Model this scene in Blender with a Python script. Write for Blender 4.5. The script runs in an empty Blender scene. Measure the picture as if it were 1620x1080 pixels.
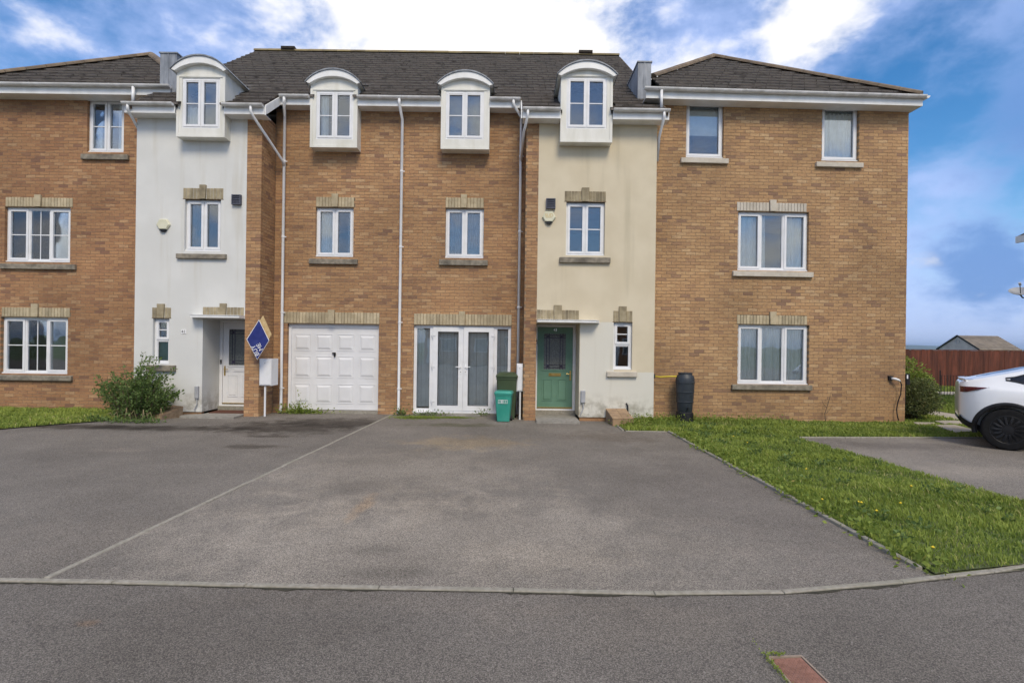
import bpy, bmesh, math, random
import numpy as np
from mathutils import Matrix, Vector

# ------------------------------------------------------------------ camera
F = 825.0            # focal length in photo pixels (photo is 1620 x 1080)
CX, CY = 810.0, 544.0
ROLL = 0.0135
CAMH = 1.72
scene = bpy.context.scene
cam_d = bpy.data.cameras.new("camera")
cam = bpy.data.objects.new("camera", cam_d)
scene.collection.objects.link(cam)
cam_d.sensor_width = 36.0
cam_d.lens = F / 1620.0 * 36.0
cam_d.shift_y = 4.0 / 1620.0
cam_d.clip_end = 20000
cam.matrix_world = Matrix.Translation((0, 0, CAMH)) @ Matrix.Rotation(math.radians(90), 4, 'X') @ Matrix.Rotation(ROLL, 4, 'Z')
scene.camera = cam

# ------------------------------------------------------------------ light
SUN_EL, SUN_AZ = math.radians(48), math.radians(166)   # azimuth clockwise from +Y (view direction): sun behind, to the right
sund = bpy.data.lights.new("sun", 'SUN')
sund.energy = 1.5
sund.angle = math.radians(22)
sund.color = (1.0, 0.88, 0.69)
sun = bpy.data.objects.new("sun", sund)
scene.collection.objects.link(sun)
sdir = Vector((math.sin(SUN_AZ) * math.cos(SUN_EL), math.cos(SUN_AZ) * math.cos(SUN_EL), math.sin(SUN_EL)))
sun.rotation_euler = sdir.to_track_quat('Z', 'Y').to_euler()
sun.location = sdir * 60

scene.view_settings.view_transform = 'Standard'
scene.view_settings.look = 'None'
scene.view_settings.gamma = 1.0
scene.view_settings.exposure = 0.82
scene.view_settings.use_curve_mapping = False

world = bpy.data.worlds.new("World")
scene.world = world
world.use_nodes = True
wn, wl = world.node_tree.nodes, world.node_tree.links
wn.clear()

def wnode(t, **kw):
    n = wn.new(t)
    for k, v in kw.items():
        setattr(n, k, v)
    return n

def wmath(op, a, b=None, c=None, clamp=False):
    n = wn.new('ShaderNodeMath'); n.operation = op; n.use_clamp = clamp
    for i, v in enumerate((a, b, c)):
        if v is None: continue
        if isinstance(v, (int, float)): n.inputs[i].default_value = v
        else: wl.new(v, n.inputs[i])
    return n.outputs[0]

def build_sky():
    out = wnode('ShaderNodeOutputWorld')
    bg = wnode('ShaderNodeBackground')
    sky = wnode('ShaderNodeTexSky')
    sky.sky_type = 'NISHITA'
    sky.sun_disc = False
    sky.sun_elevation = SUN_EL
    sky.sun_rotation = SUN_AZ
    sky.air_density = 1.0; sky.dust_density = 0.4; sky.ozone_density = 2.0
    tc = wnode('ShaderNodeTexCoord')
    D = tc.outputs['Generated']
    def noise(scale, loc, detail=8, rough=0.56, dist=0.1, zs=1.7):
        mp = wnode('ShaderNodeMapping'); mp.inputs['Location'].default_value = loc; mp.inputs['Scale'].default_value = (1, 1, zs)
        wl.new(D, mp.inputs[0])
        n = wnode('ShaderNodeTexNoise'); n.inputs['Scale'].default_value = scale; n.inputs['Detail'].default_value = detail
        n.inputs['Roughness'].default_value = rough; n.inputs['Distortion'].default_value = dist
        wl.new(mp.outputs[0], n.inputs['Vector']); return n.outputs['Fac']
    def lobe(px, py, width, amp):
        r = rayv(px, py).normalized()
        d = wnode('ShaderNodeVectorMath', operation='DOT_PRODUCT')
        wl.new(D, d.inputs[0]); d.inputs[1].default_value = r
        return wmath('MULTIPLY', wmath('EXPONENT', wmath('MULTIPLY', wmath('SUBTRACT', 1.0, d.outputs['Value']), -1.0 / (width * width))), amp)
    def lobes(v, L):
        for a in L: v = wmath('ADD', v, lobe(*a))
        return v
    def step(v, a, b, c=0.0, d=1.0):
        m = wnode('ShaderNodeMapRange'); m.interpolation_type = 'SMOOTHSTEP'; wl.new(v, m.inputs[0])
        for k, q in zip((1, 2, 3, 4), (a, b, c, d)): m.inputs[k].default_value = q
        return m.outputs[0]
    SKY_S = 0.085
    def mixc(f, a, col):
        m = wnode('ShaderNodeMix', data_type='RGBA'); wl.new(f, m.inputs[0]); wl.new(a, m.inputs[6])
        m.inputs[7].default_value = tuple(c / SKY_S for c in col) + (1,); return m.outputs[2]
    sat = wnode('ShaderNodeHueSaturation'); sat.inputs['Saturation'].default_value = 1.38; sat.inputs['Value'].default_value = 1.05
    wl.new(sky.outputs[0], sat.inputs['Color'])
    n1 = noise(2.6, (3.1, 7.7, 1.3)); n2 = noise(8.0, (1.4, 2.3, 5.6), 8, 0.58)
    big = wmath('ADD', wmath('MULTIPLY', n1, 0.58), wmath('MULTIPLY', n2, 0.42))
    veil_v = lobes(big, ((800, 0, 0.42, 0.10), (1620, 90, 0.20, -0.17), (0, -10, 0.14, -0.14), (1500, 300, 0.05, 0.10), (1530, 530, 0.12, 0.14)))
    dens_v = lobes(big, ((810, -10, 0.27, 0.15), (480, 10, 0.10, 0.05), (1290, 25, 0.055, 0.16), (1130, 30, 0.08, -0.06), (1620, 90, 0.22, -0.20), (20, 10, 0.25, -0.11), (1500, 330, 0.16, -0.05), (1455, 410, 0.03, 0.12), (1560, 300, 0.035, 0.10), (1520, 500, 0.05, 0.04)))
    dark_v = lobes(wmath('ADD', wmath('MULTIPLY', n1, 0.45), wmath('MULTIPLY', n2, 0.55)), ((1545, 420, 0.075, 0.24), (1600, 190, 0.08, 0.14), (1170, 30, 0.05, 0.07), (640, 20, 0.025, 0.22), (810, 0, 0.5, -0.16)))
    col = mixc(step(veil_v, 0.34, 0.60, 0, 0.88), sat.outputs[0], (0.30, 0.38, 0.62))
    col = mixc(step(dark_v, 0.55, 0.72, 0, 0.85), col, (0.085, 0.185, 0.40))
    col = mixc(step(dens_v, 0.455, 0.60, 0, 1.0), col, (0.66, 0.645, 0.63))
    wl.new(col, bg.inputs[0]); bg.inputs[1].default_value = SKY_S
    wl.new(bg.outputs[0], out.inputs[0])

# ------------------------------------------------------------------ pixel to place
def rayv(px, py):
    a, b = px - CX, CY - py
    c, s = math.cos(ROLL), math.sin(ROLL)
    return Vector(((a * c - b * s) / F, 1.0, (a * s + b * c) / F))

def at(px, py, Y):
    r = rayv(px, py)
    return Vector((r.x * Y, Y, CAMH + r.z * Y))

def gr(px, py, z=0.0):
    r = rayv(px, py)
    t = (z - CAMH) / r.z
    return Vector((r.x * t, t, z))

build_sky()

# ------------------------------------------------------------------ materials
def new_mat(name):
    m = bpy.data.materials.new(name); m.use_nodes = True
    nt = m.node_tree
    return m, nt.nodes, nt.links, nt.nodes['Principled BSDF']

def noise_mat(name, c1, c2, scale=8.0, rough=0.7, bump=0.0, detail=5.0, c3=None, scale2=1.2, amt2=0.5, lo=0.35, hi=0.65,
              bscale=None, spec=0.5, coord='Object', stretch=None, tint=None, metal=0.0):
    """two-tone procedural surface: fine noise c1..c2, optional broad weathering towards c3"""
    m, N, L, p = new_mat(name)
    tc = N.new('ShaderNodeTexCoord')
    if coord == 'World':
        vec = N.new('ShaderNodeNewGeometry').outputs['Position']
    else:
        vec = tc.outputs[coord]
    if stretch:
        mp = N.new('ShaderNodeMapping'); mp.inputs['Scale'].default_value = stretch
        L.new(vec, mp.inputs[0]); vec = mp.outputs[0]
    n = N.new('ShaderNodeTexNoise'); n.inputs['Scale'].default_value = scale; n.inputs['Detail'].default_value = detail
    L.new(vec, n.inputs['Vector'])
    mr = N.new('ShaderNodeMapRange'); L.new(n.outputs['Fac'], mr.inputs[0]); mr.inputs[1].default_value = lo; mr.inputs[2].default_value = hi
    mx = N.new('ShaderNodeMix'); mx.data_type = 'RGBA'
    L.new(mr.outputs[0], mx.inputs[0]); mx.inputs[6].default_value = (*c1, 1); mx.inputs[7].default_value = (*c2, 1)
    col = mx.outputs[2]
    if c3:
        n2 = N.new('ShaderNodeTexNoise'); n2.inputs['Scale'].default_value = scale2; n2.inputs['Detail'].default_value = 6
        L.new(vec, n2.inputs['Vector'])
        mr2 = N.new('ShaderNodeMapRange'); L.new(n2.outputs['Fac'], mr2.inputs[0]); mr2.inputs[1].default_value = 0.45; mr2.inputs[2].default_value = 0.7
        mr2.inputs[4].default_value = amt2
        mx2 = N.new('ShaderNodeMix'); mx2.data_type = 'RGBA'
        L.new(mr2.outputs[0], mx2.inputs[0]); L.new(col, mx2.inputs[6]); mx2.inputs[7].default_value = (*c3, 1)
        col = mx2.outputs[2]
    if tint:
        at_ = N.new('ShaderNodeAttribute'); at_.attribute_name = 'tint'
        mr3 = N.new('ShaderNodeMapRange'); L.new(at_.outputs['Fac'], mr3.inputs[0]); mr3.inputs[3].default_value = tint[0]; mr3.inputs[4].default_value = tint[1]
        sc = N.new('ShaderNodeVectorMath'); sc.operation = 'SCALE'
        L.new(col, sc.inputs[0]); L.new(mr3.outputs[0], sc.inputs['Scale'])
        col = sc.outputs[0]
    L.new(col, p.inputs['Base Color'])
    p.inputs['Roughness'].default_value = rough
    p.inputs['Metallic'].default_value = metal
    p.inputs['Specular IOR Level'].default_value = spec
    if bump:
        nb = N.new('ShaderNodeTexNoise'); nb.inputs['Scale'].default_value = bscale or scale * 3; nb.inputs['Detail'].default_value = 4
        L.new(vec, nb.inputs['Vector'])
        b = N.new('ShaderNodeBump'); b.inputs['Strength'].default_value = bump; b.inputs['Distance'].default_value = 0.01
        L.new(nb.outputs['Fac'], b.inputs['Height']); L.new(b.outputs[0], p.inputs['Normal'])
    return m

def brick_mat(name, stops, dark):
    m, N, L, p = new_mat(name)
    a = N.new('ShaderNodeAttribute'); a.attribute_name = 'tint'
    cr = N.new('ShaderNodeValToRGB')
    els = cr.color_ramp.elements
    els[0].position = stops[0][0]; els[0].color = (*stops[0][1], 1)
    els[1].position = stops[-1][0]; els[1].color = (*stops[-1][1], 1)
    for pos, c in stops[1:-1]:
        e = els.new(pos); e.color = (*c, 1)
    L.new(a.outputs['Fac'], cr.inputs[0])
    pos = N.new('ShaderNodeNewGeometry').outputs['Position']
    mp = N.new('ShaderNodeMapping'); mp.inputs['Scale'].default_value = (1.0, 1.0, 3.4); L.new(pos, mp.inputs[0])
    n = N.new('ShaderNodeTexNoise'); n.inputs['Scale'].default_value = 11; n.inputs['Detail'].default_value = 7; n.inputs['Roughness'].default_value = 0.7
    L.new(mp.outputs[0], n.inputs['Vector'])
    mr = N.new('ShaderNodeMapRange'); L.new(n.outputs['Fac'], mr.inputs[0]); mr.inputs[1].default_value = 0.50; mr.inputs[2].default_value = 0.70; mr.inputs[4].default_value = 0.85
    mx = N.new('ShaderNodeMix'); mx.data_type = 'RGBA'; L.new(mr.outputs[0], mx.inputs[0]); L.new(cr.outputs[0], mx.inputs[6]); mx.inputs[7].default_value = (*dark, 1)
    # broad tonal drift over the wall (weathering)
    n2 = N.new('ShaderNodeTexNoise'); n2.inputs['Scale'].default_value = 0.7; n2.inputs['Detail'].default_value = 4; L.new(pos, n2.inputs['Vector'])
    mr2 = N.new('ShaderNodeMapRange'); L.new(n2.outputs['Fac'], mr2.inputs[0]); mr2.inputs[1].default_value = 0.3; mr2.inputs[2].default_value = 0.7
    mr2.inputs[3].default_value = 0.78; mr2.inputs[4].default_value = 1.16
    sc = N.new('ShaderNodeVectorMath'); sc.operation = 'SCALE'; L.new(mx.outputs[2], sc.inputs[0]); L.new(mr2.outputs[0], sc.inputs['Scale'])
    L.new(sc.outputs[0], p.inputs['Base Color'])
    p.inputs['Roughness'].default_value = 0.88; p.inputs['Specular IOR Level'].default_value = 0.25
    nb = N.new('ShaderNodeTexNoise'); nb.inputs['Scale'].default_value = 60; nb.inputs['Detail'].default_value = 3; L.new(pos, nb.inputs['Vector'])
    b = N.new('ShaderNodeBump'); b.inputs['Strength'].default_value = 0.35; b.inputs['Distance'].default_value = 0.006
    L.new(nb.outputs['Fac'], b.inputs['Height']); L.new(b.outputs[0], p.inputs['Normal'])
    return m

def glass_mat(name, refl=0.075, tint=(0.94, 0.965, 0.97)):
    m, N, L, p = new_mat(name)
    N.remove(p)
    out = [n for n in N if n.type == 'OUTPUT_MATERIAL'][0]
    tr = N.new('ShaderNodeBsdfTransparent'); tr.inputs[0].default_value = (*tint, 1)
    gl = N.new('ShaderNodeBsdfGlossy'); gl.inputs['Roughness'].default_value = 0.01; gl.inputs[0].default_value = (0.93, 0.97, 1.0, 1)
    fr = N.new('ShaderNodeFresnel'); fr.inputs[0].default_value = 1.5
    ad = N.new('ShaderNodeMath'); ad.operation = 'ADD'; ad.use_clamp = True; ad.inputs[1].default_value = refl; L.new(fr.outputs[0], ad.inputs[0])
    # slight waviness of the sealed units
    tc = N.new('ShaderNodeTexCoord')
    nb = N.new('ShaderNodeTexNoise'); nb.inputs['Scale'].default_value = 1.6; nb.inputs['Detail'].default_value = 1; L.new(tc.outputs['Object'], nb.inputs['Vector'])
    b = N.new('ShaderNodeBump'); b.inputs['Strength'].default_value = 0.05; b.inputs['Distance'].default_value = 0.05
    L.new(nb.outputs['Fac'], b.inputs['Height']); L.new(b.outputs[0], gl.inputs['Normal'])
    mx = N.new('ShaderNodeMixShader'); L.new(ad.outputs[0], mx.inputs[0]); L.new(tr.outputs[0], mx.inputs[1]); L.new(gl.outputs[0], mx.inputs[2])
    L.new(mx.outputs[0], out.inputs[0])
    return m

def render_mat(name, base, alt, stain, patch=None):
    """painted sand-cement render: faint mottling, vertical run-off streaks, dirt splash-back along the foot;
    patch = list of (x0,x1,z0,z1) object-space rectangles that were repainted in a whiter paint"""
    m, N, L, p = new_mat(name)
    tc = N.new('ShaderNodeTexCoord'); vec = tc.outputs['Object']
    sp = N.new('ShaderNodeSeparateXYZ'); L.new(vec, sp.inputs[0])
    def M(op, a, b=None):
        n = N.new('ShaderNodeMath'); n.operation = op
        for i, v in enumerate((a, b)):
            if v is None: continue
            if isinstance(v, (int, float)): n.inputs[i].default_value = v
            else: L.new(v, n.inputs[i])
        return n.outputs[0]
    def MR(v, a, b, c=0.0, d=1.0):
        n = N.new('ShaderNodeMapRange'); n.interpolation_type = 'SMOOTHSTEP'; L.new(v, n.inputs[0])
        for i, q in zip((1, 2, 3, 4), (a, b, c, d)): n.inputs[i].default_value = q
        return n.outputs[0]
    def NZ(scale, detail=5, stretch=None, rough=0.5):
        n = N.new('ShaderNodeTexNoise'); n.inputs['Scale'].default_value = scale; n.inputs['Detail'].default_value = detail; n.inputs['Roughness'].default_value = rough
        v = vec
        if stretch:
            mp = N.new('ShaderNodeMapping'); mp.inputs['Scale'].default_value = stretch; L.new(vec, mp.inputs[0]); v = mp.outputs[0]
        L.new(v, n.inputs['Vector']); return n.outputs['Fac']
    def MX(f, a, b):
        n = N.new('ShaderNodeMix'); n.data_type = 'RGBA'; L.new(f, n.inputs[0])
        for i, q in ((6, a), (7, b)):
            if isinstance(q, tuple): n.inputs[i].default_value = (*q, 1)
            else: L.new(q, n.inputs[i])
        return n.outputs[2]
    col = MX(MR(NZ(1.4), 0.35, 0.7), base, alt)
    if patch:
        tot = None
        for (x0, x1, z0, z1) in patch:
            wob = M('MULTIPLY', M('SUBTRACT', NZ(5), 0.5), 0.03)
            xx = M('ADD', sp.outputs[0], wob); zz = M('ADD', sp.outputs[2], wob)
            f = M('MULTIPLY', M('MULTIPLY', MR(xx, x0 - .01, x0 + .01), MR(xx, x1 - .01, x1 + .01, 1, 0)), M('MULTIPLY', MR(zz, z0 - .01, z0 + .01), MR(zz, z1 - .01, z1 + .01, 1, 0)))
            tot = f if tot is None else M('MAXIMUM', tot, f)
        col = MX(M('MULTIPLY', tot, 0.85), col, (0.66, 0.65, 0.59))
    streak = M('MULTIPLY', MR(NZ(3.0, 4, (1.6, 1.6, 0.10)), 0.54, 0.78), 0.42)
    col = MX(streak, col, stain)
    foot = M('MULTIPLY', MR(sp.outputs[2], 0.10, 0.75, 1, 0), MR(NZ(4.5, 6, None, 0.65), 0.40, 0.66))
    col = MX(M('MULTIPLY', foot, 0.75), col, tuple(c * 0.55 for c in stain))
    L.new(col, p.inputs['Base Color']); p.inputs['Roughness'].default_value = 0.9; p.inputs['Specular IOR Level'].default_value = 0.2
    b = N.new('ShaderNodeBump'); b.inputs['Strength'].default_value = 0.25; b.inputs['Distance'].default_value = 0.006
    L.new(NZ(45, 4), b.inputs['Height']); L.new(b.outputs[0], p.inputs['Normal'])
    return m

def asphalt_mat(name, dark, light, blobs=(), tone=1.0):
    """worn bitmac: stone-by-stone speckle, broad patches, plus stains (px centre, radii, colour, strength) with their own shape"""
    m, N, L, p = new_mat(name)
    pos = N.new('ShaderNodeNewGeometry').outputs['Position']
    def NZ(scale, detail=4, rough=0.55):
        n = N.new('ShaderNodeTexNoise'); n.inputs['Scale'].default_value = scale; n.inputs['Detail'].default_value = detail; n.inputs['Roughness'].default_value = rough
        L.new(pos, n.inputs['Vector']); return n.outputs['Fac']
    def MR(v, a, b, c=0.0, d=1.0):
        n = N.new('ShaderNodeMapRange'); L.new(v, n.inputs[0])
        for i, q in zip((1, 2, 3, 4), (a, b, c, d)): n.inputs[i].default_value = q
        return n.outputs[0]
    def MX(f, a, b, blend='MIX'):
        n = N.new('ShaderNodeMix'); n.data_type = 'RGBA'; n.blend_type = blend
        if isinstance(f, float): n.inputs[0].default_value = f
        else: L.new(f, n.inputs[0])
        for i, q in ((6, a), (7, b)):
            if isinstance(q, tuple): n.inputs[i].default_value = (*q, 1)
            else: L.new(q, n.inputs[i])
        return n.outputs[2]
    vo = N.new('ShaderNodeTexVoronoi'); vo.inputs['Scale'].default_value = 150; L.new(pos, vo.inputs['Vector'])
    sepc = N.new('ShaderNodeSeparateColor'); L.new(vo.outputs['Color'], sepc.inputs[0])
    sp = MR(sepc.outputs[0], 0.0, 1.0, 0.60, 1.45)
    dk = MR(vo.outputs['Distance'], 0.34, 0.66, 1.0, 0.55)
    mu = N.new('ShaderNodeMath'); mu.operation = 'MULTIPLY'; L.new(sp, mu.inputs[0]); L.new(dk, mu.inputs[1])
    base = MX(MR(NZ(0.55, 6, 0.6), 0.34, 0.68), tuple(c * tone for c in dark), tuple(c * tone for c in light))
    base = MX(MR(NZ(5.0, 5, 0.7), 0.55, 0.78, 0, 0.35), base, tuple(c * 0.6 for c in dark))
    sc = N.new('ShaderNodeVectorMath'); sc.operation = 'SCALE'; L.new(base, sc.inputs[0]); L.new(mu.outputs[0], sc.inputs['Scale'])
    col = sc.outputs[0]
    # pale chippings
    v2 = N.new('ShaderNodeTexVoronoi'); v2.inputs['Scale'].default_value = 16; L.new(pos, v2.inputs['Vector'])
    col = MX(MR(v2.outputs['Distance'], 0.045, 0.075, 0.8, 0.0), col, (0.36, 0.34, 0.31))
    wet = None
    wob = N.new('ShaderNodeTexNoise'); wob.inputs['Scale'].default_value = 2.6; wob.inputs['Detail'].default_value = 9; wob.inputs['Roughness'].default_value = 0.68; L.new(pos, wob.inputs['Vector'])
    for (bx, by, rx, ry, c, st) in blobs:
        g = gr(bx, by)
        mp = N.new('ShaderNodeMapping'); mp.vector_type = 'POINT'
        mp.inputs['Location'].default_value = (-g.x / rx, -g.y / ry, 0); mp.inputs['Scale'].default_value = (1 / rx, 1 / ry, 0)
        L.new(pos, mp.inputs[0])
        ln = N.new('ShaderNodeVectorMath'); ln.operation = 'LENGTH'; L.new(mp.outputs[0], ln.inputs[0])
        ad = N.new('ShaderNodeMath'); ad.operation = 'MULTIPLY_ADD'; L.new(wob.outputs['Fac'], ad.inputs[0]); ad.inputs[1].default_value = 2.4
        L.new(ln.outputs['Value'], ad.inputs[2])
        f = MR(ad.outputs[0], 1.60, 2.25, st, 0.0)
        col = MX(f, col, c, 'MULTIPLY')
    L.new(col, p.inputs['Base Color']); p.inputs['Roughness'].default_value = 0.85; p.inputs['Specular IOR Level'].default_value = 0.3
    b = N.new('ShaderNodeBump'); b.inputs['Strength'].default_value = 0.6; b.inputs['Distance'].default_value = 0.006
    L.new(mu.outputs[0], b.inputs['Height']); L.new(b.outputs[0], p.inputs['Normal'])
    return m

def leaf_mat(name, c1, c2, c3=None):
    m, N, L, p = new_mat(name)
    a = N.new('ShaderNodeAttribute'); a.attribute_name = 'tint'
    cr = N.new('ShaderNodeValToRGB'); els = cr.color_ramp.elements
    els[0].color = (*c1, 1); els[1].color = (*c2, 1)
    if c3:
        els[1].position = 0.86
        e = els.new(1.0); e.color = (*c3, 1)
    L.new(a.outputs['Fac'], cr.inputs[0]); L.new(cr.outputs[0], p.inputs['Base Color'])
    p.inputs['Roughness'].default_value = 0.6; p.inputs['Specular IOR Level'].default_value = 0.3
    tl = N.new('ShaderNodeBsdfTranslucent'); L.new(cr.outputs[0], tl.inputs[0])
    ad = N.new('ShaderNodeMixShader'); ad.inputs[0].default_value = 0.35
    out = [n for n in N if n.type == 'OUTPUT_MATERIAL'][0]
    L.new(p.outputs[0], ad.inputs[1]); L.new(tl.outputs[0], ad.inputs[2]); L.new(ad.outputs[0], out.inputs[0])
    return m

M = {}
TAN = [(0.0, (0.215, 0.130, 0.092)), (0.25, (0.315, 0.190, 0.112)), (0.5, (0.415, 0.248, 0.124)), (0.8, (0.465, 0.290, 0.146)), (1.0, (0.515, 0.345, 0.190))]
RED = [(0.0, (0.195, 0.105, 0.074)), (0.25, (0.27, 0.146, 0.086)), (0.5, (0.355, 0.187, 0.094)), (0.8, (0.40, 0.224, 0.112)), (1.0, (0.45, 0.280, 0.152))]
M['brick'] = brick_mat('brick_buff', TAN, (0.20, 0.115, 0.075))
M['brick_mid'] = brick_mat('brick_red_tan', [(a, tuple((x + y) / 2 for x, y in zip(b, c))) for (a, b), (_, c) in zip(TAN, RED)], (0.19, 0.10, 0.068))
M['brick_red'] = brick_mat('brick_red_brown', RED, (0.19, 0.095, 0.062))
M['mortar'] = noise_mat('mortar', (0.20, 0.145, 0.095), (0.29, 0.215, 0.145), 14, 0.95, 0.2, spec=0.1)
M['soldier'] = noise_mat('buff_soldier_brick', (0.42, 0.35, 0.23), (0.52, 0.44, 0.30), 9, 0.9, 0.2, c3=(0.24, 0.20, 0.13), scale2=2.2, amt2=0.55, spec=0.2, tint=(0.82, 1.12), coord='World')
M['soldier_dirty'] = noise_mat('lichened_soldier_brick', (0.30, 0.25, 0.16), (0.40, 0.34, 0.23), 9, 0.9, 0.2, c3=(0.15, 0.125, 0.085), scale2=3, amt2=0.7, spec=0.2, tint=(0.82, 1.12), coord='World')
M['stone'] = noise_mat('weathered_stone_sill', (0.20, 0.175, 0.135), (0.30, 0.265, 0.21), 12, 0.9, 0.3, c3=(0.09, 0.08, 0.065), scale2=4, amt2=0.8, coord='World')
M['stone_pale'] = noise_mat('pale_stone_sill', (0.50, 0.45, 0.37), (0.58, 0.53, 0.45), 9, 0.9, 0.2, c3=(0.36, 0.32, 0.26), scale2=3, amt2=0.5, coord='World')
M['upvc'] = noise_mat('white_upvc', (0.74, 0.75, 0.77), (0.80, 0.80, 0.81), 3, 0.35, c3=(0.66, 0.66, 0.64), scale2=5, amt2=0.4)
M['fascia'] = noise_mat('white_fascia_weathered', (0.76, 0.76, 0.75), (0.84, 0.84, 0.83), 4, 0.5, c3=(0.56, 0.55, 0.50), scale2=3.5, amt2=0.35, coord='World', stretch=(1, 1, 0.4))
M['gutter'] = noise_mat('white_gutter_grubby', (0.66, 0.65, 0.63), (0.82, 0.81, 0.80), 5, 0.4, c3=(0.34, 0.33, 0.29), scale2=4.5, amt2=0.5, coord='World')
M['dormer'] = noise_mat('dormer_panel', (0.70, 0.69, 0.63), (0.77, 0.76, 0.71), 3, 0.6, c3=(0.52, 0.50, 0.40), scale2=2.6, amt2=0.5, coord='World', stretch=(1.5, 1.5, 0.4))
M['lead'] = noise_mat('lead', (0.16, 0.175, 0.20), (0.27, 0.29, 0.325), 5, 0.55, 0.1, c3=(0.36, 0.38, 0.41), scale2=2.5, amt2=0.6, coord='World', stretch=(2, 2, 0.5))
M['tile'] = noise_mat('concrete_roof_tile', (0.085, 0.070, 0.058), (0.150, 0.125, 0.105), 7, 0.92, 0.4, c3=(0.048, 0.040, 0.035), scale2=2.2, amt2=0.75, coord='World', tint=(0.62, 1.3), spec=0.2)
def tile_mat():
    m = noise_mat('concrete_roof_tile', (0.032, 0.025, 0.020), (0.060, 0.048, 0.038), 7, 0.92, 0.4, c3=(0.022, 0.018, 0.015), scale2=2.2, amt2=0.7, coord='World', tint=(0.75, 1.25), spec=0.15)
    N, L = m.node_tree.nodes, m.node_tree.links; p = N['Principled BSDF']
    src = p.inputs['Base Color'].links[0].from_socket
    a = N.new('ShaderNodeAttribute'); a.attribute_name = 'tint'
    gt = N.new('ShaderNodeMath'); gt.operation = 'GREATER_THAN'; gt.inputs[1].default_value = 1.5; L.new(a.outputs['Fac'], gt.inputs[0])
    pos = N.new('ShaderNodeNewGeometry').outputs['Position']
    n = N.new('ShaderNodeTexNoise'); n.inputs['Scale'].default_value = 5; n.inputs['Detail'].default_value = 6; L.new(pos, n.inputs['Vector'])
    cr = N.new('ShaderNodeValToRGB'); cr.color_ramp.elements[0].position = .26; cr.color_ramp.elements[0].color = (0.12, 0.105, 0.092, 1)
    cr.color_ramp.elements[1].position = .46; cr.color_ramp.elements[1].color = (0.41, 0.355, 0.305, 1); L.new(n.outputs['Fac'], cr.inputs[0])  # tail faces coloured paler than the tops, painting in the light they catch
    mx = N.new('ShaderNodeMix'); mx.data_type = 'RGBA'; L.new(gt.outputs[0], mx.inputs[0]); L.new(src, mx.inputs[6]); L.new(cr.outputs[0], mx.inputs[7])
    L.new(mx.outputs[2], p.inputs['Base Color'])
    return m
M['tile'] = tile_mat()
M['deck'] = noise_mat('roof_underlay', (0.03, 0.026, 0.022), (0.045, 0.04, 0.035), 5, 0.95)
M['ridge'] = noise_mat('ridge_tile', (0.16, 0.115, 0.075), (0.22, 0.165, 0.11), 6, 0.9, 0.3, c3=(0.10, 0.078, 0.06), scale2=4, amt2=0.6, coord='World', tint=(0.8, 1.15))
M['ridge_lichen'] = noise_mat('lichened_ridge_tile', (0.24, 0.185, 0.085), (0.30, 0.24, 0.13), 6, 0.9, 0.3, c3=(0.13, 0.10, 0.07), scale2=3, amt2=0.7, coord='World', tint=(0.75, 1.15))
M['render_white'] = render_mat('white_painted_render', (0.63, 0.63, 0.605), (0.68, 0.68, 0.655), (0.49, 0.45, 0.36))
M['room'] = noise_mat('room_plaster', (0.36, 0.33, 0.29), (0.42, 0.39, 0.35), 3, 0.9)
M['glass'] = glass_mat('window_glass')
M['blind'] = noise_mat('pale_blind_fabric', (0.72, 0.73, 0.70), (0.80, 0.81, 0.78), 6, 0.9)
M['net'] = noise_mat('net_curtain', (0.76, 0.76, 0.72), (0.83, 0.83, 0.80), 10, 0.9)
M['curtain_grey'] = noise_mat('grey_curtain', (0.30, 0.30, 0.30), (0.38, 0.38, 0.37), 7, 0.9)
M['blue_cloth'] = noise_mat('blue_curtain', (0.05, 0.16, 0.22), (0.08, 0.22, 0.30), 7, 0.9)
M['black'] = noise_mat('black_plastic', (0.010, 0.010, 0.012), (0.019, 0.019, 0.021), 8, 0.5, spec=0.3)
M['brass'] = noise_mat('brass', (0.55, 0.38, 0.12), (0.65, 0.47, 0.18), 12, 0.3, metal=0.9)
M['chrome'] = noise_mat('satin_chrome', (0.62, 0.62, 0.62), (0.7, 0.7, 0.7), 12, 0.25, metal=0.9)
M['door_green'] = noise_mat('sage_green_door', (0.115, 0.235, 0.165), (0.135, 0.262, 0.19), 5, 0.4, 0.05, coord='Object')
M['door_white'] = noise_mat('white_composite_door', (0.72, 0.73, 0.75), (0.78, 0.78, 0.79), 5, 0.4)
M['garage_white'] = noise_mat('white_garage_door', (0.70, 0.70, 0.71), (0.75, 0.75, 0.755), 4, 0.45, c3=(0.62, 0.62, 0.61), scale2=1.5, amt2=0.5)
M['leadline'] = noise_mat('lead_came', (0.02, 0.018, 0.04), (0.04, 0.03, 0.07), 8, 0.5)
M['concrete'] = noise_mat('concrete_kerb', (0.24, 0.22, 0.18), (0.34, 0.315, 0.265), 22, 0.95, 0.5, c3=(0.24, 0.23, 0.175), scale2=2.5, amt2=0.6, coord='World')
M['slab'] = noise_mat('paving_slab', (0.25, 0.235, 0.205), (0.33, 0.31, 0.275), 14, 0.95, 0.4, c3=(0.17, 0.16, 0.135), scale2=2.5, amt2=0.6, coord='World')
M['path'] = noise_mat('pale_path', (0.36, 0.31, 0.24), (0.46, 0.41, 0.33), 12, 0.95, 0.4, c3=(0.27, 0.23, 0.17), scale2=1.5, amt2=0.6, coord='World')
M['soil'] = noise_mat('lawn_soil', (0.075, 0.100, 0.030), (0.115, 0.150, 0.045), 9, 0.95, 0.6, c3=(0.075, 0.062, 0.035), scale2=1.4, amt2=0.5, coord='World')
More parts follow.
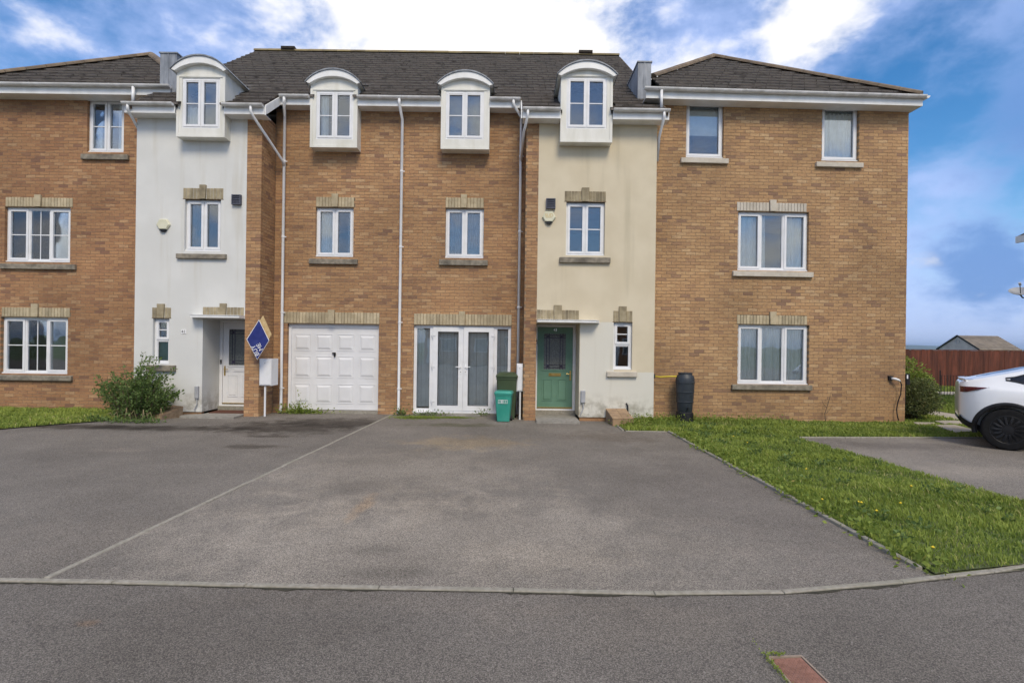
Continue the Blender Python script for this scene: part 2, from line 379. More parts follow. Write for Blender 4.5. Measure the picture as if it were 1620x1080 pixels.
M['field'] = noise_mat('far_grass', (0.050, 0.085, 0.022), (0.090, 0.125, 0.040), 0.6, 0.95, 0.3, c3=(0.11, 0.115, 0.05), scale2=0.12, amt2=0.6, coord='World')
M['hill'] = noise_mat('hill_fields', (0.035, 0.06, 0.025), (0.07, 0.09, 0.04), 0.004, 0.95, coord='World')
M['grass'] = leaf_mat('grass_blades', (0.105, 0.170, 0.028), (0.37, 0.44, 0.085), (0.50, 0.44, 0.20))
M['leaf_dark'] = leaf_mat('shrub_leaves', (0.065, 0.115, 0.030), (0.225, 0.315, 0.095))
M['leaf_light'] = leaf_mat('light_shrub_leaves', (0.13, 0.195, 0.030), (0.31, 0.38, 0.075), (0.40, 0.34, 0.10))
M['leaf_hedge'] = leaf_mat('hedge_leaves', (0.07, 0.10, 0.032), (0.23, 0.25, 0.09), (0.40, 0.31, 0.16))
M['twig'] = noise_mat('twig_bark', (0.10, 0.075, 0.05), (0.16, 0.12, 0.08), 20, 0.9)
M['straw'] = noise_mat('dry_stem', (0.36, 0.28, 0.15), (0.46, 0.37, 0.22), 20, 0.9)
M['yellow'] = noise_mat('dandelion_yellow', (0.72, 0.50, 0.02), (0.8, 0.6, 0.04), 40, 0.8)
M['hose'] = noise_mat('yellow_hose', (0.62, 0.46, 0.02), (0.70, 0.54, 0.05), 8, 0.5)
M['butt'] = noise_mat('slate_blue_plastic', (0.018, 0.024, 0.032), (0.030, 0.038, 0.048), 4, 0.5, c3=(0.05, 0.055, 0.058), scale2=3, amt2=0.4)
M['bin_green'] = noise_mat('dark_green_bin', (0.035, 0.055, 0.022), (0.050, 0.074, 0.032), 5, 0.5, c3=(0.065, 0.085, 0.05), scale2=3, amt2=0.5)
M['bin_teal'] = noise_mat('teal_bin', (0.028, 0.27, 0.205), (0.04, 0.315, 0.245), 5, 0.45, c3=(0.07, 0.30, 0.24), scale2=3, amt2=0.5)
M['rubber'] = noise_mat('rubber', (0.012, 0.012, 0.012), (0.022, 0.022, 0.022), 20, 0.8)
M['white_print'] = noise_mat('white_print', (0.78, 0.78, 0.78), (0.82, 0.82, 0.82), 8, 0.6)
M['dark_print'] = noise_mat('dark_print', (0.03, 0.03, 0.03), (0.05, 0.05, 0.05), 8, 0.6)
M['sign_blue'] = noise_mat('navy_sign', (0.012, 0.020, 0.145), (0.018, 0.030, 0.185), 10, 0.4, c3=(0.045, 0.06, 0.23), scale2=7, amt2=0.4)
M['sign_wood'] = noise_mat('raw_board', (0.50, 0.36, 0.17), (0.60, 0.45, 0.24), 14, 0.8, coord='World')
M['alarm'] = noise_mat('cream_alarm_box', (0.60, 0.58, 0.42), (0.68, 0.66, 0.50), 5, 0.5)
M['alarm_text'] = noise_mat('alarm_lettering', (0.55, 0.36, 0.10), (0.60, 0.42, 0.14), 8, 0.6)
M['vent'] = noise_mat('slate_grey_plastic', (0.055, 0.06, 0.085), (0.08, 0.085, 0.115), 8, 0.6)
M['fence'] = noise_mat('red_brown_stained_timber', (0.095, 0.029, 0.017), (0.165, 0.048, 0.026), 5, 0.85, 0.3, c3=(0.05, 0.018, 0.013), scale2=1.5, amt2=0.6, coord='World', stretch=(3, 3, 0.35), tint=(0.7, 1.25))
M['iron'] = noise_mat('black_railing_paint', (0.014, 0.014, 0.015), (0.03, 0.03, 0.03), 9, 0.5)
M['rust'] = noise_mat('rusty_cast_iron', (0.20, 0.092, 0.062), (0.29, 0.145, 0.105), 25, 0.8, 0.4, c3=(0.14, 0.075, 0.055), scale2=5, amt2=0.6, coord='World')
M['frame_iron'] = noise_mat('worn_iron_frame', (0.26, 0.20, 0.15), (0.34, 0.27, 0.21), 20, 0.7)
M['paint_white'] = None
M['mat_brown'] = noise_mat('coir_mat', (0.085, 0.028, 0.014), (0.12, 0.042, 0.022), 60, 0.95, 0.5)
M['sandstone'] = noise_mat('ramp_brick', (0.30, 0.20, 0.115), (0.38, 0.26, 0.155), 10, 0.9, 0.3, c3=(0.19, 0.13, 0.085), scale2=6, amt2=0.6, coord='World', tint=(0.8, 1.15))

# ------------------------------------------------------------------ mesh helpers
C = scene.collection

class MB:
    def __init__(self):
        self.v = []; self.f = []; self.t = []
    def add(self, verts, faces, tint=0.5):
        o = len(self.v)
        self.v += [tuple(p) for p in verts]
        self.f += [tuple(i + o for i in q) for q in faces]
        self.t += [tint] * len(verts)
        return self
    def box(self, x0, x1, y0, y1, z0, z1, tint=0.5):
        v = [(x0, y0, z0), (x1, y0, z0), (x1, y1, z0), (x0, y1, z0), (x0, y0, z1), (x1, y0, z1), (x1, y1, z1), (x0, y1, z1)]
        return self.add(v, [(0, 3, 2, 1), (4, 5, 6, 7), (0, 1, 5, 4), (1, 2, 6, 5), (2, 3, 7, 6), (3, 0, 4, 7)], tint)
    def bbox(self, x0, x1, y0, y1, z0, z1, b=0.006, tint=0.5):
        """box with chamfered front (-y) edges"""
        v = [(x0, y0 + b, z0), (x1, y0 + b, z0), (x1, y1, z0), (x0, y1, z0), (x0, y0 + b, z1), (x1, y0 + b, z1), (x1, y1, z1), (x0, y1, z1),
             (x0 + b, y0, z0 + b), (x1 - b, y0, z0 + b), (x1 - b, y0, z1 - b), (x0 + b, y0, z1 - b)]
        return self.add(v, [(0, 3, 2, 1), (4, 5, 6, 7), (1, 2, 6, 5), (2, 3, 7, 6), (3, 0, 4, 7), (8, 9, 10, 11),
                            (0, 1, 9, 8), (1, 5, 10, 9), (5, 4, 11, 10), (4, 0, 8, 11)], tint)
    def ring(self, x0, x1, z0, z1, w, y0, y1, wb=None, wt=None):
        """rectangular ring in the xz plane; w = member width"""
        wb = w if wb is None else wb; wt = w if wt is None else wt
        o = [(x0, z0), (x1, z0), (x1, z1), (x0, z1)]
        i = [(x0 + w, z0 + wb), (x1 - w, z0 + wb), (x1 - w, z1 - wt), (x0 + w, z1 - wt)]
        v = [(a, y0, b) for a, b in o] + [(a, y0, b) for a, b in i] + [(a, y1, b) for a, b in o] + [(a, y1, b) for a, b in i]
        f = []
        for k in range(4):
            n = (k + 1) % 4
            f += [(k, n, 4 + n, 4 + k), (8 + n, 8 + k, 12 + k, 12 + n), (n, k, 8 + k, 8 + n), (4 + k, 4 + n, 12 + n, 12 + k)]
        return self.add(v, f)
    def prism(self, poly, y0, y1, tint=0.5):
        """polygon given as (x,z), extruded along y"""
        n = len(poly)
        v = [(a, y0, b) for a, b in poly] + [(a, y1, b) for a, b in poly]
        f = [tuple(range(n)), tuple(range(2 * n - 1, n - 1, -1))]
        f += [((k + 1) % n, k, n + k, n + (k + 1) % n) for k in range(n)]
        return self.add(v, f, tint)
    def prismz(self, poly, z0, z1, tint=0.5):
        n = len(poly)
        v = [(a, b, z0) for a, b in poly] + [(a, b, z1) for a, b in poly]
        f = [tuple(range(n - 1, -1, -1)), tuple(range(n, 2 * n))]
        f += [(k, (k + 1) % n, n + (k + 1) % n, n + k) for k in range(n)]
        return self.add(v, f, tint)
    def tube(self, pts, r, seg=8, caps=True, tint=0.5):
        pts = [Vector(p) for p in pts]
        n = len(pts); rr = r if isinstance(r, (list, tuple)) else [r] * n
        rings = []; ref = None
        for i, p in enumerate(pts):
            d = ((pts[min(i + 1, n - 1)] - p).normalized() + (p - pts[max(i - 1, 0)]).normalized())
            d = d.normalized() if d.length > 1e-6 else Vector((0, 0, 1))
            if ref is None:
                ref = Vector((0, 0, 1)) if abs(d.z) < 0.9 else Vector((1, 0, 0))
            a = d.cross(ref).normalized(); b = a.cross(d).normalized(); ref = b
            rings.append([p + (a * math.cos(2 * math.pi * k / seg) + b * math.sin(2 * math.pi * k / seg)) * rr[i] for k in range(seg)])
        v = [q for r_ in rings for q in r_]
        f = [(i * seg + k, i * seg + (k + 1) % seg, (i + 1) * seg + (k + 1) % seg, (i + 1) * seg + k) for i in range(n - 1) for k in range(seg)]
        if caps:
            f += [tuple(range(seg - 1, -1, -1)), tuple((n - 1) * seg + k for k in range(seg))]
        return self.add(v, f, tint)
    def lathe(self, prof, cx=0, cy=0, seg=24):
        v = []; f = []
        for (r, z) in prof:
            v += [(cx + r * math.cos(2 * math.pi * k / seg), cy + r * math.sin(2 * math.pi * k / seg), z) for k in range(seg)]
        for i in range(len(prof) - 1):
            f += [(i * seg + k, i * seg + (k + 1) % seg, (i + 1) * seg + (k + 1) % seg, (i + 1) * seg + k) for k in range(seg)]
        f += [tuple(range(seg - 1, -1, -1)), tuple((len(prof) - 1) * seg + k for k in range(seg))]
        return self.add(v, f)
    def mesh(self, name, mat, smooth=False):
        me = bpy.data.meshes.new(name)
        me.from_pydata(self.v, [], self.f)
        a = me.attributes.new('tint', 'FLOAT', 'POINT')
        a.data.foreach_set('value', np.array(self.t, dtype=np.float32))
        if smooth:
            me.polygons.foreach_set('use_smooth', [True] * len(me.polygons))
        if mat: me.materials.append(M[mat] if isinstance(mat, str) else mat)
        me.update()
        return me
    def build(self, name, mat, parent=None, smooth=False, kind=None):
        o = bpy.data.objects.new(name, self.mesh(name, mat, smooth))
        C.objects.link(o)
        if parent is not None: o.parent = parent
        if kind: o['kind'] = kind
        return o

def smooth_by_angle(o, ang=35):
    me = o.data
    me.polygons.foreach_set('use_smooth', [True] * len(me.polygons))
    bm = bmesh.new(); bm.from_mesh(me)
    for e in bm.edges:
        if len(e.link_faces) == 2 and e.calc_face_angle(0) > math.radians(ang): e.smooth = False
    bm.to_mesh(me); bm.free()

def tag(o, label, cat, group=None, kind=None):
    if label: o['label'] = label
    if cat: o['category'] = cat
    if group: o['group'] = group
    if kind: o['kind'] = kind
    return o

def thing(name, label, cat, loc=(0, 0, 0), rotz=0.0, group=None):
    o = bpy.data.objects.new(name, None); C.objects.link(o)
    o.location = loc; o.rotation_euler = (0, 0, rotz); o.empty_display_size = 0.2
    return tag(o, label, cat, group)

def text_mesh(name, s, size, mat, parent, loc, rot, extrude=0.002, align='CENTER'):
    cu = bpy.data.curves.new(name, 'FONT'); cu.body = s; cu.size = size; cu.extrude = extrude
    cu.align_x = align; cu.align_y = 'CENTER'
    tmp = bpy.data.objects.new(name + '_tmp', cu); C.objects.link(tmp)
    dg = bpy.context.evaluated_depsgraph_get()
    me = bpy.data.meshes.new_from_object(tmp.evaluated_get(dg))
    bpy.data.objects.remove(tmp); bpy.data.curves.remove(cu)
    me.materials.clear(); me.materials.append(M[mat])
    o = bpy.data.objects.new(name, me); C.objects.link(o); o.parent = parent
    o.location = loc; o.rotation_euler = rot
    return o

def holed(mb, x0, x1, z0, z1, holes, y0, y1):
    """slab between y0 (front) and y1 (back) with rectangular holes; only outer faces and reveals"""
    xs = sorted({x0, x1} | {min(max(h[i], x0), x1) for h in holes for i in (0, 1)})
    zs = sorted({z0, z1} | {min(max(h[i], z0), z1) for h in holes for i in (2, 3)})
    nx, nz = len(xs) - 1, len(zs) - 1
    def solid(i, j):
        if i < 0 or j < 0 or i >= nx or j >= nz: return False
        cx, cz = (xs[i] + xs[i + 1]) / 2, (zs[j] + zs[j + 1]) / 2
        return not any(h[0] < cx < h[1] and h[2] < cz < h[3] for h in holes)
    for i in range(nx):
        for j in range(nz):
            if not solid(i, j): continue
            a, b, c, d = xs[i], xs[i + 1], zs[j], zs[j + 1]
            mb.add([(a, y0, c), (b, y0, c), (b, y0, d), (a, y0, d)], [(0, 1, 2, 3)])
            mb.add([(a, y1, c), (b, y1, c), (b, y1, d), (a, y1, d)], [(3, 2, 1, 0)])
            if not solid(i - 1, j): mb.add([(a, y1, c), (a, y0, c), (a, y0, d), (a, y1, d)], [(0, 1, 2, 3)])
            if not solid(i + 1, j): mb.add([(b, y0, c), (b, y1, c), (b, y1, d), (b, y0, d)], [(0, 1, 2, 3)])
            if not solid(i, j - 1): mb.add([(a, y1, c), (b, y1, c), (b, y0, c), (a, y0, c)], [(0, 1, 2, 3)])
            if not solid(i, j + 1): mb.add([(a, y0, d), (b, y0, d), (b, y1, d), (a, y1, d)], [(0, 1, 2, 3)])
    return mb
# ------------------------------------------------------------------ houses: frames, bricks, tiles, windows
rng = random.Random(7)

class House:
    def __init__(self, label, ox, oy, rot=0.0, brick='brick'):
        self.root = thing('terraced_house', label, 'house', (ox, oy, 0), rot)
        self.m = Matrix.Translation((ox, oy, 0)) @ Matrix.Rotation(rot, 4, 'Z')
        self.mi = self.m.inverted()
        self.ox = ox; self.brick = brick
        self.planes = []          # brick planes
    def x(self, X): return X - self.ox
    def L(self, px, py, c=0.0):
        """photo pixel -> (x, z) on this house's plane local y = c"""
        o = self.mi @ Vector((0, 0, CAMH)); d = self.mi.to_3x3() @ rayv(px, py)
        t = (c - o.y) / d.y
        p = o + d * t
        return p.x, p.z
    def R(self, px0, px1, py0, py1, c=0.0):
        xm, ym = (px0 + px1) / 2, (py0 + py1) / 2
        return (self.L(px0, ym, c)[0], self.L(px1, ym, c)[0], self.L(xm, py1, c)[1], self.L(xm, py0, c)[1])

BL, BH, BD, PITCH, COURSE = 0.215, 0.065, 0.1025, 0.225, 0.075

def brick_verts(l, h, d, z0=0.0):
    v = [(-l / 2, 0, z0), (l / 2, 0, z0), (l / 2, d, z0), (-l / 2, d, z0), (-l / 2, 0, z0 + h), (l / 2, 0, z0 + h), (l / 2, d, z0 + h), (-l / 2, d, z0 + h)]
    f = [(0, 1, 5, 4), (1, 2, 6, 5), (3, 0, 4, 7), (4, 5, 6, 7), (0, 3, 2, 1)]
    return v, f

def brick_tint():
    if rng.random() < 0.11: return rng.uniform(0.10, 0.42)
    return min(1.0, max(0.36, rng.gauss(0.66, 0.17)))

def make_brick_meshes(mat):
    out = []
    for k in range(14):
        mb = MB(); v, f = brick_verts(BL, BH, BD); mb.add(v, f, (k + 0.5) / 14.0)
        out.append(mb.mesh('brick', mat))
    return out
BRICKS = {k: make_brick_meshes(k) for k in ('brick', 'brick_mid', 'brick_red')}

def brickwork(house, wall, planes, limit=300):
    """lay real bricks; the ones nearest the camera become single objects, the rest one joined part"""
    full, rest = [], MB()
    for (O, U, u0, u1, z0, z1, holes) in planes:
        O = Vector(O); U = Vector((U[0], U[1], 0)); D = Vector((-U.y, U.x, 0))
        k0, k1 = int(math.floor(z0 / COURSE)), int(math.ceil(z1 / COURSE))
        for k in range(k0, k1):
            za, zb = max(k * COURSE, z0), min(k * COURSE + BH, z1)
            if zb - za < 0.012: continue
            cuts = sorted({za, zb} | {h[i] for h in holes for i in (2, 3) if za + 0.01 < h[i] < zb - 0.01})
            for a, b in zip(cuts[:-1], cuts[1:]):
                zm = (a + b) / 2
                iv = [(u0, u1)]
                for h in holes:
                    if not (h[2] < zm < h[3]): continue
                    nv = []
                    for s, e in iv:
                        if h[1] <= s or h[0] >= e: nv.append((s, e)); continue
                        if h[0] > s: nv.append((s, h[0]))
                        if h[1] < e: nv.append((h[1], e))
                    iv = nv
                off = (k % 2) * PITCH / 2
                for s, e in iv:
                    i = math.floor((s - off) / PITCH)
                    while off + i * PITCH < e:
                        p, q = off + i * PITCH, off + i * PITCH + BL
                        i += 1
                        p2, q2 = max(p, s), min(q, e)
                        if q2 - p2 < 0.025: continue
                        jit = rng.uniform(-0.0015, 0.0015)
                        ctr = O + U * ((p2 + q2) / 2) + D * jit
                        if q2 - p2 > BL - 1e-4 and b - a > BH - 1e-4:
                            full.append((ctr + Vector((0, 0, a)), U, D))
                        else:
                            v, f = brick_verts(q2 - p2, b - a, BD)
                            rest.add([ctr + U * x + D * y + Vector((0, 0, a + z)) for x, y, z in v], f, brick_tint())
    camp = house.mi @ Vector((0, 0, CAMH))
    full.sort(key=lambda t: (t[0] - camp).length)
    meshes = BRICKS[house.brick]
    for n, (c, U, D) in enumerate(full):
        if n < limit:
            o = bpy.data.objects.new('brick', meshes[min(13, int(brick_tint() * 14))]); C.objects.link(o)
            o.parent = wall; o.location = c; o.rotation_euler = (0, 0, math.atan2(U.y, U.x))
        else:
            v, f = brick_verts(BL, BH, BD)
            rest.add([c + U * x + D * y + Vector((0, 0, z)) for x, y, z in v], f, brick_tint())
    rest.build('bricks', house.brick, wall, kind='stuff')

def clip_poly(poly, a, b, c):
    """keep a*u + b*s + c >= 0"""
    out = []
    for i in range(len(poly)):
        p, q = poly[i], poly[(i + 1) % len(poly)]
        dp, dq = a * p[0] + b * p[1] + c, a * q[0] + b * q[1] + c
        if dp >= 0: out.append(p)
        if (dp >= 0) != (dq >= 0):
            t = dp / (dp - dq); out.append((p[0] + (q[0] - p[0]) * t, p[1] + (q[1] - p[1]) * t))
    return out

TW, GAUGE = 0.30, 0.325
def tile_h(s):  # height of a tile's top above the slope at distance s from its tail
    return 0.043 - 0.031 * s / GAUGE

def tile_geo(poly, s0):
    n = len(poly)
    v = [(u, s, tile_h(s - s0)) for u, s in poly] + [(u, s, -0.004) for u, s in poly]
    f = [tuple(range(n))] + [((k + 1) % n, k, n + k, n + (k + 1) % n) for k in range(n) if abs(poly[k][1] - s0) + abs(poly[(k + 1) % n][1] - s0) > 1e-6]
    return v, f

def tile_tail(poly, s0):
    """the exposed cut edge of a tile, kept as its own vertices so the light it catches can be painted in paler"""
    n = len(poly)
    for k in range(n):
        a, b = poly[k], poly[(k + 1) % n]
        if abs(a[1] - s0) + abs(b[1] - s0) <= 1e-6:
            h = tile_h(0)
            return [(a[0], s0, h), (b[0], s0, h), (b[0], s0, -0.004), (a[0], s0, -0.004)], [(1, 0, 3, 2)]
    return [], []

TILE_MESHES = []
for k in range(10):
    mb = MB(); w = TW - 0.008
    v, f = tile_geo([(-w / 2, 0), (w / 2, 0), (w / 2, GAUGE), (-w / 2, GAUGE)], 0)
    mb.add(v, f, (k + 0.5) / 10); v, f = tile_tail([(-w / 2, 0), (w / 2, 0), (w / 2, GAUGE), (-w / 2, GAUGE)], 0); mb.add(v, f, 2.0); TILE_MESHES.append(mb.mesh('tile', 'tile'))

def tile_slope(house, roof, O, U, S, regions, skips=(), limit=300, rest=None, budget=None):
    """regions: convex polygons in (u,s); skips: rectangles (u0,u1,s0,s1) left open for dormers"""
    O, U, S = Vector(O), Vector(U).normalized(), Vector(S).normalized(); Nn = U.cross(S)
    full, mb = [], MB()
    for poly in regions:
        us = [p[0] for p in poly]; ss = [p[1] for p in poly]
        ar = sum(poly[i][0] * poly[(i + 1) % len(poly)][1] - poly[(i + 1) % len(poly)][0] * poly[i][1] for i in range(len(poly)))
        if ar < 0: poly = poly[::-1]
        edges = []
        for i in range(len(poly)):
            p, q = poly[i], poly[(i + 1) % len(poly)]
            a, b = -(q[1] - p[1]), (q[0] - p[0]); l = math.hypot(a, b); edges.append((a / l, b / l, -(a * p[0] + b * p[1]) / l))
        for r in range(int(math.floor(min(ss) / GAUGE + 1e-6)), int(math.ceil(max(ss) / GAUGE - 1e-6))):
            s0 = r * GAUGE; off = (r % 2) * TW / 2
            for i in range(int(math.floor((min(us) - off) / TW)) - 1, int(math.ceil((max(us) - off) / TW)) + 1):
                ua = off + i * TW + 0.004; ub = ua + TW - 0.008
                cu, cs = (ua + ub) / 2, s0 + GAUGE / 2
                rect = [(ua, s0), (ub, s0), (ub, s0 + GAUGE), (ua, s0 + GAUGE)]
                pl = rect
                for e in edges:
                    pl = clip_poly(pl, *e)
                    if len(pl) < 3: break
                if len(pl) < 3: continue
                if any(a < cu < b and c < cs < d for a, b, c, d in skips): continue
                area = abs(sum(pl[j][0] * pl[(j + 1) % len(pl)][1] - pl[(j + 1) % len(pl)][0] * pl[j][1] for j in range(len(pl)))) / 2
                if area < 0.004: continue
                if area > (TW - 0.008) * GAUGE * 0.999:
                    full.append((cu, s0))
                else:
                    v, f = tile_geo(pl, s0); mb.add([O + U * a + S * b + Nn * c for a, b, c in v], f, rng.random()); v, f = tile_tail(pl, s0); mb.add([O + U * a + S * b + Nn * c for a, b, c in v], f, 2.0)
    camp = house.mi @ Vector((0, 0, CAMH))
    full.sort(key=lambda t: (O + U * t[0] + S * t[1] - camp).length)
    for n, (cu, s0) in enumerate(full):
        j = Nn * rng.uniform(-0.004, 0.006) + S * rng.uniform(-0.008, 0.008)
        p = O + U * cu + S * s0 + j
        if n < limit:
            o = bpy.data.objects.new('tile', TILE_MESHES[rng.randrange(10)]); C.objects.link(o); o.parent = roof
            mt = Matrix((U, S, Nn)).transposed().to_4x4(); mt.translation = p; o.matrix_basis = mt
        else:
            w = TW - 0.008
            v, f = tile_geo([(-w / 2, 0), (w / 2, 0), (w / 2, GAUGE), (-w / 2, GAUGE)], 0)
            mb.add([p + U * a + S * b + Nn * c for a, b, c in v], f, rng.random())
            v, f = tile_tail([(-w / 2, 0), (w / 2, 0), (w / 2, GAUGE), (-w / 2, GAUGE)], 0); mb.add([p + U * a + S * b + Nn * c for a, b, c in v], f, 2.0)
    if mb.v: mb.build('tiles', 'tile', roof, kind='stuff')

def ridge_run(roof, p0, p1, mat='ridge', piece=0.45, r=0.125):
    p0, p1 = Vector(p0), Vector(p1); d = (p1 - p0); n = max(1, round(d.length / piece)); st = d / n
    dn = d.normalized(); side = dn.cross(Vector((0, 0, 1))).normalized(); up = side.cross(dn)
    for k in range(n):
        a, b = p0 + st * k + dn * 0.004, p0 + st * (k + 1) - dn * 0.004
        mb = MB(); v = []
        rr = r * rng.uniform(0.97, 1.03)
        for q in (a, b):
            for j in range(7):
                t = math.radians(-5 + 190 * j / 6)
                v.append(q + side * math.cos(t) * rr + up * (math.sin(t) * rr * 0.75 - 0.02))
        f = [(j, j + 1, 8 + j, 7 + j) for j in range(6)] + [tuple(range(6, -1, -1)), tuple(range(7, 14))]
        mb.add(v, f, rng.random()); mb.build('ridge_tile', mat, roof)

# ---- windows
def pane_box(mb, x0, x1, y, z0, z1):
    mb.box(x0, x1, y, y + 0.006, z0, z1)

def window(house, rect, c, lights, hbar=None, vbar=(), drape=None, parent=None, transom=None, vent=True, recess=0.07, name='window'):
    """uPVC casement set in the hole rect=(x0,x1,z0,z1) of the wall whose face is at local y=c"""
    x0, x1, z0, z1 = rect; w, h = x1 - x0, z1 - z0
    yf = c + recess
    fr = MB(); FW = 0.05
    fr.ring(x0 + .003, x1 - .003, z0 + .003, z1 - .003, FW, yf, yf + 0.07, wb=0.06)
    fr.box(x0 + .003 - .015, x1 - .003 + .015, yf - 0.035, yf - 0.0005, z0 + .0035, z0 + 0.03)      # sub-sill nose
    cells = []
    for i, (a, b, kind) in enumerate(lights):
        xa, xb = x0 + w * a, x0 + w * b
        if i: fr.box(xa - 0.024, xa + 0.024, yf + 0.002, yf + 0.068, z0 + .0605, z1 - FW - .0035)
        xa2 = xa + (0.024 if i else FW + .003); xb2 = xb - (0.024 if i < len(lights) - 1 else FW + .003)
        if transom:
            zt = z0 + h * transom
            fr.box(xa2 + .0005, xb2 - .0005, yf + 0.003, yf + 0.067, zt - 0.026, zt + 0.026)
            cells.append((xa2, xb2, z0 + .063, zt - 0.026, 'f')); cells.append((xa2, xb2, zt + 0.026, z1 - FW - .003, kind))
        else:
            cells.append((xa2, xb2, z0 + .063, z1 - FW - .003, kind))
    wo = fr.build(name, 'upvc', parent or house.root)
    for ci, (a, b, zz0, zz1, kind) in enumerate(cells):
        if kind == 'o':
            s = MB(); s.ring(a - 0.012, b + 0.012, zz0 - 0.012, zz1 + 0.012, 0.052, yf - 0.014, yf - 0.001)
            s.ring(a + 0.0005, b - 0.0005, zz0 + 0.0005, zz1 - 0.0005, 0.0385, yf - 0.0005, yf + 0.04)
            if vent: s.box(a + 0.03, b - 0.03, yf - 0.02, yf - 0.0145, zz1 - 0.028, zz1 - 0.014)
            s.build('sash', 'upvc', wo)
            pa, pb, pz0, pz1 = a + 0.038, b - 0.038, zz0 + 0.038, zz1 - 0.038
        else:
            pa, pb, pz0, pz1 = a, b, zz0, zz1
            g = MB(); g.ring(a + .0005, b - .0005, zz0 + .0005, zz1 - .0005, 0.016, yf + 0.012, yf + 0.04); g.build('glazing_bead', 'upvc', wo)
            pa += .014; pb -= .014; pz0 += .014; pz1 -= .014
        p = MB(); pane_box(p, pa + .0008, pb - .0008, yf + 0.026, pz0 + .0008, pz1 - .0008); p.build('pane', 'glass', wo)
        sp = MB(); sp.ring(pa + .001, pb - .001, pz0 + .001, pz1 - .001, 0.009, yf + 0.0335, yf + 0.037); sp.build('spacer', 'black', wo)
        bars = MB()
        if hbar and not (transom and kind == 'f' and ci % 2 == 0):
            zb = zz0 + (zz1 - zz0) * hbar
            bars.box(pa + .001, pb - .001, yf + 0.018, yf + 0.0255, zb - 0.011, zb + 0.011)
        if ci in vbar:
            xb = (pa + pb) / 2
            bars.box(xb - 0.010, xb + 0.010, yf + 0.0175, yf + 0.0252, pz0 + .001, pz1 - .001)
        if bars.v: bars.build('glazing_bar', 'upvc', wo)
    for d in (drape or ()):
        dk, a, b, za, zb, mat = d
        drapery(wo, dk, x0 + w * a, x0 + w * b, yf + 0.085, z0 + h * za, z0 + h * zb, mat)
    return wo

def drapery(parent, kind, x0, x1, y, z0, z1, mat):
    mb = MB()
    if kind == 'roller':
        mb.box(x0, x1, y, y + 0.004, z0, z1); mb.box(x0, x1, y - 0.006, y + 0.010, z0 - 0.02, z0)
        return mb.build('roller_blind', mat, parent)
    if kind == 'vertical':
        n = max(2, int((x1 - x0) / 0.085)); w = (x1 - x0) / n
        for k in range(n):
            a = x0 + k * w; t = rng.choice((0.004, 0.008, 0.014, 0.024))
            mb.add([(a, y, z0), (a + w * (0.99 - 4 * t), y + t, z0), (a + w * (0.99 - 4 * t), y + t, z1), (a, y, z1)], [(0, 1, 2, 3)])
        return mb.build('vertical_blind', mat, parent)
    n = max(8, int((x1 - x0) / 0.018)); v = []
    ph = rng.random() * 6
    for k in range(n + 1):
        x = x0 + (x1 - x0) * k / n
        d = 0.022 * math.sin(ph + x * 62) + 0.012 * math.sin(x * 23 + 1.3 * ph)
        v += [(x + 0.01 * math.sin(x * 31), y + d * 1.15, z0), (x, y + d * 0.7, z1)]
    f = [(2 * k, 2 * k + 2, 2 * k + 3, 2 * k + 1) for k in range(n)]
    mb.add(v, f)
    return mb.build('curtain', mat, parent, smooth=True)

def sill(house, parent, rect, c, mat, proj=0.07):
    x0, x1, z0, z1 = rect; mb = MB()
    y0, y1 = c - proj, c + 0.09
    v = [(x0, y0, z0), (x1, y0, z0), (x1, y1, z0), (x0, y1, z0), (x0, y0, z1 - 0.012), (x1, y0, z1 - 0.012), (x1, y1, z1), (x0, y1, z1)]
    mb.add(v, [(0, 3, 2, 1), (4, 5, 6, 7), (0, 1, 5, 4), (1, 2, 6, 5), (2, 3, 7, 6), (3, 0, 4, 7)])
    o = mb.build('sill', mat, parent)
    bm = bmesh.new(); bm.from_mesh(o.data)
    bmesh.ops.bevel(bm, geom=[e for e in bm.edges], offset=0.008, segments=1, affect='EDGES'); bm.to_mesh(o.data); bm.free()
    return o

def lintel(house, rect, key, c, mat, proud=0.010, strip=True):
    """flat gauged lintel: soldier bricks either side of a taller keystone"""
    x0, x1, z0, z1 = rect; k0, k1, ktop = key
    bk = MB(); bk.box(x0 + .002, x1 - .002, c + 0.004, c + 0.09, z0 + .002, z1 - .002)
    if strip: bk.box(x0 - 0.01, x1 + 0.01, c - 0.004, c + 0.10, z0 - 0.012, z0 - 0.001)
    lo = bk.build('lintel', 'mortar', house.root)
    for a, b in ((x0, k0), (k1, x1)):
        n = max(1, round((b - a) / 0.075)); w = (b - a) / n
        for i in range(n):
            mb = MB(); mb.bbox(a + i * w + 0.004, a + (i + 1) * w - 0.004, c - proud + rng.uniform(-.002, .002), c + 0.08, z0 + 0.001, z1 + rng.uniform(-.002, .002), 0.004, rng.random())
            mb.build('soldier_brick', mat, lo)
    mb = MB(); t = 0.012
    pl = [(k0 + t, z0 - 0.002), (k1 - t, z0 - 0.002), (k1 - 0.002, ktop), (k0 + 0.002, ktop)]
    mb.prism(pl, c - proud - 0.035, c + 0.07, 0.5); mb.build('keystone', mat, lo)
    return lo

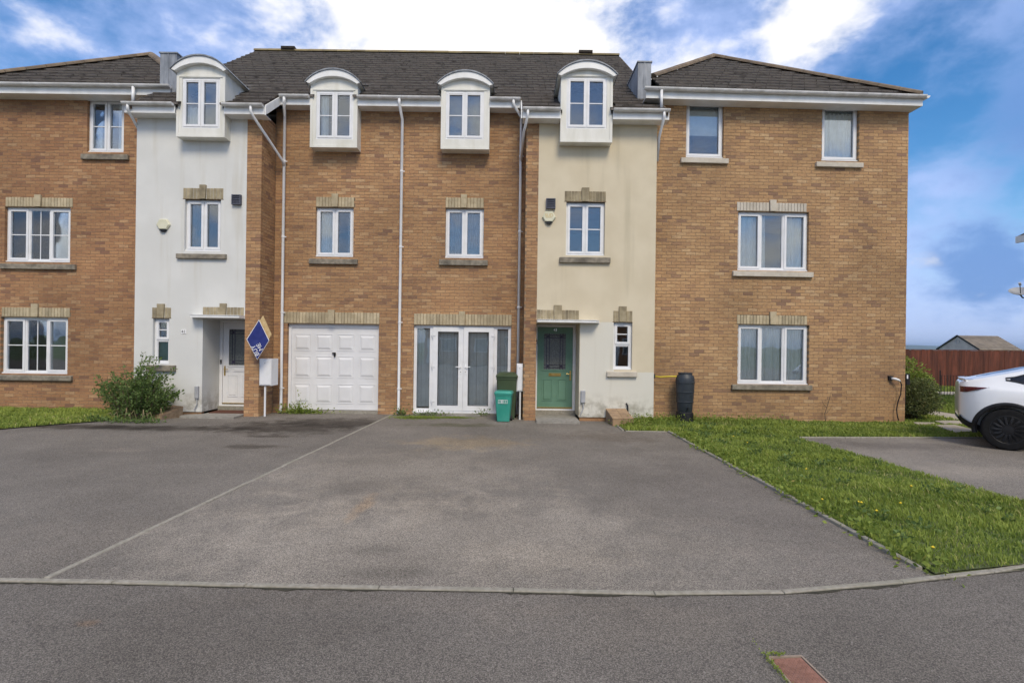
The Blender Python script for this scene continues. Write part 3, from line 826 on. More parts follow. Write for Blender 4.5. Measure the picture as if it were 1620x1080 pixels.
def gutter_run(house, x0, x1, y, z, parent=None, r=0.058, ends=True):
    """half-round gutter along local x, with union brackets"""
    mb = MB(); v = []; n = 9
    for x in (x0, x1):
        for rad in (r, r - 0.006):
            for j in range(n):
                t = math.pi + math.pi * j / (n - 1)
                v.append((x, y + rad * math.cos(t), z + rad * math.sin(t)))
    f = []
    for j in range(n - 1):
        f += [(j, j + 1, 2 * n + j + 1, 2 * n + j), (n + j + 1, n + j, 3 * n + j, 3 * n + j + 1)]
    f += [(n, 0, 2 * n, 3 * n), (n - 1, 2 * n - 1, 4 * n - 1, 3 * n - 1)]
    f += [tuple(range(n - 1, -1, -1)), tuple(range(2 * n, 3 * n))]
    mb.add(v, f)
    o = mb.build('gutter', 'gutter', parent or house.root)
    k = max(1, int((x1 - x0) / 0.9))
    for i in range(k):
        x = x0 + (x1 - x0) * (i + 0.5) / k
        b = MB(); vv = []
        for xx in (x - 0.014, x + 0.014):
            for rad in (r + 0.007, r + 0.0005):
                for j in range(n):
                    t = math.pi + math.pi * j / (n - 1); vv.append((xx, y + rad * math.cos(t), z + rad * math.sin(t)))
        b.add(vv, f); b.build('bracket', 'gutter', o)
    return o

def downpipe(house, pts, r=0.034, clips=()):
    o = MB().tube(pts, r, 10).build('downpipe', 'upvc', house.root, smooth=True)
    for (x, y, z) in clips:
        mb = MB(); mb.tube([(x, y, z - 0.02), (x, y, z + 0.02)], r + 0.008, 10); mb.box(x + r * 0.6, x + r + 0.035, y + 0.005, y + 0.02, z - 0.009, z + 0.009)
        mb.build('pipe_clip', 'upvc', o)
    return o

def dormer(house, xa, xb, yf, zbot, zside, zpeak, ywall, win_px, c_back, over=0.08, drape=None):
    """boxed half dormer with a segmental lead roof: panel box, arched fascia, window"""
    xm, hw = (xa + xb) / 2, (xb - xa) / 2
    yb = c_back
    wx0, wx1, wz0, wz1 = win_px
    def arc(half, base, peak, n=18):
        rise = peak - base; R = (half * half + rise * rise) / (2 * rise); cz = peak - R; t0 = math.asin(min(1, half / R))
        return [(xm + R * math.sin(-t0 + 2 * t0 * k / n), cz + R * math.cos(-t0 + 2 * t0 * k / n)) for k in range(n + 1)]
    # panel box: front with window hole, cheeks, underside
    mb = MB()
    holed(mb, xa, xb, zbot, wz1 + 0.02, [(wx0, wx1, wz0, wz1)], yf, yf + 0.06)
    top = arc(hw, zside, zpeak - 0.15)
    pl = [(xa, wz1 + 0.02), (xb, wz1 + 0.02)] + top[::-1]
    mb.prism(pl, yf + 0.0005, yf + 0.06)
    mb.box(xa + 0.0005, xa + 0.05, yf + 0.061, yb, zbot + 0.0005, zside)
    mb.box(xb - 0.05, xb - 0.0005, yf + 0.061, yb, zbot + 0.0005, zside)
    mb.box(xa + 0.051, xb - 0.051, yf + 0.061, ywall + 0.02, zbot + 0.0005, zbot + 0.05)
    d = mb.build('dormer', 'dormer', house.root)
    # raised surround so the face reads as two planes
    tr = MB(); tr.ring(xa - 0.003, xb + 0.003, zbot - 0.003, wz1 + 0.055, 0.055, yf - 0.014, yf - 0.0008, wb=0.05, wt=0.035)
    tr.build('face_trim', 'dormer', d)
    # arched fascia (white band) and lead barrel roof
    o1 = arc(hw + over, zside + 0.01, zpeak); i1 = arc(hw + 0.005, zside - 0.02, zpeak - 0.145)
    band = MB(); n = len(o1)
    v = [(a, yf - 0.10, b) for a, b in o1] + [(a, yf - 0.10, b) for a, b in i1] + [(a, yf + 0.05, b) for a, b in o1] + [(a, yf + 0.05, b) for a, b in i1]
    f = []
    for k in range(n - 1):
        f += [(n + k, n + k + 1, k + 1, k), (2 * n + k, 2 * n + k + 1, 3 * n + k + 1, 3 * n + k), (k, k + 1, 2 * n + k + 1, 2 * n + k), (n + k + 1, n + k, 3 * n + k, 3 * n + k + 1)]
    f += [(0, 2 * n, 3 * n, n), (n - 1, 2 * n - 1, 4 * n - 1, 3 * n - 1)]
    band.add(v, f); band.build('arched_fascia', 'fascia', d)
    o2 = arc(hw + over + 0.02, zside + 0.015, zpeak + 0.035); i2 = arc(hw + over + 0.015, zside + 0.005, zpeak + 0.004)
    ld = MB()
    v = [(a, yf - 0.125, b) for a, b in o2] + [(a, yf - 0.125, b) for a, b in i2] + [(a, yb, b) for a, b in o2] + [(a, yb, b) for a, b in i2]
    ld.add(v, f); ld.build('lead_roof', 'lead', d, smooth=False)
    # boxed eaves under the lead along both cheeks
    for s, xe in ((-1, xa), (1, xb)):
        e = MB(); x_in, x_out = sorted((xe - s * 0.002 + s * 0.003, xe + s * over))
        e.prism([(x_in, zside - 0.02), (x_out, zside - 0.0), (x_out, zside + 0.02), (x_in, zside + 0.02)], yf + 0.052, yb)
        e.build('eaves_board', 'dormer', d)
    window_in_dormer(house, d, (wx0, wx1, wz0, wz1), yf, drape)
    # lining so the room behind reads as a plastered attic, not a void
    ln = MB(); ln.box(xa + .055, xb - .055, yf + 0.75, yf + 0.78, zbot + 0.06, zside)
    ln.build('attic_lining', 'room', d)
    return d

def window_in_dormer(house, d, rect, yf, drape):
    x0, x1, z0, z1 = rect
    fr = MB(); fr.ring(x0 + .002, x1 - .002, z0 + .002, z1 - .002, 0.045, yf + 0.012, yf + 0.07)
    xm = (x0 + x1) / 2
    fr.box(xm - 0.022, xm + 0.022, yf + 0.014, yf + 0.068, z0 + .0475, z1 - .0475)
    fr.build('window_frame', 'upvc', d)
    for a, b in ((x0 + 0.047, xm - 0.022), (xm + 0.022, x1 - 0.047)):
        s = MB(); s.ring(a - 0.010, b + 0.010, z0 + 0.036, z1 - 0.036, 0.050, yf - 0.001, yf + 0.0115)
        s.ring(a + .0005, b - .0005, z0 + 0.0475, z1 - 0.0475, 0.0385, yf + 0.012, yf + 0.05)
        s.box(a + 0.03, b - 0.03, yf - 0.007, yf - 0.0015, z1 - 0.062, z1 - 0.048)
        s.build('sash', 'upvc', d)
        pa, pb, pz0, pz1 = a + 0.039, b - 0.039, z0 + 0.087, z1 - 0.087
        p = MB(); pane_box(p, pa, pb, yf + 0.030, pz0, pz1); p.build('pane', 'glass', d)
        g = MB(); zb = pz0 + (pz1 - pz0) * 0.5; g.box(pa, pb, yf + 0.022, yf + 0.029, zb - 0.010, zb + 0.010); g.build('glazing_bar', 'upvc', d)
        sp = MB(); sp.ring(pa + .001, pb - .001, pz0 + .001, pz1 - .001, 0.008, yf + 0.0365, yf + 0.039); sp.build('spacer', 'black', d)
    for dd in (drape or ()):
        dk, a, b, za, zb, mat = dd
        drapery(d, dk, x0 + (x1 - x0) * a, x0 + (x1 - x0) * b, yf + 0.10, z0 + (z1 - z0) * za, z0 + (z1 - z0) * zb, mat)

def prism_yz(mb, poly, x0, x1, tint=0.5):
    n = len(poly)
    v = [(x0, a, b) for a, b in poly] + [(x1, a, b) for a, b in poly]
    f = [tuple(range(n - 1, -1, -1)), tuple(range(n, 2 * n))] + [(k, (k + 1) % n, n + (k + 1) % n, n + k) for k in range(n)]
    return mb.add(v, f, tint)
# ------------------------------------------------------------------ the terrace
TANP = 0.767; COSP = 1 / math.hypot(1, TANP); SINP = TANP * COSP
YB, ZB = -1.03, 6.89             # tile line over the bays (local y, z)
YM = -0.33; ZM = ZB + (YM - YB) * TANP
YR = 4.40; ZR = ZB + (YR - YB) * TANP
BAYY = -0.70
SDIR = Vector((0, COSP, SINP))

h41 = House('terraced house number 41 with white rendered bay, white front door and white panelled garage door', -5.6, 12.5, 0, 'brick_mid')
h42 = House('terraced house number 42 with cream rendered bay, sage green front door and white french doors', 0.3, 12.5, 0, 'brick_mid')
hL = House('brick end block with three-light windows adjoining the white rendered bay', -10.8, 12.5, 0, 'brick_red')
hR = House('broad plain brick house with hipped roof beside the water butt and electric car', 3.2, 12.0, math.radians(1.8))

M['render_cream'] = render_mat('cream_painted_render', (0.60, 0.525, 0.385), (0.66, 0.585, 0.44), (0.38, 0.34, 0.24),
                               patch=[(1.54 - 0.3, 2.31 - 0.3, -1, 2.24), (1.54 - 0.3, 4 - 0.3, -1, 1.12)])

def expand(r, e): return (r[0] - e, r[1] + e, r[2] - e, r[3] + e)

def lrect(h, px0, px1, py0, py1, c): return h.R(px0, px1, py0, py1, c)

def add_lintel(h, rect_px, key_px, c, mat, win, strip=True):
    r = list(h.R(*rect_px, c)); r[2] = win[3] + (0.012 if strip else 0.0)
    k0 = h.L(key_px[0], rect_px[3], c)[0]; k1 = h.L(key_px[1], rect_px[3], c)[0]; kt = h.L(key_px[0], key_px[2], c)[1]
    lintel(h, tuple(r), (k0, k1, kt), c, mat, strip=strip)
    return tuple(r)

def lining(h, x0, x1, z0, z1, y1=2.6, floors=(2.48, 4.92)):
    mb = MB(); mb.box(x0, x1, y1, y1 + 0.1, z0, z1)
    mb.box(x0, x0 + 0.06, 0.16, y1 - .001, z0, z1); mb.box(x1 - 0.06, x1, 0.16, y1 - .001, z0, z1)
    for z in floors: mb.box(x0 + 0.061, x1 - 0.061, 0.15, y1 - .001, z, z + 0.14)
    mb.box(x0 + 0.061, x1 - 0.061, 0.15, y1 - .001, z0 - 0.02, z0 + 0.02)
    mb.box(x0 + 0.061, x1 - 0.061, 0.15, y1 - .001, z1 - 0.04, z1)
    mb.build('room_lining', 'room', h.root)

def shell(h, x0, x1, y0, y1, z1, gable=None):
    mb = MB(); mb.box(x0, x1, y1 - 0.25, y1, 0, z1)
    for x in (x0, x1 - 0.2):
        if gable:
            prism_yz(mb, [(y0, 0), (y1 - .2505, 0), (y1 - .2505, z1), (gable[0], gable[1]), (y0, z1)], x, x + 0.2)
        else:
            mb.box(x, x + 0.2, y0, y1 - .2505, 0, z1)
    return mb.build('outer_wall', h.brick, h.root)

def front_door(h, x0, x1, z0, z1, y, style, number=None):
    """panelled door with a leaded light; hung in a white frame"""
    fw = 0.055
    fr = MB(); fr.ring(x0, x1, z0, z1, fw, y - 0.02, y + 0.06, wb=0.035, wt=0.05)
    fo = fr.build('door_frame', 'upvc', h.root)
    a, b, za, zb = x0 + fw + .004, x1 - fw - .004, z0 + 0.045, z1 - 0.054
    w, hh = b - a, zb - za
    m = 'door_green' if style == 'green' else 'door_white'
    gx0, gx1, gz0, gz1 = a + w * 0.17, b - w * 0.19, za + hh * 0.475, zb - hh * 0.075
    d = MB(); holed(d, a, b, za, zb, [(gx0, gx1, gz0, gz1)], y + 0.005, y + 0.05)
    d.ring(gx0 - 0.03, gx1 + 0.03, gz0 - 0.03, gz1 + 0.03, 0.036, y - 0.008, y + 0.0045)
    do = d.build('front_door', m, h.root)
    for (u0, u1) in ((0.14, 0.44), (0.56, 0.86)):
        p = MB(); px0, px1, pz0, pz1 = a + w * u0, a + w * u1, za + hh * 0.09, za + hh * 0.36
        p.ring(px0, px1, pz0, pz1, 0.018, y - 0.006, y + 0.0045)
        p.bbox(px0 + 0.03, px1 - 0.03, y - 0.008, y + 0.0045, pz0 + 0.03, pz1 - 0.03, 0.012); p.build('door_panel', m, do)
    g = MB(); pane_box(g, gx0 + .001, gx1 - .001, y + 0.022, gz0 + .001, gz1 - .001); g.build('pane', 'glass_obscure', do)
    c = MB()
    for u in (0.14, 0.26, 0.74, 0.86):
        xx = gx0 + (gx1 - gx0) * u; c.box(xx - 0.007, xx + 0.007, y + 0.016, y + 0.0215, gz0 + 0.006, gz1 - 0.006)
    for u in (0.06, 0.13, 0.87, 0.94):
        zz = gz0 + (gz1 - gz0) * u; c.box(gx0 + 0.006, gx1 - 0.006, y + 0.0155, y + 0.021, zz - 0.007, zz + 0.007)
    for u in (0.20, 0.80):
        for q in (0.095, 0.905):
            xx, zz = gx0 + (gx1 - gx0) * u, gz0 + (gz1 - gz0) * q
            c.prism([(xx - 0.03, zz), (xx, zz - 0.03), (xx + 0.03, zz), (xx, zz + 0.03)], y + 0.0145, y + 0.0153)
    c.build('lead_came', 'leadline', do)
    lp = MB(); lz = za + hh * 0.415; lx = (a + b) / 2
    lp.ring(lx - 0.145, lx + 0.145, lz - 0.037, lz + 0.037, 0.014, y - 0.006, y + 0.0045); lp.bbox(lx - 0.13, lx + 0.13, y - 0.011, y + 0.0044, lz - 0.022, lz + 0.022, 0.006)
    lp.build('letter_plate', 'brass' if style == 'green' else 'door_white', do)
    hx = b - 0.05 if style == 'green' else a + 0.045
    hd = MB(); hd.bbox(hx - 0.018, hx + 0.018, y - 0.006, y + 0.0045, lz - 0.13, lz + 0.10, 0.005)
    sg = -1 if style == 'green' else 1
    hd.tube([(hx, y - 0.005, lz + 0.02), (hx, y - 0.045, lz + 0.02), (hx + sg * 0.10, y - 0.05, lz + 0.025)], 0.009, 8)
    hd.build('door_handle', 'brass', do)
    wb = MB(); wb.box(a, b, y - 0.012, y + 0.0045, za + 0.004, za + 0.028); wb.build('weather_bar', 'brass', do)
    if number:
        text_mesh('door_number', number, 0.085, 'chrome', do, ((a + b) / 2, y - 0.003, zb - 0.065), (math.pi / 2, 0, 0), 0.004)
    return do

m_, N_, L_, p_ = new_mat('obscure_glass')
p_.inputs['Base Color'].default_value = (0.10, 0.115, 0.115, 1); p_.inputs['Roughness'].default_value = 0.28
_t = N_.new('ShaderNodeTexCoord'); _v = N_.new('ShaderNodeTexVoronoi'); _v.inputs['Scale'].default_value = 55; L_.new(_t.outputs['Object'], _v.inputs['Vector'])
_b = N_.new('ShaderNodeBump'); _b.inputs['Strength'].default_value = 0.5; _b.inputs['Distance'].default_value = 0.01
L_.new(_v.outputs['Distance'], _b.inputs['Height']); L_.new(_b.outputs[0], p_.inputs['Normal'])
_r = N_.new('ShaderNodeValToRGB'); _r.color_ramp.elements[0].color = (0.06, 0.07, 0.07, 1); _r.color_ramp.elements[1].color = (0.20, 0.22, 0.21, 1)
L_.new(_v.outputs['Distance'], _r.inputs[0]); L_.new(_r.outputs[0], p_.inputs['Base Color'])
M['glass_obscure'] = m_

def main_house(h, xl, xr, wallx, bay, pier, render, side, specs):
    """one half of the middle block. All X are world; side=+1: pier on the bay's right (41), -1: on its left (42)"""
    X = h.x
    root = h.root
    win = specs['win']; wr = h.R(*win['rect'], 0.07)
    op = h.R(*specs['opening'], 0.07)
    op = (op[0], op[1], 0.0, op[3])
    dm = specs['dormer']; dx0, dx1 = X(dm['x'][0]), X(dm['x'][1])
    dhole = (dx0 + 0.05, dx1 - 0.05, dm['zbot'] + 0.06, 7.4)
    lr1 = add_lintel(h, win['lintel'], win['key'], 0.0, 'soldier', wr)
    lr2 = add_lintel(h, specs['olintel'], specs['okey'], 0.0, 'soldier', op)
    sr = h.R(*win['sill'], -0.03)
    holes = [wr, lr1, lr2, op, dhole, (lr1[0] - .01, lr1[1] + .01, wr[3], lr1[2]), (lr2[0] - .01, lr2[1] + .01, op[3], lr2[2])]
    # --- main brick wall + pier
    mb = MB(); holed(mb, X(wallx[0]), X(wallx[1]), 0, 7.28, [expand(q, 0.004) for q in holes], 0.004, 0.1)
    px0, px1 = X(pier[0]), X(pier[1])
    mb.box(px0 + .004, px1 - .004, BAYY + .004, 0.003, 0, 6.80)
    wall = mb.build('wall', 'mortar', root)
    planes = [((0, 0, 0), (1, 0), X(wallx[0]), X(wallx[1]), 0, 7.28, holes),
              ((0, BAYY, 0), (1, 0), px0, px1, 0, 6.78, [])]
    if side > 0: planes.append(((px1, BAYY, 0), (0, 1), 0.1125, 0.70, 0, 6.9, []))
    else: planes.append(((px0, 0, 0), (0, -1), 0.0, 0.5875, 0, 6.9, []))
    brickwork(h, wall, planes)
    # --- window over the opening
    w = window(h, wr, 0.0, [(0, .5, 'o'), (.5, 1, 'o')], None, drape=win.get('drape'))
    sill(h, w, sr, 0.0, 'stone')
    # --- rendered bay
    bx0, bx1 = X(bay[0]), X(bay[1])
    bw = specs['bwin']; bwr = h.R(*bw['rect'], BAYY + 0.07)
    sw = specs['swin']; swr = h.R(*sw['rect'], BAYY + 0.07)
    porch = (X(specs['porch'][0]), X(specs['porch'][1]), 0.0, 2.20)
    bd = specs['bdormer']; bdx0, bdx1 = X(bd['x'][0]), X(bd['x'][1])
    rb = MB()
    hol = [bwr, swr, (porch[0], porch[1], 0.0, porch[3]), (bdx0 + 0.05, bdx1 - 0.05, bd['zbot'] + 0.06, 7.2)]
    holed(rb, bx0, bx1, 0.09, 6.80, hol, BAYY, BAYY + 0.12)
    # porch side wall, porch ceiling, far side wall of the bay
    if side > 0:
        rb.box(porch[0] - 0.12, porch[0] - 0.0005, BAYY + 0.1205, 0.10, 0.09, 2.35); rb.box(bx0, bx0 + 0.12, BAYY + 0.1205, 0.10, 0.09, 6.80)
    else:
        rb.box(porch[1] + 0.0005, porch[1] + 0.12, BAYY + 0.1205, 0.10, 0.09, 2.35); rb.box(bx1 - 0.12, bx1, BAYY + 0.1205, 0.10, 0.09, 6.80)
    rb.box(porch[0] + .001, porch[1] - .001, BAYY + 0.1205, 0.10, 2.2005, 2.35)
    ro = rb.build('rendered_bay', render, root)
    pl = MB()
    if side > 0: pl.box(bx0 + 0.02, porch[0] - 0.02, BAYY + 0.025, BAYY + 0.12, -0.05, 0.095)
    else: pl.box(porch[1] + 0.02, bx1 - 0.02, BAYY + 0.025, BAYY + 0.12, -0.05, 0.095)
    pl.build('plinth', h.brick, root)
    w = window(h, bwr, BAYY, [(0, .5, 'o'), (.5, 1, 'o')], 0.5 if side < 0 else None, drape=bw.get('drape'))
    sill(h, w, h.R(*bw['sill'], BAYY - 0.03), BAYY, 'stone')
    add_lintel(h, bw['lintel'], bw['key'], BAYY, 'soldier_dirty', bwr)
    w = window(h, swr, BAYY, [(0, 1, 'o')], 0.5, transom=0.53, vent=False, drape=sw.get('drape'))
    sill(h, w, h.R(*sw['sill'], BAYY - 0.03), BAYY, 'stone' if side > 0 else 'stone_pale')
    add_lintel(h, sw['lintel'], sw['key'], BAYY, 'soldier_dirty', swr)
    # porch: door, canopy, lintel over it
    dk = specs['door']
    front_door(h, X(dk[0]), X(dk[1]), 0.15, 2.19, 0.0, dk[2], dk[3])
    th = MB(); th.box(X(dk[0]) - 0.02, X(dk[1]) + 0.02, -0.06, 0.08, 0.0, 0.149); th.build('threshold', 'concrete', root)
    jx = MB()
    for a, b in ((porch[0], X(dk[0])), (X(dk[1]), porch[1])):
        if b - a > 0.004: jx.box(a + .001, b - .0005, -0.01, 0.08, 0.05, 2.2)
    if jx.v: jx.build('door_jamb', 'upvc', root)
    cn = MB(); cx0, cx1 = X(specs['canopy'][0]), X(specs['canopy'][1])
    if side > 0: poly = [(cx0 - 0.10, BAYY - 0.001), (cx0, BAYY - 0.24), (cx1, BAYY - 0.24), (cx1, BAYY - 0.001)]
    else: poly = [(cx0, BAYY - 0.001), (cx0, BAYY - 0.24), (cx1, BAYY - 0.24), (cx1 + 0.10, BAYY - 0.001)]
    cn.prismz(poly, 2.215, 2.265); cn.prismz([(a, b * 1.0 - 0.0005 if b > -0.8 else b - 0.012) for a, b in poly], 2.266, 2.276)
    cn.build('canopy', 'fascia', root)
    pr = list(h.R(*specs['plintel'], BAYY)); pr[2] = 2.28
    lintel(h, tuple(pr), (h.L(specs['pkey'][0], 500, BAYY)[0], h.L(specs['pkey'][1], 500, BAYY)[0], h.L(specs['pkey'][0], specs['pkey'][2], BAYY)[1]), BAYY, 'soldier_dirty', strip=False)
    # --- roof
    dk_ = MB()
    rx0, rx1 = X(xl), X(xr)
    def slope_pts(x0, x1, y0, y1, d=-0.03):
        return [(x0, y0, ZB + (y0 - YB) * TANP + d), (x1, y0, ZB + (y0 - YB) * TANP + d), (x1, y1, ZB + (y1 - YB) * TANP + d), (x0, y1, ZB + (y1 - YB) * TANP + d)]
    bex0, bex1 = X(specs['beave'][0]), X(specs['beave'][1])
    dorm = [(bdx0 + .03, bdx1 - .03), (dx0 + .03, dx1 - .03)]
    # deck strips, left open under the dormers
    xs = sorted({rx0, rx1, bex0, bex1} | {q for d in dorm for q in d})
    YD = 0.62
    for a, b in zip(xs[:-1], xs[1:]):
        m2 = (a + b) / 2
        y0 = YB + 0.05 if bex0 < m2 < bex1 else YM + 0.05
        if any(d[0] < m2 < d[1] for d in dorm): y0 = YD - (0.12 if bdx0 < m2 < bdx1 else 0.0)
        p = slope_pts(a, b, y0, YR); q = slope_pts(a, b, y0, YR, -0.10)
        dk_.add(p + q, [(0, 1, 2, 3), (7, 6, 5, 4), (1, 0, 4, 5), (2, 1, 5, 6), (0, 3, 7, 4)])
    zb2 = 7.3
    dk_.add([(rx0, YR, ZR - 0.03), (rx1, YR, ZR - 0.03), (rx1, 9.3, zb2), (rx0, 9.3, zb2)], [(3, 2, 1, 0), (0, 1, 2, 3)])
    roof = dk_.build('roof', 'deck', root)
    s_main = (YM - YB) / COSP; s_ridge = (YR - YB) / COSP
    O = (0, YB, ZB)
    def yS(y): return (y - YB) / COSP
    skips = [(bdx0 - 0.02, bdx1 + 0.02, -1, yS(bd['yback'])), (dx0 - 0.02, dx1 + 0.02, -1, yS(dm['yback']))]
    tile_slope(h, roof, O, (1, 0, 0), SDIR, [[(bex0, 0), (bex1, 0), (bex1, s_main), (bex0, s_main)]], skips, limit=30)
    tile_slope(h, roof, (0, YM, ZM), (1, 0, 0), SDIR, [[(rx0, 0), (rx1, 0), (rx1, s_ridge - s_main - 0.05), (rx0, s_ridge - s_main - 0.05)]],
               [(a, b, c - s_main, d - s_main) for a, b, c, d in skips], limit=270)
    ridge_run(roof, (rx0, YR, ZR + 0.03), (rx1, YR, ZR + 0.03), 'ridge_lichen')
    # small terminal on the ridge
    vx = X(specs['ridge_vent']); vt = MB(); vt.box(vx - 0.22, vx + 0.22, YR - 0.12, YR + 0.12, ZR + 0.02, ZR + 0.15); vt.box(vx - 0.19, vx + 0.19, YR - 0.15, YR - 0.121, ZR + 0.05, ZR + 0.12)
    vt.build('ridge_vent', 'tile', roof)
    # mortared verge strips and bargeboards
    for xe, on in ((rx0, side > 0), (rx1, side < 0)):
        if not on: continue
        vb = MB(); y0 = YB if (abs(xe - bex0) < 0.2 or abs(xe - bex1) < 0.2) else YM
        s_ = -1 if xe == rx0 else 1
        x_a, x_b = sorted((xe, xe + s_ * 0.03))
        prism_yz(vb, [(y0, ZB + (y0 - YB) * TANP - 0.12), (YR, ZR - 0.12), (YR, ZR + 0.015), (y0, ZB + (y0 - YB) * TANP + 0.015)], x_a, x_b)
        vb.build('verge', 'ridge', roof)
    bxe = bex1 if side > 0 else bex0
    s_ = 1 if side > 0 else -1
    bb = MB(); x_a, x_b = sorted((bxe, bxe + s_ * 0.03))
    prism_yz(bb, [(YB + 0.02, ZB - 0.20), (YM + 0.10, ZM - 0.14), (YM + 0.10, ZM + 0.05), (YB + 0.02, ZB + 0.01)], x_a, x_b); bb.build('bargeboard', 'fascia', root)
    # --- fascias, soffits, gutters (broken by the dormers)
    def eave_run(a, b, ye, ze, ywall):
        f_ = MB(); f_.box(a, b, ye + 0.03, ye + 0.052, ze - 0.185, ze - 0.012); f_.build('fascia', 'fascia', root)
        s2 = MB(); s2.box(a, b, ye + 0.0525, ywall - 0.001 + 0.02, ze - 0.182, ze - 0.168); s2.build('soffit', 'fascia', root)
        gutter_run(h, a + 0.004, b - 0.004, ye - 0.035, ze + 0.012)
    for a, b in specs['meave']: eave_run(X(a), X(b), YM, ZM, 0.0)
    for a, b in specs['bgut']: eave_run(X(a), X(b), YB, ZB, BAYY)
    # --- dormers
    def dwin(d, c): return h.R(*d['win'], c)
    dormer(h, dx0, dx1, dm['yf'], dm['zbot'], dm['zside'], dm['zpeak'], 0.0, dwin(dm, dm['yf']), dm['yback'], drape=dm.get('drape'))
    dormer(h, bdx0, bdx1, bd['yf'], bd['zbot'], bd['zside'], bd['zpeak'], BAYY, dwin(bd, bd['yf']), bd['yback'], drape=bd.get('drape'))
    shell(h, X(xl) + 0.04, X(xr) - 0.04, 0.105, 9.1, 7.28, (YR, ZR - 0.2))
    lining(h, X(xl) + 0.25, X(xr) - 0.25, 0.05, 7.2)
    return op

# ---------------- number 41
op41 = main_house(h41, -8.45, -2.64, (-5.72, -2.64), (-8.55, -6.05), (-6.05, -5.72), 'render_white', +1, dict(
    win=dict(rect=(500.8, 560.5, 329.4, 406.7), lintel=(500, 560.5, 312, 327), key=(525, 535.5, 307), sill=(489, 565.8, 409.0, 418),
             drape=[('curtain', .03, .42, .02, .98, 'net'), ('curtain', .82, .98, .02, .98, 'curtain_grey')]),
    opening=(455.7, 599.8, 512.6, 650.5), olintel=(449, 600.5, 494, 510), okey=(519, 530, 490),
    dormer=dict(x=(-4.79, -3.69), yf=-0.29, zbot=6.26, zside=7.73, zpeak=8.03, yback=0.62, win=(500, 559, 144.7, 220.5), drape=[('curtain', .02, .30, .02, .98, 'net')]),
    bwin=dict(rect=(295, 352, 317, 398), lintel=(290, 353.6, 298, 314), key=(316.7, 327, 293), sill=(279.5, 357.9, 401, 409.4), drape=[('curtain', .0, .36, .02, .98, 'blue_cloth')]),
    swin=dict(rect=(245, 270.7, 503.8, 575.6), lintel=(240.8, 270.7, 486.5, 501.6), key=(249.6, 261, 480.5), sill=(232, 277.6, 577, 587), drape=[('roller', .05, .95, .05, .5, 'blue_cloth')]),
    porch=(-7.00, -6.05), door=(-6.98, -6.055, 'white', None), canopy=(-7.14, -6.055),
    plintel=(321, 386, 486, 501), pkey=(348.5, 359, 480),
    bdormer=dict(x=(-7.50, -6.43), yf=BAYY - 0.24, zbot=6.21, zside=7.65, zpeak=7.95, yback=0.50, win=(288, 348, 124, 203), drape=[('curtain', .0, .5, .0, .45, 'net')]),
    beave=(-8.45, -5.52), ridge_vent=-7.35,
    meave=[(-5.49, -4.795), (-3.685, -2.64)], bgut=[(-8.62, -7.505), (-6.425, -5.53)]))

# ---------------- number 42
op42 = main_house(h42, -2.64, 3.34, (-2.64, 0.265), (0.55, 3.22), (0.265, 0.55), 'render_cream', -1, dict(
    win=dict(rect=(705, 765.3, 330.8, 409.0), lintel=(705, 765.3, 313, 328.6), key=(729, 739, 308), sill=(694.7, 771.7, 410.5, 420), drape=[('curtain', .02, .98, .02, .98, 'curtain_grey')]),
    opening=(654.4, 808, 515, 655), olintel=(654.8, 809.5, 497, 513), okey=(726, 736, 492.5),
    dormer=dict(x=(-1.73, -0.60), yf=-0.29, zbot=6.26, zside=7.73, zpeak=8.03, yback=0.62, win=(705, 765.5, 144.7, 220.5), drape=[('roller', .02, .98, .05, .98, 'curtain_grey')]),
    bwin=dict(rect=(895, 956, 321, 405), lintel=(893.3, 958.6, 303, 318), key=(920, 932, 297.5), sill=(885, 965.6, 406.5, 416)),
    swin=dict(rect=(969.4, 999, 510, 584.7), lintel=(970, 1000.5, 491.8, 508), key=(978.7, 990.8, 484.6), sill=(960, 1007.7, 587, 596)),
    porch=(0.55, 1.53), door=(0.555, 1.515, 'green', '42'), canopy=(0.555, 1.87),
    plintel=(849.5, 916, 490.4, 506), pkey=(876, 888.7, 482.6),
    bdormer=dict(x=(1.01, 2.155), yf=BAYY - 0.24, zbot=6.21, zside=7.65, zpeak=7.95, yback=0.50, win=(896, 960, 122.7, 203.8)),
    beave=(0.16, 3.34), ridge_vent=2.25,
    meave=[(-2.64, -1.735), (-0.595, 0.125)], bgut=[(0.17, 1.005), (2.16, 3.40)]))

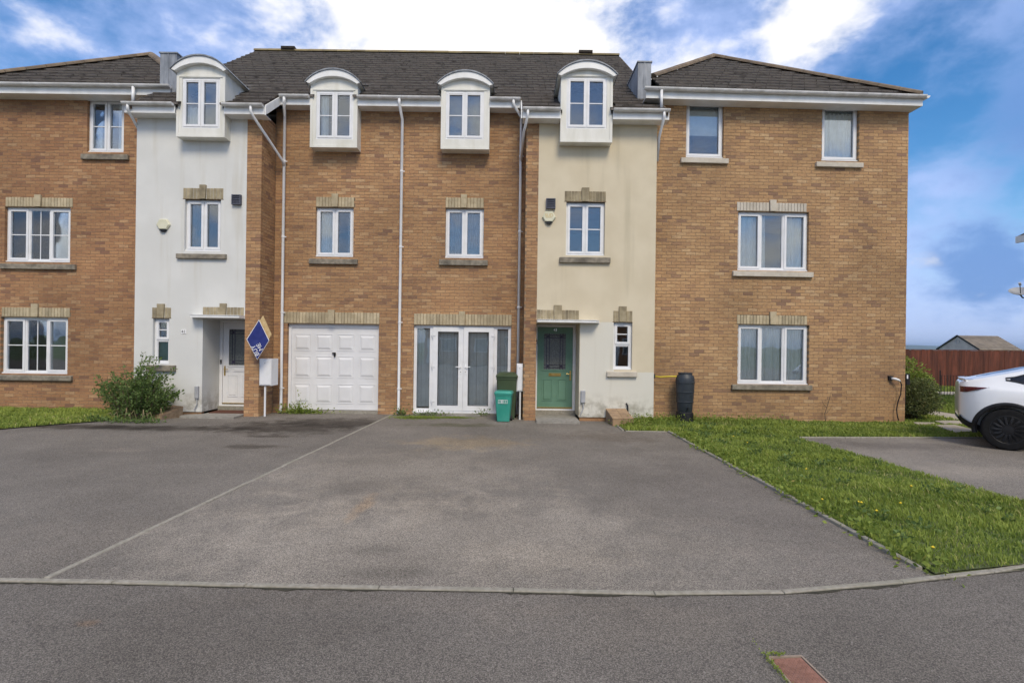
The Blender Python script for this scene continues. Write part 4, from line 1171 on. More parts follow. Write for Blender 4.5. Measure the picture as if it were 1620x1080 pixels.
# ---------------- garage door of 41
def garage_door(h, op):
    x0, x1, _, z1 = op; y = 0.10
    fr = MB(); fr.box(x0 + .004, x0 + 0.07, y - 0.02, y + 0.07, 0.06, z1 - .004); fr.box(x1 - 0.03, x1 - .004, y - 0.02, y + 0.07, 0.06, z1 - .004)
    fr.box(x0 + .0705, x1 - .0305, y - 0.02, y + 0.07, z1 - 0.09, z1 - .004); fr.build('garage_frame', 'upvc', h.root)
    a, b, za, zb = x0 + 0.074, x1 - 0.034, 0.075, z1 - 0.094
    d = MB(); d.box(a, b, y, y + 0.04, za, zb)
    for k in range(1, 30):      # faint vertical ribbing of the pressed steel
        pass
    do = d.build('garage_door', 'garage_white', h.root)
    w = (b - a) / 4
    zr = [(0.075, 0.315), (0.39, 0.655), (0.72, 0.925)]
    hh = zb - za
    for i in range(4):
        for (u, v) in zr:
            px0, px1 = a + i * w + 0.055, a + (i + 1) * w - 0.055; pz0, pz1 = za + hh * u, za + hh * v
            p = MB(); p.ring(px0, px1, pz0, pz1, 0.016, y - 0.008, y - 0.0005)
            t = 0.05
            vv = [(px0 + .03, y - .001, pz0 + .03), (px1 - .03, y - .001, pz0 + .03), (px1 - .03, y - .001, pz1 - .03), (px0 + .03, y - .001, pz1 - .03),
                  (px0 + .03 + t, y - .018, pz0 + .03 + t), (px1 - .03 - t, y - .018, pz0 + .03 + t), (px1 - .03 - t, y - .018, pz1 - .03 - t), (px0 + .03 + t, y - .018, pz1 - .03 - t)]
            p.add(vv, [(4, 5, 6, 7), (0, 1, 5, 4), (1, 2, 6, 5), (2, 3, 7, 6), (3, 0, 4, 7)])
            p.build('door_panel', 'garage_white', do)
    hd = MB(); hx, hz = (a + b) / 2 - 0.01, za + hh * 0.685
    hd.prism([(hx - 0.05, hz + 0.03), (hx + 0.025, hz + 0.035), (hx + 0.035, hz - 0.02), (hx + 0.02, hz - 0.075), (hx - 0.005, hz - 0.075), (hx - 0.01, hz - 0.005), (hx - 0.05, hz + 0.005)], y - 0.04, y - 0.001)
    hd.build('garage_handle', 'black', do)
    st = MB(); st.box(x0 + .002, x1 - .002, -0.02, y + 0.08, -0.04, 0.062); st.build('garage_sill', 'concrete', h.root)
garage_door(h41, op41)

# ---------------- french doors of 42
def french_doors(h, op):
    x0, x1, _, z1 = op; y = 0.06; z0 = 0.075
    W = x1 - x0
    fr = MB(); fr.ring(x0 + .003, x1 - .003, z0, z1 - .003, 0.05, y, y + 0.07)
    ma, mb_ = x0 + W * 0.185, x1 - W * 0.165
    for xm in (ma, mb_): fr.box(xm - 0.03, xm + 0.03, y + .002, y + 0.068, z0 + .0505, z1 - .0535)
    fr.box(x0 - 0.02, x1 + 0.02, y - 0.06, y + 0.07, z0 - 0.03, z0 - 0.0005)
    fo = fr.build('french_door_frame', 'upvc', h.root)
    xc = (ma + mb_) / 2
    for nm, (a, b) in (('l', (x0 + .053, ma - .03)), ('r', (mb_ + .03, x1 - .053))):
        s = MB(); s.ring(a + .0005, b - .0005, z0 + .0505, z1 - .0535, 0.02, y + 0.012, y + 0.05); s.build('glazing_bead', 'upvc', fo)
        g = MB(); pane_box(g, a + .018, b - .018, y + 0.03, z0 + .068, z1 - .071); g.build('sidelight_pane', 'glass', fo)
    for k, (a, b) in enumerate(((ma + .03, xc), (xc, mb_ - .03))):
        d = MB(); d.ring(a + .002, b - .002, z0 + .03, z1 - .035, 0.115, y - 0.022, y - 0.001)
        d.ring(a + .002 + (0 if k else .0), b - .002, z0 + .052, z1 - .055, 0.105, y - 0.0005, y + 0.05)
        do = d.build('french_door', 'upvc', h.root)
        g = MB(); pane_box(g, a + .108, b - .108, y + 0.02, z0 + .158, z1 - .161); g.build('pane', 'glass', do)
        sp = MB(); sp.ring(a + .117, b - .117, z0 + .145, z1 - .15, 0.012, y - 0.012, y - 0.0008); sp.build('gasket', 'black', do)
        hx = b - 0.055 if k == 0 else a + 0.055; sg = -1 if k == 0 else 1
        hd = MB(); hd.bbox(hx - 0.016, hx + 0.016, y - 0.032, y - 0.0225, 0.98, 1.20, 0.004)
        hd.tube([(hx, y - 0.03, 1.15), (hx, y - 0.065, 1.15), (hx + sg * 0.12, y - 0.068, 1.155)], 0.010, 8); hd.build('door_handle', 'white_print', do)
        ky = MB(); ky.tube([(hx, y - 0.034, 1.03), (hx, y - 0.0325, 1.03)], 0.009, 8); ky.build('keyhole', 'black', do)
        for zz in (0.32, 1.15, 1.90):
            ex = a + 0.01 if k == 0 else b - 0.01
            hg = MB(); hg.box(ex - 0.045, ex + 0.045, y - 0.035, y - 0.0225, zz - 0.012, zz + 0.028); hg.tube([(ex - 0.0 + (-.02 if k == 0 else .02), y - 0.035, zz - 0.06), (ex + (-.02 if k == 0 else .02), y - 0.035, zz + 0.06)], 0.010, 8)
            hg.build('hinge', 'upvc', do)
    for a, b in ((x0 + .06, ma - .04), (ma + .10, xc - .06), (xc + .06, mb_ - .10), (mb_ + .04, x1 - .06)):
        drapery(fo, 'vertical', a, b, y + 0.12, z0 + 0.10, z1 - 0.10, 'blind')
    st = MB(); st.box(x0 + .01, x1 - .01, -0.01, 0.13, -0.04, 0.044); st.build('door_step_bed', 'concrete', h.root)
french_doors(h42, op42)

# ---------------- downpipes of the middle block
def lp(h, px, py, c): x, z = h.L(px, py, c); return (x, c, z)
gx = h41.x(-5.38)
downpipe(h41, [(gx, YM - 0.035, ZM - 0.03), (gx, YM - 0.035, ZM - 0.16), (gx - 0.11, -0.07, ZM - 0.36), (gx - 0.11, -0.065, 0.14), (gx - 0.11, -0.11, 0.03)],
         clips=[(gx - 0.11, -0.065, z) for z in (0.6, 2.4, 4.2, 6.0)])
bx = h41.x(-5.80)
downpipe(h41, [(bx, YB - 0.035, ZB - 0.03), (bx, YB - 0.035, ZB - 0.14), (bx + 0.02, YB + 0.02, ZB - 0.22), (gx - 0.105, -0.14, ZB - 0.92), (gx - 0.11, -0.09, ZB - 1.0)], 0.03)
mx_ = h41.x(-2.70)
downpipe(h41, [(mx_, YM - 0.035, ZM - 0.03), (mx_, YM - 0.035, ZM - 0.15), (mx_ + 0.015, -0.07, ZM - 0.40), (mx_ + 0.015, -0.065, 0.14), (mx_ + 0.015, -0.11, 0.03)],
         clips=[(mx_ + 0.015, -0.065, z) for z in (0.62, 2.2, 4.0, 5.8)])
qx = h42.x(0.06)
downpipe(h42, [(qx - 0.10, YM - 0.035, ZM - 0.03), (qx - 0.10, YM - 0.035, ZM - 0.13), (qx + 0.09, -0.14, ZM - 0.34), (qx + 0.09, -0.065, ZM - 0.6), (qx + 0.09, -0.065, 0.05)],
         clips=[(qx + 0.09, -0.065, z) for z in (0.9, 2.6, 4.4, 6.2)])
ux = h42.x(0.28)
downpipe(h42, [(ux, YB - 0.035, ZB - 0.03), (ux, YB - 0.035, ZB - 0.16), (ux - 0.08, YB + 0.2, ZB - 0.42), (qx + 0.10, -0.12, ZB - 0.80)], 0.03)
rx = h42.x(3.27)
downpipe(h42, [(rx, YB - 0.035, ZB - 0.03), (rx, YB - 0.035, ZB - 0.16), (rx - 0.0, BAYY + 0.02, ZB - 0.45), (rx + 0.0, BAYY + 0.14, ZB - 0.95)], 0.03)
lx = h41.x(-8.50)
downpipe(h41, [(lx, YB - 0.035, ZB - 0.03), (lx, YB - 0.035, ZB - 0.14), (lx - 0.10, BAYY + 0.16, ZB - 0.42), (lx - 0.12, -0.10, ZB - 0.62), (lx - 0.12, -0.065, 0.05)], 0.03)

# ---------------- end blocks with hipped (pyramid) roofs
def end_block(h, wx0, wx1, ztop, eave, apex, cutx, wins, side):
    """wx0..wx1 local wall; eave=(y,z); apex=(x,y,z); cutx: party-wall plane that truncates the roof; side=+1 cut on the right"""
    root = h.root; holes = []
    for w in wins:
        r = h.R(*w['rect'], 0.07); w['r'] = r; holes.append(r)
        if 'lintel' in w:
            q = add_lintel(h, w['lintel'], w['key'], 0.0, w.get('lmat', 'soldier'), r); holes.append(q); holes.append((q[0] - .01, q[1] + .01, r[3], q[2]))
    mb = MB(); holed(mb, wx0, wx1, 0, ztop, [expand(q, 0.004) for q in holes], 0.004, 0.1)
    wall = mb.build('wall', 'mortar', root)
    planes = [((0, 0, 0), (1, 0), wx0, wx1, 0, ztop, holes)]
    depth = 2 * (apex[1] - eave[0]) + eave[0] * 2
    if side < 0: planes.append(((wx1, 0, 0), (0, 1), 0.1125, depth, 0, ztop, []))
    brickwork(h, wall, planes)
    if side < 0:
        sb = MB(); sb.box(wx1 - 0.1, wx1 - .004, 0.101, depth, 0, ztop); sb.build('side_wall', 'mortar', root)
    for w in wins:
        wo = window(h, w['r'], 0.0, w['lights'], w.get('hbar'), w.get('vbar', ()), w.get('drape'), vent=w.get('vent', False))
        sill(h, wo, h.R(*w['sill'], -0.03), 0.0, w.get('smat', 'stone'))
    # roof
    t = apex[1] - eave[0]; ye, ze = eave; ax, ay, az = apex
    s_ap = math.hypot(t, az - ze); S = Vector((0, t, az - ze)).normalized()
    xl, xr = ax - t, ax + t
    if side > 0: e0, e1 = xl, cutx
    else: e0, e1 = cutx, xr
    dk = MB()
    A = (ax, ay, az - 0.02)
    yb = ay + t
    base = [(xl, ye, ze - .02), (xr, ye, ze - .02), (xr, yb, ze - .02), (xl, yb, ze - .02)]
    # front slope cut at the party wall
    if side > 0:
        d = xr - cutx; hz = (cutx, ye + d, ze + d * (az - ze) / t - .02); hb = (cutx, yb - d, hz[2])
        dk.add([base[0], (cutx, ye, ze - .02), hz, A], [(0, 1, 2, 3)])
        dk.add([hz, hb, A], [(0, 1, 2)]); dk.add([base[3], base[0], A], [(0, 1, 2)]); dk.add([(cutx, yb, ze - .02), base[3], A, hb], [(0, 1, 2, 3)])
        regs = [[(e0, 0), (e1, 0), (e1, d * s_ap / t), (ax, s_ap)]]
    else:
        d = cutx - xl; hz = (cutx, ye + d, ze + d * (az - ze) / t - .02); hb = (cutx, yb - d, hz[2])
        dk.add([(cutx, ye, ze - .02), base[1], A, hz], [(0, 1, 2, 3)])
        dk.add([hb, hz, A], [(0, 1, 2)]); dk.add([base[1], base[2], A], [(0, 1, 2)]); dk.add([base[2], (cutx, yb, ze - .02), hb, A], [(0, 1, 2, 3)])
        regs = [[(e0, 0), (e1, 0), (ax, s_ap), (e0, d * s_ap / t)]]
    roof = dk.build('roof', 'tile', root)
    tile_slope(h, roof, (0, ye, ze), (1, 0, 0), S, regs)
    if side < 0:   # the slope on the open side too
        Sx = Vector((-t, 0, az - ze)).normalized()
        tile_slope(h, roof, (xr, 0, ze), (0, 1, 0), Sx, [[(ye, 0), (yb, 0), (ay, s_ap)]], limit=0)
    up = 0.05
    if side > 0:
        ridge_run(roof, (xl, ye, ze + up), (ax, ay, az + up)); ridge_run(roof, (ax, ay, az + up), (hz[0], hz[1], hz[2] + up + .02))
    else:
        ridge_run(roof, (hz[0], hz[1], hz[2] + up + .02), (ax, ay, az + up)); ridge_run(roof, (ax, ay, az + up), (xr, ye, ze + up))
    # eaves
    g0, g1 = (e0 - 0.0, e1 + 0.30) if side > 0 else (e0 - 0.36, e1 + 0.02)
    f_ = MB(); f_.box(g0, g1, ye + 0.02, ye + 0.045, ze - 0.20, ze - 0.015); f_.build('fascia', 'fascia', root)
    s2 = MB(); s2.box(g0 + .001, g1 - .001, ye + 0.0455, 0.02 if side > 0 else -0.001, ze - 0.198, ze - 0.18)
    if side < 0: s2.box(wx1 + 0.002, g1 - .001, -0.0005, yb, ze - 0.198, ze - 0.18)
    s2.build('soffit', 'fascia', root)
    if side < 0:
        f2 = MB(); f2.box(g1 + .0005, g1 + 0.025, ye + 0.02, yb, ze - 0.20, ze - 0.015); f2.build('fascia', 'fascia', root)
    gutter_run(h, g0 - 0.06, g1 + 0.04, ye - 0.045, ze + 0.005)
    if side < 0:   # gutter along the open side: reuse the run, turned
        g = gutter_run(h, ye - 0.05, yb, 0.0, 0.0); g.location = (g1 + 0.085, 0, ze + 0.005); g.rotation_euler = (0, 0, math.pi / 2)
    shell(h, wx0 + 0.02, wx1 - (0.12 if side < 0 else 0.02), 0.105, depth, ztop)
    lining(h, wx0 + 0.3, wx1 - 0.35, 0.05, ztop - 0.05)
    return roof

T3 = [(0, .335, 'o'), (.335, .665, 'f'), (.665, 1, 'o')]
end_block(hL, hL.x(-13.2), hL.x(-8.56), 7.45, (-0.35, 7.61), (hL.x(-10.54), 2.6, 9.89), hL.x(-8.36), [
    dict(rect=(141.7, 199.4, 158.6, 242.5), sill=(129, 203.6, 244, 253), lights=[(0, .5, 'o'), (.5, 1, 'o')], hbar=0.5, drape=[('curtain', .0, .30, .0, 1, 'net'), ('curtain', .74, 1, .0, 1, 'net')]),
    dict(rect=(11.7, 115, 329, 415), lintel=(9, 115.5, 312.8, 327), key=(56, 66.7, 308.6), sill=(0, 120, 417, 426), lights=T3, hbar=0.5, vbar=(1,)),
    dict(rect=(5.7, 110.8, 502, 591), lintel=(3, 111, 486.5, 500.7), key=(51, 62, 480.5), sill=(-5, 114, 593, 601.7), lights=T3, hbar=0.5, vbar=(1,)),
], +1)
cR = hR.L(1458, 153, -0.35)
aR = (cR[0] - 3.40, 3.05, cR[1] + 2.63)
WR1 = hR.L(1434.5, 420, 0.0)[0]
end_block(hR, 0.0, WR1, 7.30, (-0.35, cR[1]), aR, 0.07, [
    dict(rect=(1084, 1143, 162, 251), sill=(1077, 1152, 250, 258.6), smat='stone_pale', lights=[(0, 1, 'o')], drape=[('roller', .05, .95, .44, .96, 'blind')]),
    dict(rect=(1297.5, 1355.5, 168.6, 256), sill=(1290.7, 1364.8, 256.6, 265), smat='stone_pale', lights=[(0, 1, 'o')], drape=[('curtain', .04, .96, .02, .98, 'net')]),
    dict(rect=(1165, 1276.7, 336.4, 429), lintel=(1165.7, 1276, 321, 336), key=(1216.7, 1227, 316.7), sill=(1159, 1286, 429, 438), smat='stone_pale', lmat='stone_pale', lights=T3,
         drape=[('curtain', .03, .42, .02, .98, 'net'), ('curtain', .68, .97, .02, .98, 'net')]),
    dict(rect=(1165, 1276.7, 514, 607.7), lintel=(1165.7, 1276.7, 499, 513), key=(1216.7, 1227, 493), sill=(1157.7, 1284, 608, 616.7), lights=T3,
         drape=[('curtain', .03, .97, .02, .98, 'net')]),
], -1)

# lead-clad party-wall upstands between the roofs
def upstand(h, X0, X1, Y0, Y1, z0, z1):
    mb = MB(); x0, x1 = h.x(X0), h.x(X1); y0, y1 = Y0 - 12.5, Y1 - 12.5
    mb.box(x0, x1, y0, y1, z0, z1); mb.box(x0 - 0.02, x1 + 0.02, y0 - 0.02, y1, z1 + .0005, z1 + 0.03)
    o = mb.build('lead_upstand', 'lead', h.root)
    s = MB(); s.box((x0 + x1) / 2 - 0.012, (x0 + x1) / 2 + 0.012, y0 - 0.012, y0 - 0.0008, z0, z1); s.build('lead_seam', 'lead', o)
upstand(h42, 2.86, 3.17, 12.20, 13.7, 7.45, 8.34)
upstand(h41, -8.32, -7.93, 12.20, 13.7, 7.45, 8.40)
# downpipe stubs of the end blocks, dropping on to the bay roofs
lx = hL.x(-8.62)
downpipe(hL, [(lx - 0.25, -0.395, 7.57), (lx - 0.25, -0.395, 7.16)], 0.036)
rx = -0.08 + 0.12
downpipe(hR, [(rx + 0.0, -0.395, cR[1] - 0.03), (rx + 0.0, -0.395, cR[1] - 0.46)], 0.034)
# ------------------------------------------------------------------ ground, road, drives, kerbs
nrng = np.random.default_rng(11)

def structure(name, mb, mat):
    o = mb.build(name, mat); o['kind'] = 'structure'; return o

KP = [gr(px, py) for px, py in ((-150, 914), (0, 915.5), (220, 919.5), (400, 924), (610, 928), (812, 931.5), (1035, 936.5), (1238, 934.5), (1425, 918.5), (1530, 906), (1620, 897))]
KP = [Vector((-60, 4.1, 0)), Vector((-12, 3.82, 0))] + KP + [Vector((5.2, 4.55, 0)), Vector((7.0, 5.4, 0)), Vector((9, 5.75, 0)), Vector((60, 5.9, 0))]
def kerbY(X):
    for a, b in zip(KP[:-1], KP[1:]):
        if a.x <= X <= b.x: return a.y + (b.y - a.y) * (X - a.x) / (b.x - a.x)
    return KP[-1].y

def kerb_line(x0, x1, off=0.0):
    xs = [x0] + [p.x for p in KP if x0 < p.x < x1] + [x1]
    return [(x, kerbY(x) + off) for x in xs]

mb = MB(); mb.add([(-9000, -9000, -0.12), (9000, -9000, -0.12), (9000, 9000, -0.12), (-9000, 9000, -0.12)], [(0, 1, 2, 3)])
structure('ground', mb, 'field')

# bitmac surfaces
DK, LT = (0.195, 0.174, 0.149), (0.295, 0.264, 0.227)
M['drive42'] = asphalt_mat('bitmac_drive_worn', DK, LT, [
    (690, 850, 3.2, 1.5, (1.42, 1.40, 1.36), .85), (640, 745, 2.2, 2.2, (1.30, 1.27, 1.22), .7),
    (560, 772, .40, .35, (0.66, 0.66, 0.66), .7), (600, 868, .38, .14, (0.62, 0.62, 0.62), .7), (960, 690, 1.0, .8, (0.72, 0.68, 0.64), .8),
    (740, 700, 1.2, .7, (1.30, 1.14, 0.86), .7), (575, 800, .10, .55, (1.22, 1.0, 0.78), .6), (720, 672, 1.2, .3, (0.58, 0.60, 0.44), .9),
    (1150, 780, 1.2, 2.6, (0.80, 0.79, 0.80), .8), (620, 905, .45, .14, (0.65, 0.65, 0.65), .7), (860, 880, .8, .35, (1.2, 1.18, 1.14), .6)], 1.05)
M['drive41'] = asphalt_mat('bitmac_drive_left', DK, LT, [
    (250, 677, 2.6, .36, (0.42, 0.39, 0.36), .95), (420, 690, .5, .14, (0.5, 0.47, 0.44), .9), (455, 676, 1.8, .95, (0.40, 0.37, 0.34), .95), (530, 668, 1.9, .8, (0.40, 0.37, 0.34), .95), (400, 706, .6, .22, (0.48, 0.45, 0.42), .9),
    (150, 675, 1.7, .36, (0.45, 0.42, 0.39), .9), (250, 860, 2.2, 1.0, (1.12, 1.1, 1.08), .7), (190, 712, .5, .18, (1.25, 1.22, 1.2), .7)], 0.98)
M['road'] = asphalt_mat('road_bitmac', (0.178, 0.159, 0.137), (0.240, 0.215, 0.187), [(330, 980, 1.2, .7, (0.86, 0.85, 0.84), .8), (1000, 985, 1.0, .3, (1.16, 1.14, 1.11), .7), (140, 982, .08, .05, (1.4, 1.0, 0.7), .5), (780, 950, 2.4, .2, (1.12, 1.1, 1.08), .7)])
M['pad'] = asphalt_mat('bitmac_pad', DK, LT, [(1420, 705, 1.6, .4, (0.72, 0.71, 0.72), .8), (1560, 745, 1.2, .5, (1.25, 1.23, 1.2), .7)], 1.15)
M['dirt'] = noise_mat('kerb_grime_shade', (0.028, 0.026, 0.016), (0.06, 0.054, 0.034), 30, 0.95, 0.6, coord='World')  # dark colour for mossy debris and the painted shade at the kerb's foot

mb = MB(); kl = kerb_line(-60, 60, -0.02)
pts = [(-60, -16)] + [(60, -16)] + kl[::-1]
mb.add([(x, y, -0.013) for x, y in pts], [tuple(range(len(pts)))]); structure('road', mb, 'road')

sA, sB = gr(600, 665), gr(80, 911)                   # concrete strip between the two drives
sA = Vector((-2.76, 12.48, 0)) if False else sA
dirs = (sA - sB).normalized(); sTop = sA + dirs * ((12.49 - sA.y) / dirs.y)
eT, eB = Vector((3.16, 10.42, 0)), gr(1466, 906)      # edging between drive 42 and the lawn
kx0, kx1 = sB.x, eB.x
def strip_x(Y): return sB.x + (sTop.x - sB.x) * (Y - sB.y) / (sTop.y - sB.y)
def edge_x(Y): return eB.x + (eT.x - eB.x) * (Y - eB.y) / (eT.y - eB.y)

mb = MB()
pts = kerb_line(strip_x(kerbY(kx0)), edge_x(kerbY(kx1)), 0.02) + [(eT.x, eT.y), (2.28, 10.48), (2.28, 11.84), (1.50, 11.84), (1.50, 12.6), (sTop.x, 12.6)]
mb.add([(x, y, 0.0) for x, y in pts], [tuple(range(len(pts)))]); structure('driveway_right', mb, 'drive42')
mb = MB()
pts = kerb_line(-30, strip_x(kerbY(kx0)) , 0.02) + [(sTop.x, 12.6), (-7.0, 12.6), (-7.0, 11.84), (-7.62, 11.84), (-8.3, 11.05)] + \
      [tuple(gr(px, py).xy) for px, py in ((157, 667), (94, 671.6), (40, 676), (0, 679.5))] + [(-14, 9.3), (-30, 8.0)]
mb.add([(x, y, 0.0) for x, y in pts], [tuple(range(len(pts)))]); structure('driveway_left', mb, 'drive41')
pA, pB = gr(1265, 693), gr(1530, 693.5)
pL = gr(1620, 795)
mb = MB()
pdx = (pL.x - pA.x) / (pL.y - pA.y)
pts = kerb_line(pA.x + pdx * (4.9 - pA.y), 40, 0.02) + [(40, 12.6), (pB.x + 6, pB.y + 0.5), (pB.x, pB.y), (pA.x, pA.y)]
mb.add([(x, y, 0.0) for x, y in pts], [tuple(range(len(pts)))]); structure('parking_pad', mb, 'pad')

# kerb stones along the road
def quad_block(mb, p, q, w, z0, z1, n0=None, n1=None, b=0.008):
    d = (q - p).normalized(); n = Vector((-d.y, d.x, 0)); a0 = (n0 or n) * w / 2; a1 = (n1 or n) * w / 2
    lo = [p - a0, q - a1, q + a1, p + a0]
    v = [(x.x, x.y, z0) for x in lo] + [(x.x, x.y, z1 - b) for x in lo]
    i = [p - a0 * (1 - 2 * b / w) + d * b, q - a1 * (1 - 2 * b / w) - d * b, q + a1 * (1 - 2 * b / w) - d * b, p + a0 * (1 - 2 * b / w) + d * b]
    v += [(x.x, x.y, z1) for x in i]
    mb.add(v, [(8, 9, 10, 11)] + [(k, (k + 1) % 4, 4 + (k + 1) % 4, 4 + k) for k in range(4)] + [(4 + k, 4 + (k + 1) % 4, 8 + (k + 1) % 4, 8 + k) for k in range(4)], rng.random())

kb = MB()
kroot_pts = []
joints = [gr(px, py) for px, py in ((812, 931.5), (1035, 936.5), (1238, 934.5), (1425, 918.5))]
xs = [joints[0].x - 0.945 * k for k in range(15, 0, -1)] + [j.x for j in joints]
x = joints[-1].x
for _ in range(22): x += 0.86; xs.append(x)
base = MB(); 
kpoly = kerb_line(xs[0], xs[-1], -0.021) + kerb_line(xs[0], xs[-1], 0.021)[::-1]
base.prismz([(a, b) for a, b in kpoly], -0.12, -0.056)
kerb = structure('kerb', base, 'concrete')
for a, b in zip(xs[:-1], xs[1:]):
    mb = MB(); quad_block(mb, Vector((a + 0.002, kerbY(a), 0)), Vector((b - 0.002, kerbY(b), 0)), 0.048, -0.055, 0.003 + rng.uniform(-.002, .003), b=0.005)
    mb.build('kerb_stone', 'concrete', kerb)

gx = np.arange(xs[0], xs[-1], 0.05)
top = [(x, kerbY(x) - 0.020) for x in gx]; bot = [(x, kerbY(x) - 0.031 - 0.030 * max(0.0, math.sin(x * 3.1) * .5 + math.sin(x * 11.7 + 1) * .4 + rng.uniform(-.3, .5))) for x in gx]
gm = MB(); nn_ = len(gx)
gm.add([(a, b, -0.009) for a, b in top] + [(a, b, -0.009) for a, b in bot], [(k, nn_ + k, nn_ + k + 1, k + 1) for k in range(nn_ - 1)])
gq = gm.build('kerb_grime_shade', 'dirt', kerb); gq['kind'] = 'stuff'  # mossy grime and the kerb's shadow line, painted as one dark strip

def edging(name, p, q, w, z1, piece=0.91, mat='concrete', jitter=0.004):
    d = q - p; n = max(1, round(d.length / piece)); st = d / n; dn = d.normalized(); nn = Vector((-dn.y, dn.x, 0))
    bed = MB(); quad_block(bed, p, q, w * 0.8, -0.08, -0.03)
    o = structure(name, bed, mat)
    for k in range(n):
        mb = MB(); j0, j1 = nn * rng.uniform(-jitter, jitter), nn * rng.uniform(-jitter, jitter)
        quad_block(mb, p + st * k + dn * 0.004 + j0, p + st * (k + 1) - dn * 0.004 + j1, w, -0.029, z1 + rng.uniform(-.003, .003), b=0.006)
        mb.build('edging_stone', mat, o)
    return o
edging('drive_divider', sB - dirs * 0.035, sTop - dirs * 0.12, 0.050, 0.008)
edging('lawn_edging', eB + (eT - eB).normalized() * 0.06, eT, 0.050, 0.030, jitter=0.010)
edging('lawn_edging_return', Vector((2.30, 10.47, 0)), Vector((3.13, 10.45, 0)), 0.045, 0.018)
edging('bay_edging', Vector((2.27, 11.78, 0)), Vector((2.27, 10.52, 0)), 0.045, 0.018)
edging('pad_edging', Vector((pA.x, pA.y + 0.03, 0)), Vector((pB.x + 3, pB.y + 0.27, 0)), 0.05, 0.022)
edging('pad_side_edging', Vector((pL.x - 0.03, pL.y, 0)), Vector((pA.x - 0.03, pA.y, 0)), 0.05, 0.006)

# lawns (soil sheets; the grass itself stands on them)
LAWN_A = [(2.31, 11.82), (2.31, 10.50), (eT.x + 0.035, eT.y + 0.02), (edge_x(4.1) + 0.04, kerbY(edge_x(4.0)) + 0.032)] + \
         [q for q in kerb_line(3.35, pA.x + pdx * (5.2 - pA.y) - 0.06, 0.032)] + [(pL.x - 0.06, pL.y), (pA.x - 0.06, pA.y + 0.06), (pB.x, pB.y + 0.06), (pB.x + 4, pB.y + 0.40), (13.5, 12.1), (9.2, 12.16), (3.25, 11.97)]
LAWN_L = [tuple(gr(px, py).xy) for px, py in ((0, 679), (40, 675.5), (94, 671.2), (157, 666.5))] + [(-8.25, 11.10), (-7.66, 11.80), (-8.5, 11.82), (-8.6, 12.48), (-14, 12.48), (-14, 9.35)]
LAWN_B = [(9.2, 12.17), (13.5, 12.11), (40, 14.5), (40, 23.7), (9.2, 23.7)]
def sheet(name, poly, z, mat):
    mb = MB(); mb.add([(x, y, z) for x, y in poly], [tuple(range(len(poly)))])
    o = structure(name, mb, mat); bm = bmesh.new(); bm.from_mesh(o.data); bmesh.ops.triangulate(bm, faces=bm.faces); bmesh.ops.recalc_face_normals(bm, faces=bm.faces)
    for f in bm.faces:
        if f.normal.z < 0: f.normal_flip()
    bm.to_mesh(o.data); bm.free(); return o
sheet('front_lawn', LAWN_A, 0.012, 'soil'); sheet('left_lawn', LAWN_L, 0.012, 'soil'); sheet('side_lawn', LAWN_B, 0.010, 'soil')
for nm in ('driveway_right', 'driveway_left', 'parking_pad', 'road'):
    o = bpy.data.objects[nm]; bm = bmesh.new(); bm.from_mesh(o.data); bmesh.ops.triangulate(bm, faces=bm.faces)
    for f in bm.faces:
        if f.normal.z < 0: f.normal_flip()
    bm.to_mesh(o.data); bm.free()

kv = kerb_line(3.18, 6.2, -0.01) + kerb_line(3.18, 6.2, 0.25)[::-1]
sheet('verge_soil', kv, -0.004, 'soil')
# pale concrete path by the side of the end house, with stepping slabs
mb = MB(); mb.prismz([(10.72, 11.95), (11.62, 11.95), (11.62, 18.2), (10.72, 18.2)], 0.0, 0.045)
pth = structure('path', mb, 'path')
for poly in ([(9.05, 10.62), (9.75, 10.86), (9.93, 11.66), (9.45, 11.62)], [(9.12, 11.72), (9.62, 11.80), (9.75, 12.02), (9.25, 12.0)], [(9.85, 11.85), (10.6, 11.95), (10.6, 12.4), (9.95, 12.3)]):
    mb = MB(); mb.prismz(poly, 0.0, 0.05); mb.build('slab', 'path', pth)
mb = MB(); mb.add([(9, 19.3, 0.018), (40, 19.3, 0.018), (40, 21.3, 0.018), (9, 21.3, 0.018)], [(0, 1, 2, 3)]); structure('gravel_path', mb, 'path')
# door steps
def step_slab(h, poly, z1, label, mat='slab'):
    mb = MB(); mb.prismz(poly, -0.03, z1); o = mb.build('door_step', mat); tag(o, label, 'step'); return o
step_slab(h42, [(0.555, 11.36), (1.50, 11.36), (1.50, 12.40), (0.555, 12.40)], 0.055, 'grey paving slab step in front of the sage green front door')
step_slab(h41, [(-7.02, 11.40), (-6.06, 11.40), (-6.06, 12.40), (-6.98, 12.40), (-6.98, 11.82), (-7.35, 11.72), (-7.25, 11.40)], 0.045, 'grey paving slab step in front of the white front door')
mt = MB(); mt.box(-6.93, -6.10, 11.95, 12.38, 0.046, 0.062); tag(mt.build('door_mat', 'mat_brown'), 'red-brown coir mat lying before the white front door', 'door mat')
sl = MB(); sl.box(-1.52, -0.72, 12.16, 12.38, 0.0, 0.05); tag(sl.build('loose_slab', 'slab'), 'loose flat stone slab lying under the french doors', 'slab')

# distant hills
mb = MB(); v = []; f = []
n = 160
for k in range(n + 1):
    a = math.radians(-30 + 150 * k / n)
    hgt = 42 + 16 * math.sin(a * 5 + 1.1) + 9 * math.sin(a * 13 + .4) + 5 * math.sin(a * 31)
    for d, z in ((4300, -0.2), (4700, hgt * 0.75), (5200, hgt), (6200, -0.2)):
        v.append((math.sin(a) * d, math.cos(a) * d, z))
for k in range(n):
    for j in range(3): f.append((4 * k + j, 4 * k + 4 + j, 4 * k + 5 + j, 4 * k + 1 + j))
mb.add(v, f); structure('hills', mb, 'hill')

